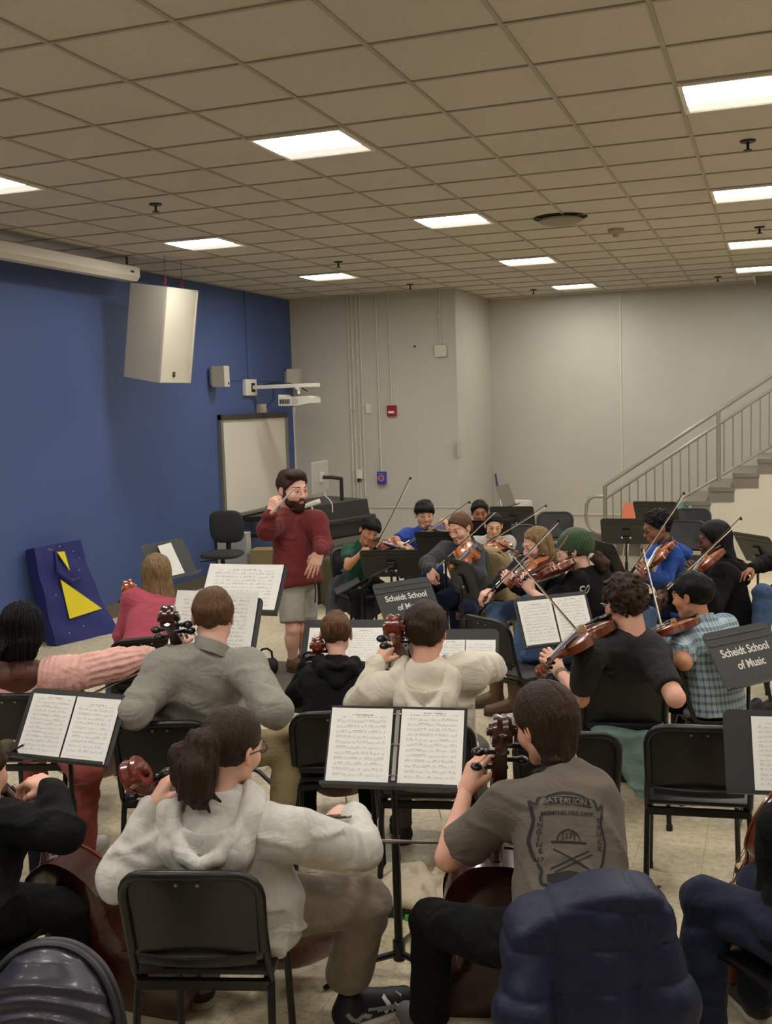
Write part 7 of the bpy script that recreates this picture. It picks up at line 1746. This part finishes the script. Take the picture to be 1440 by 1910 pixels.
# frame table and boxes behind the task chair
pt_ = onz(492, 1075, 0); t = thing('frame_table', 'dark steel frame table behind the conductor and the task chair', 'table', (pt_[0]-.25, pt_[1]+.35, 0), .15)
b = MB()
for z in (.73, .52): b.box((0, -.26, z), (1.1, .04, .045)); b.box((0, .26, z), (1.1, .04, .045))
b.build('rail', m_lec, t); b = MB(); b.box((0, 0, .765), (1.16, .58, .025)); b.build('tabletop', m_lec, t)
for sx in (-1, 1):
    for sy in (-1, 1): b = MB(); b.box((sx*.53, sy*.26, .37), (.05, .05, .74)); b.build('leg', m_lec, t)
def cbox(u, v, d, w, dd, h, col, lab, nm='cardboard_box', z0=0, rz=.2):
    p = onz(u, v, z0) if d is None else at(u, v, d); t = thing(nm, lab, 'box', (p[0], p[1], z0), rz); b = MB(); b.box((0, 0, h/2), (w, dd, h), bev=.004); b.build('box_body', mat('box_%d_%d_%d' % col, col, .7), t)
    b = MB(); b.box((0, 0, h+.004), (w+.01, dd+.01, .008)); b.build('lid', mat('box_%d_%d_%d' % col, col, .7), t)
cbox(440, 1085, None, .38, .22, .62, (176, 172, 168), 'pale grey storage box behind the task chair', 'storage_box')
cbox(497, 1086, None, .30, .30, .42, (150, 132, 92), 'tan cardboard box under the frame table')
# corner: broom, bin with liner
pb = onz(923, 1008, 0); t = thing('broom', 'broom with a blue handle grip leaning in the far corner', 'broom', (WJX+.28, WBY-.3, 0)); bt = ony(924, 884, WBY-.06)-V(WJX+.28, WBY-.3, 0)
b = MB(); b.tube([V(0, 0, .08), bt*.85], .013, 8); b.build('handle', m_silver, t, True); b = MB(); b.tube([bt*.80, bt], .015, 8); b.build('grip', mat('grip_blue', (40, 52, 110), .5), t, True); b = MB(); b.box((0, 0, .05), (.3, .07, .09)); b.build('brush', m_dark, t)
pw = at(965, 955, 15.6); t = thing('waste_bin', 'waste bin with a clear liner beside the broom in the far corner', 'bin', (pw[0], pw[1], 0))
b = MB(); b.lathe((0, 0, 0), [(.17, 0), (.21, .62), (.19, .62), (.16, .05)], 24); b.build('bucket', mat('bin_grey', (120, 116, 108), .5), t, True); b = MB(); b.lathe((0, 0, 0), [(.215, .55), (.225, .70), (.22, .74), (.20, .72), (.19, .58)], 24); b.build('liner', mat('liner_pale', (206, 202, 192), .25), t, True)
# ------------------------------------------------------------------ printing on shirts
def decal_mesh(info, polys, m, name, label, org, sx=1.0, off=.0022, texts=()):
    """polys in (x right, y up) metres on the wearer's back around org (world point), laid along the back normal"""
    so = info['shirt']; v, q = info['shirt_v']; bv = BVHTree.FromPolygons([tuple(p) for p in v], [tuple(p) for p in q])
    tl, sp, tf = info['tl'], info['spine'], info['tf']
    def onto(x, y, o=off):
        s = org+tl*x*sx+sp*y*sx-tf*.5; h = bv.ray_cast(Vector(s), Vector(tf))
        if h[0] is None: return None
        return np.array(h[0])+np.array(h[1])*o*(1 if h[1].dot(Vector(tf)) < 0 else -1)
    b = MB()
    for poly_ in polys:
        pts = [onto(*p) for p in poly_]
        if any(p is None for p in pts): continue
        try: b.bm.faces.new([b.bm.verts.new(p) for p in pts])
        except ValueError: pass
    o = b.build(name, m, so, False, Matrix.Translation(Vector(-info['loc'])), fixn=False); o['label'] = label
    for body, x, y, size, rotz, mm, oo in texts:
        me = text_mesh(body, size, 0.0, res=2); M = Matrix.Translation((x, y, 0)) @ Matrix.Rotation(math.radians(rotz), 4, 'Z'); me.transform(M)
        ok = True
        for vv in me.vertices:
            p = onto(vv.co.x, vv.co.y, oo)
            if p is None: ok = False; break
            vv.co = Vector(p-info['loc'])
        if ok: o2 = link('lettering', me, mm, so); o2['label'] = 'printed lettering ' + ('dark' if mm is m_ink else 'pale')
    return o
m_ink = mat('print_black', (26, 23, 22), .85); m_inkp = mat('print_pale', (104, 96, 86), .85); m_inkw = mat('print_white', (206, 202, 194), .8)
def stroke(pts, w, closed=False):
    out = []; n = len(pts)
    for i in range(n if closed else n-1):
        a, c = np.array(pts[i]), np.array(pts[(i+1) % n]); d = c-a; l = np.linalg.norm(d); k = max(1, int(l/.02)); nn = np.array([-d[1], d[0]])/(l+1e-9)*w/2
        for j in range(k):
            p, r = a+d*j/k, a+d*(j+1)/k; out.append([tuple(p-nn), tuple(r-nn), tuple(r+nn), tuple(p+nn)])
    return out
arcp = lambda cx, cy, r, a0, a1, n=8: [(cx+r*math.cos(math.radians(a0+(a1-a0)*i/n)), cy+r*math.sin(math.radians(a0+(a1-a0)*i/n))) for i in range(n+1)]
outl = [(-.095, .105), (-.085, .13)]+arcp(0, .02, .128, 122, 58)+[(.085, .13), (.092, .098), (.112, .122), (.10, .06), (.112, .0), (.10, -.06), (.082, -.095), (.088, -.118), (.085, -.135), (0, -.155), (-.085, -.135), (-.088, -.118), (-.082, -.095), (-.10, -.06), (-.112, .0), (-.10, .06), (-.112, .122)]
band_ = [[(-.072+.024*i, .098+.016*math.cos((i-3)/3*1.2)), (-.072+.024*(i+1), .098+.016*math.cos((i-2)/3*1.2)), (-.072+.024*(i+1), .127+.016*math.cos((i-2)/3*1.2)-.008), (-.072+.024*i, .127+.016*math.cos((i-3)/3*1.2)-.008)] for i in range(6)]
low = [[(-.07+.02*i, -.128-.01*math.sin(i)), (-.07+.02*(i+1), -.128-.01*math.sin(i+1)), (-.07+.02*(i+1), -.100-.006*math.cos(i+1)), (-.07+.02*i, -.100-.006*math.cos(i))] for i in range(7)]
helm = stroke(arcp(-.005, -.005, .034, 0, 180), .004)+stroke([(-.055, -.008), (.048, -.008)], .006)+stroke([(-.022, -.004), (-.022, .02), (-.005, .032), (.012, .02), (.012, -.004)], .003)
ladder = stroke([(-.06, -.09), (.055, -.03)], .004)+stroke([(-.05, -.10), (.065, -.04)], .004)+stroke([(.055, -.09), (-.05, -.03)], .005)
so = I2['shirt_v']; bvt = BVHTree.FromPolygons([tuple(p) for p in so[0]], [tuple(p) for p in so[1]])
r_ = ray(1064, 1566); hh_ = bvt.ray_cast(Vector(CP), Vector(nrm(r_)))[0]
if hh_ is not None:
    og = np.array(hh_); KD = .98
    decal_mesh(I2, stroke(outl, .0085, True)+band_+low+helm+ladder, m_ink, 'shield_print', 'black printed shield on the back of the tee', og, KD,
        texts=[('BATTALION 5', 0, .118, .025, 0, m_inkp, .0036), ('MEMPHIS FIRE DEPT.', 0, .080, .0185, 2, m_ink, .0025), ('17', -.005, .010, .024, 0, m_ink, .0025)]
        + [(c_, -.088+.006*abs(i-3)/3, .062-.0195*i, .0215, 0, m_ink, .0025) for i, c_ in enumerate('ENGINE')]+[('17', -.086, -.062, .0185, 0, m_ink, .0025)] + [(c_, .092, .066-.0215*i, .0215, 0, m_ink, .0025) for i, c_ in enumerate('TRUCK')])
so = I13['shirt_v']; bvt = BVHTree.FromPolygons([tuple(p) for p in so[0]], [tuple(p) for p in so[1]])
hh_ = bvt.ray_cast(Vector(CP), Vector(nrm(ray(1090, 1100))))[0]
if hh_ is not None:
    sS = [(.016, .018), (.008, .024), (-.008, .024), (-.016, .016), (-.012, .004), (.012, -.004), (.016, -.016), (.008, -.024), (-.008, -.024), (-.016, -.018)]
    decal_mesh(I13, stroke([(x-.022, y) for x, y in sS], .009)+stroke([(.022+.016*math.cos(a), .024*math.sin(a)) for a in np.linspace(0, 2*PI, 14, endpoint=False)], .009, True), m_inkw, 'lettering', 'white letters SO on the back', np.array(hh_), off=.004)
# panels of the running shoe
v1, q1, v2, q2 = shoe_base('sneaker'); bvs = BVHTree.FromPolygons([tuple(p) for p in v1], [tuple(p) for p in q1]); so, Msh = I1['shoe1']
for nm, mm, strokes in (('white_overlay', m_shoe_w, [([(.19, .05), (.165, .045), (.15, .03)], .015), ([(.12, .075), (.10, .05), (.085, .032)], .017), ([(.06, .085), (.075, .055), (.06, .034)], .014)]),
                        ('silver_overlay', mat('shoe_silver', (150, 148, 146), .4, .3), [([(.03, .05), (.08, .045), (.13, .034)], .009), ([(.0, .062), (.05, .055), (.10, .05)], .009), ([(-.05, .04), (-.02, .05), (.01, .036)], .015), ([(-.075, .07), (-.06, .05), (-.03, .034)], .013)])):
    for sd in (-1, 1):
        b = MB()
        for pts_, w_ in strokes:
            for poly_ in stroke(pts_, w_):
                hit = [bvs.ray_cast(Vector((sd*.2, y, z)), Vector((-sd, 0, 0)))[0] for y, z in poly_]
                if all(q_ is not None for q_ in hit):
                    try: b.bm.faces.new([b.bm.verts.new(q_+Vector((sd*.0022, 0, .001))) for q_ in hit])
                    except ValueError: pass
        b.build(nm, mm, so, False, Matrix.Translation(Vector(-I1['loc'])) @ Msh)
# the grey chest panel of the royal blue hoodie, tag on the black hoodie
so = I7['shirt_v']; bvt = BVHTree.FromPolygons([tuple(p) for p in so[0]], [tuple(p) for p in so[1]])
hh_ = bvt.ray_cast(Vector(CP), Vector(nrm(ray(628, 1253))))[0]
if hh_ is not None: decal_mesh(I7, [[(-.014, -.005), (.014, .001), (.014, .009), (-.014, .003)]], m_inkw, 'label_tag', 'small white tag on the hood', np.array(hh_))
# ------------------------------------------------------------------ world and view
w = bpy.data.worlds.new('world'); scene.world = w; w.use_nodes = True
w.node_tree.nodes['Background'].inputs[0].default_value = (.05, .05, .05, 1); w.node_tree.nodes['Background'].inputs[1].default_value = .2
scene.view_settings.view_transform = 'Standard'; scene.view_settings.look = 'None'
scene.view_settings.gamma = 1.0; scene.view_settings.use_curve_mapping = False
scene.view_settings.exposure = 0.0
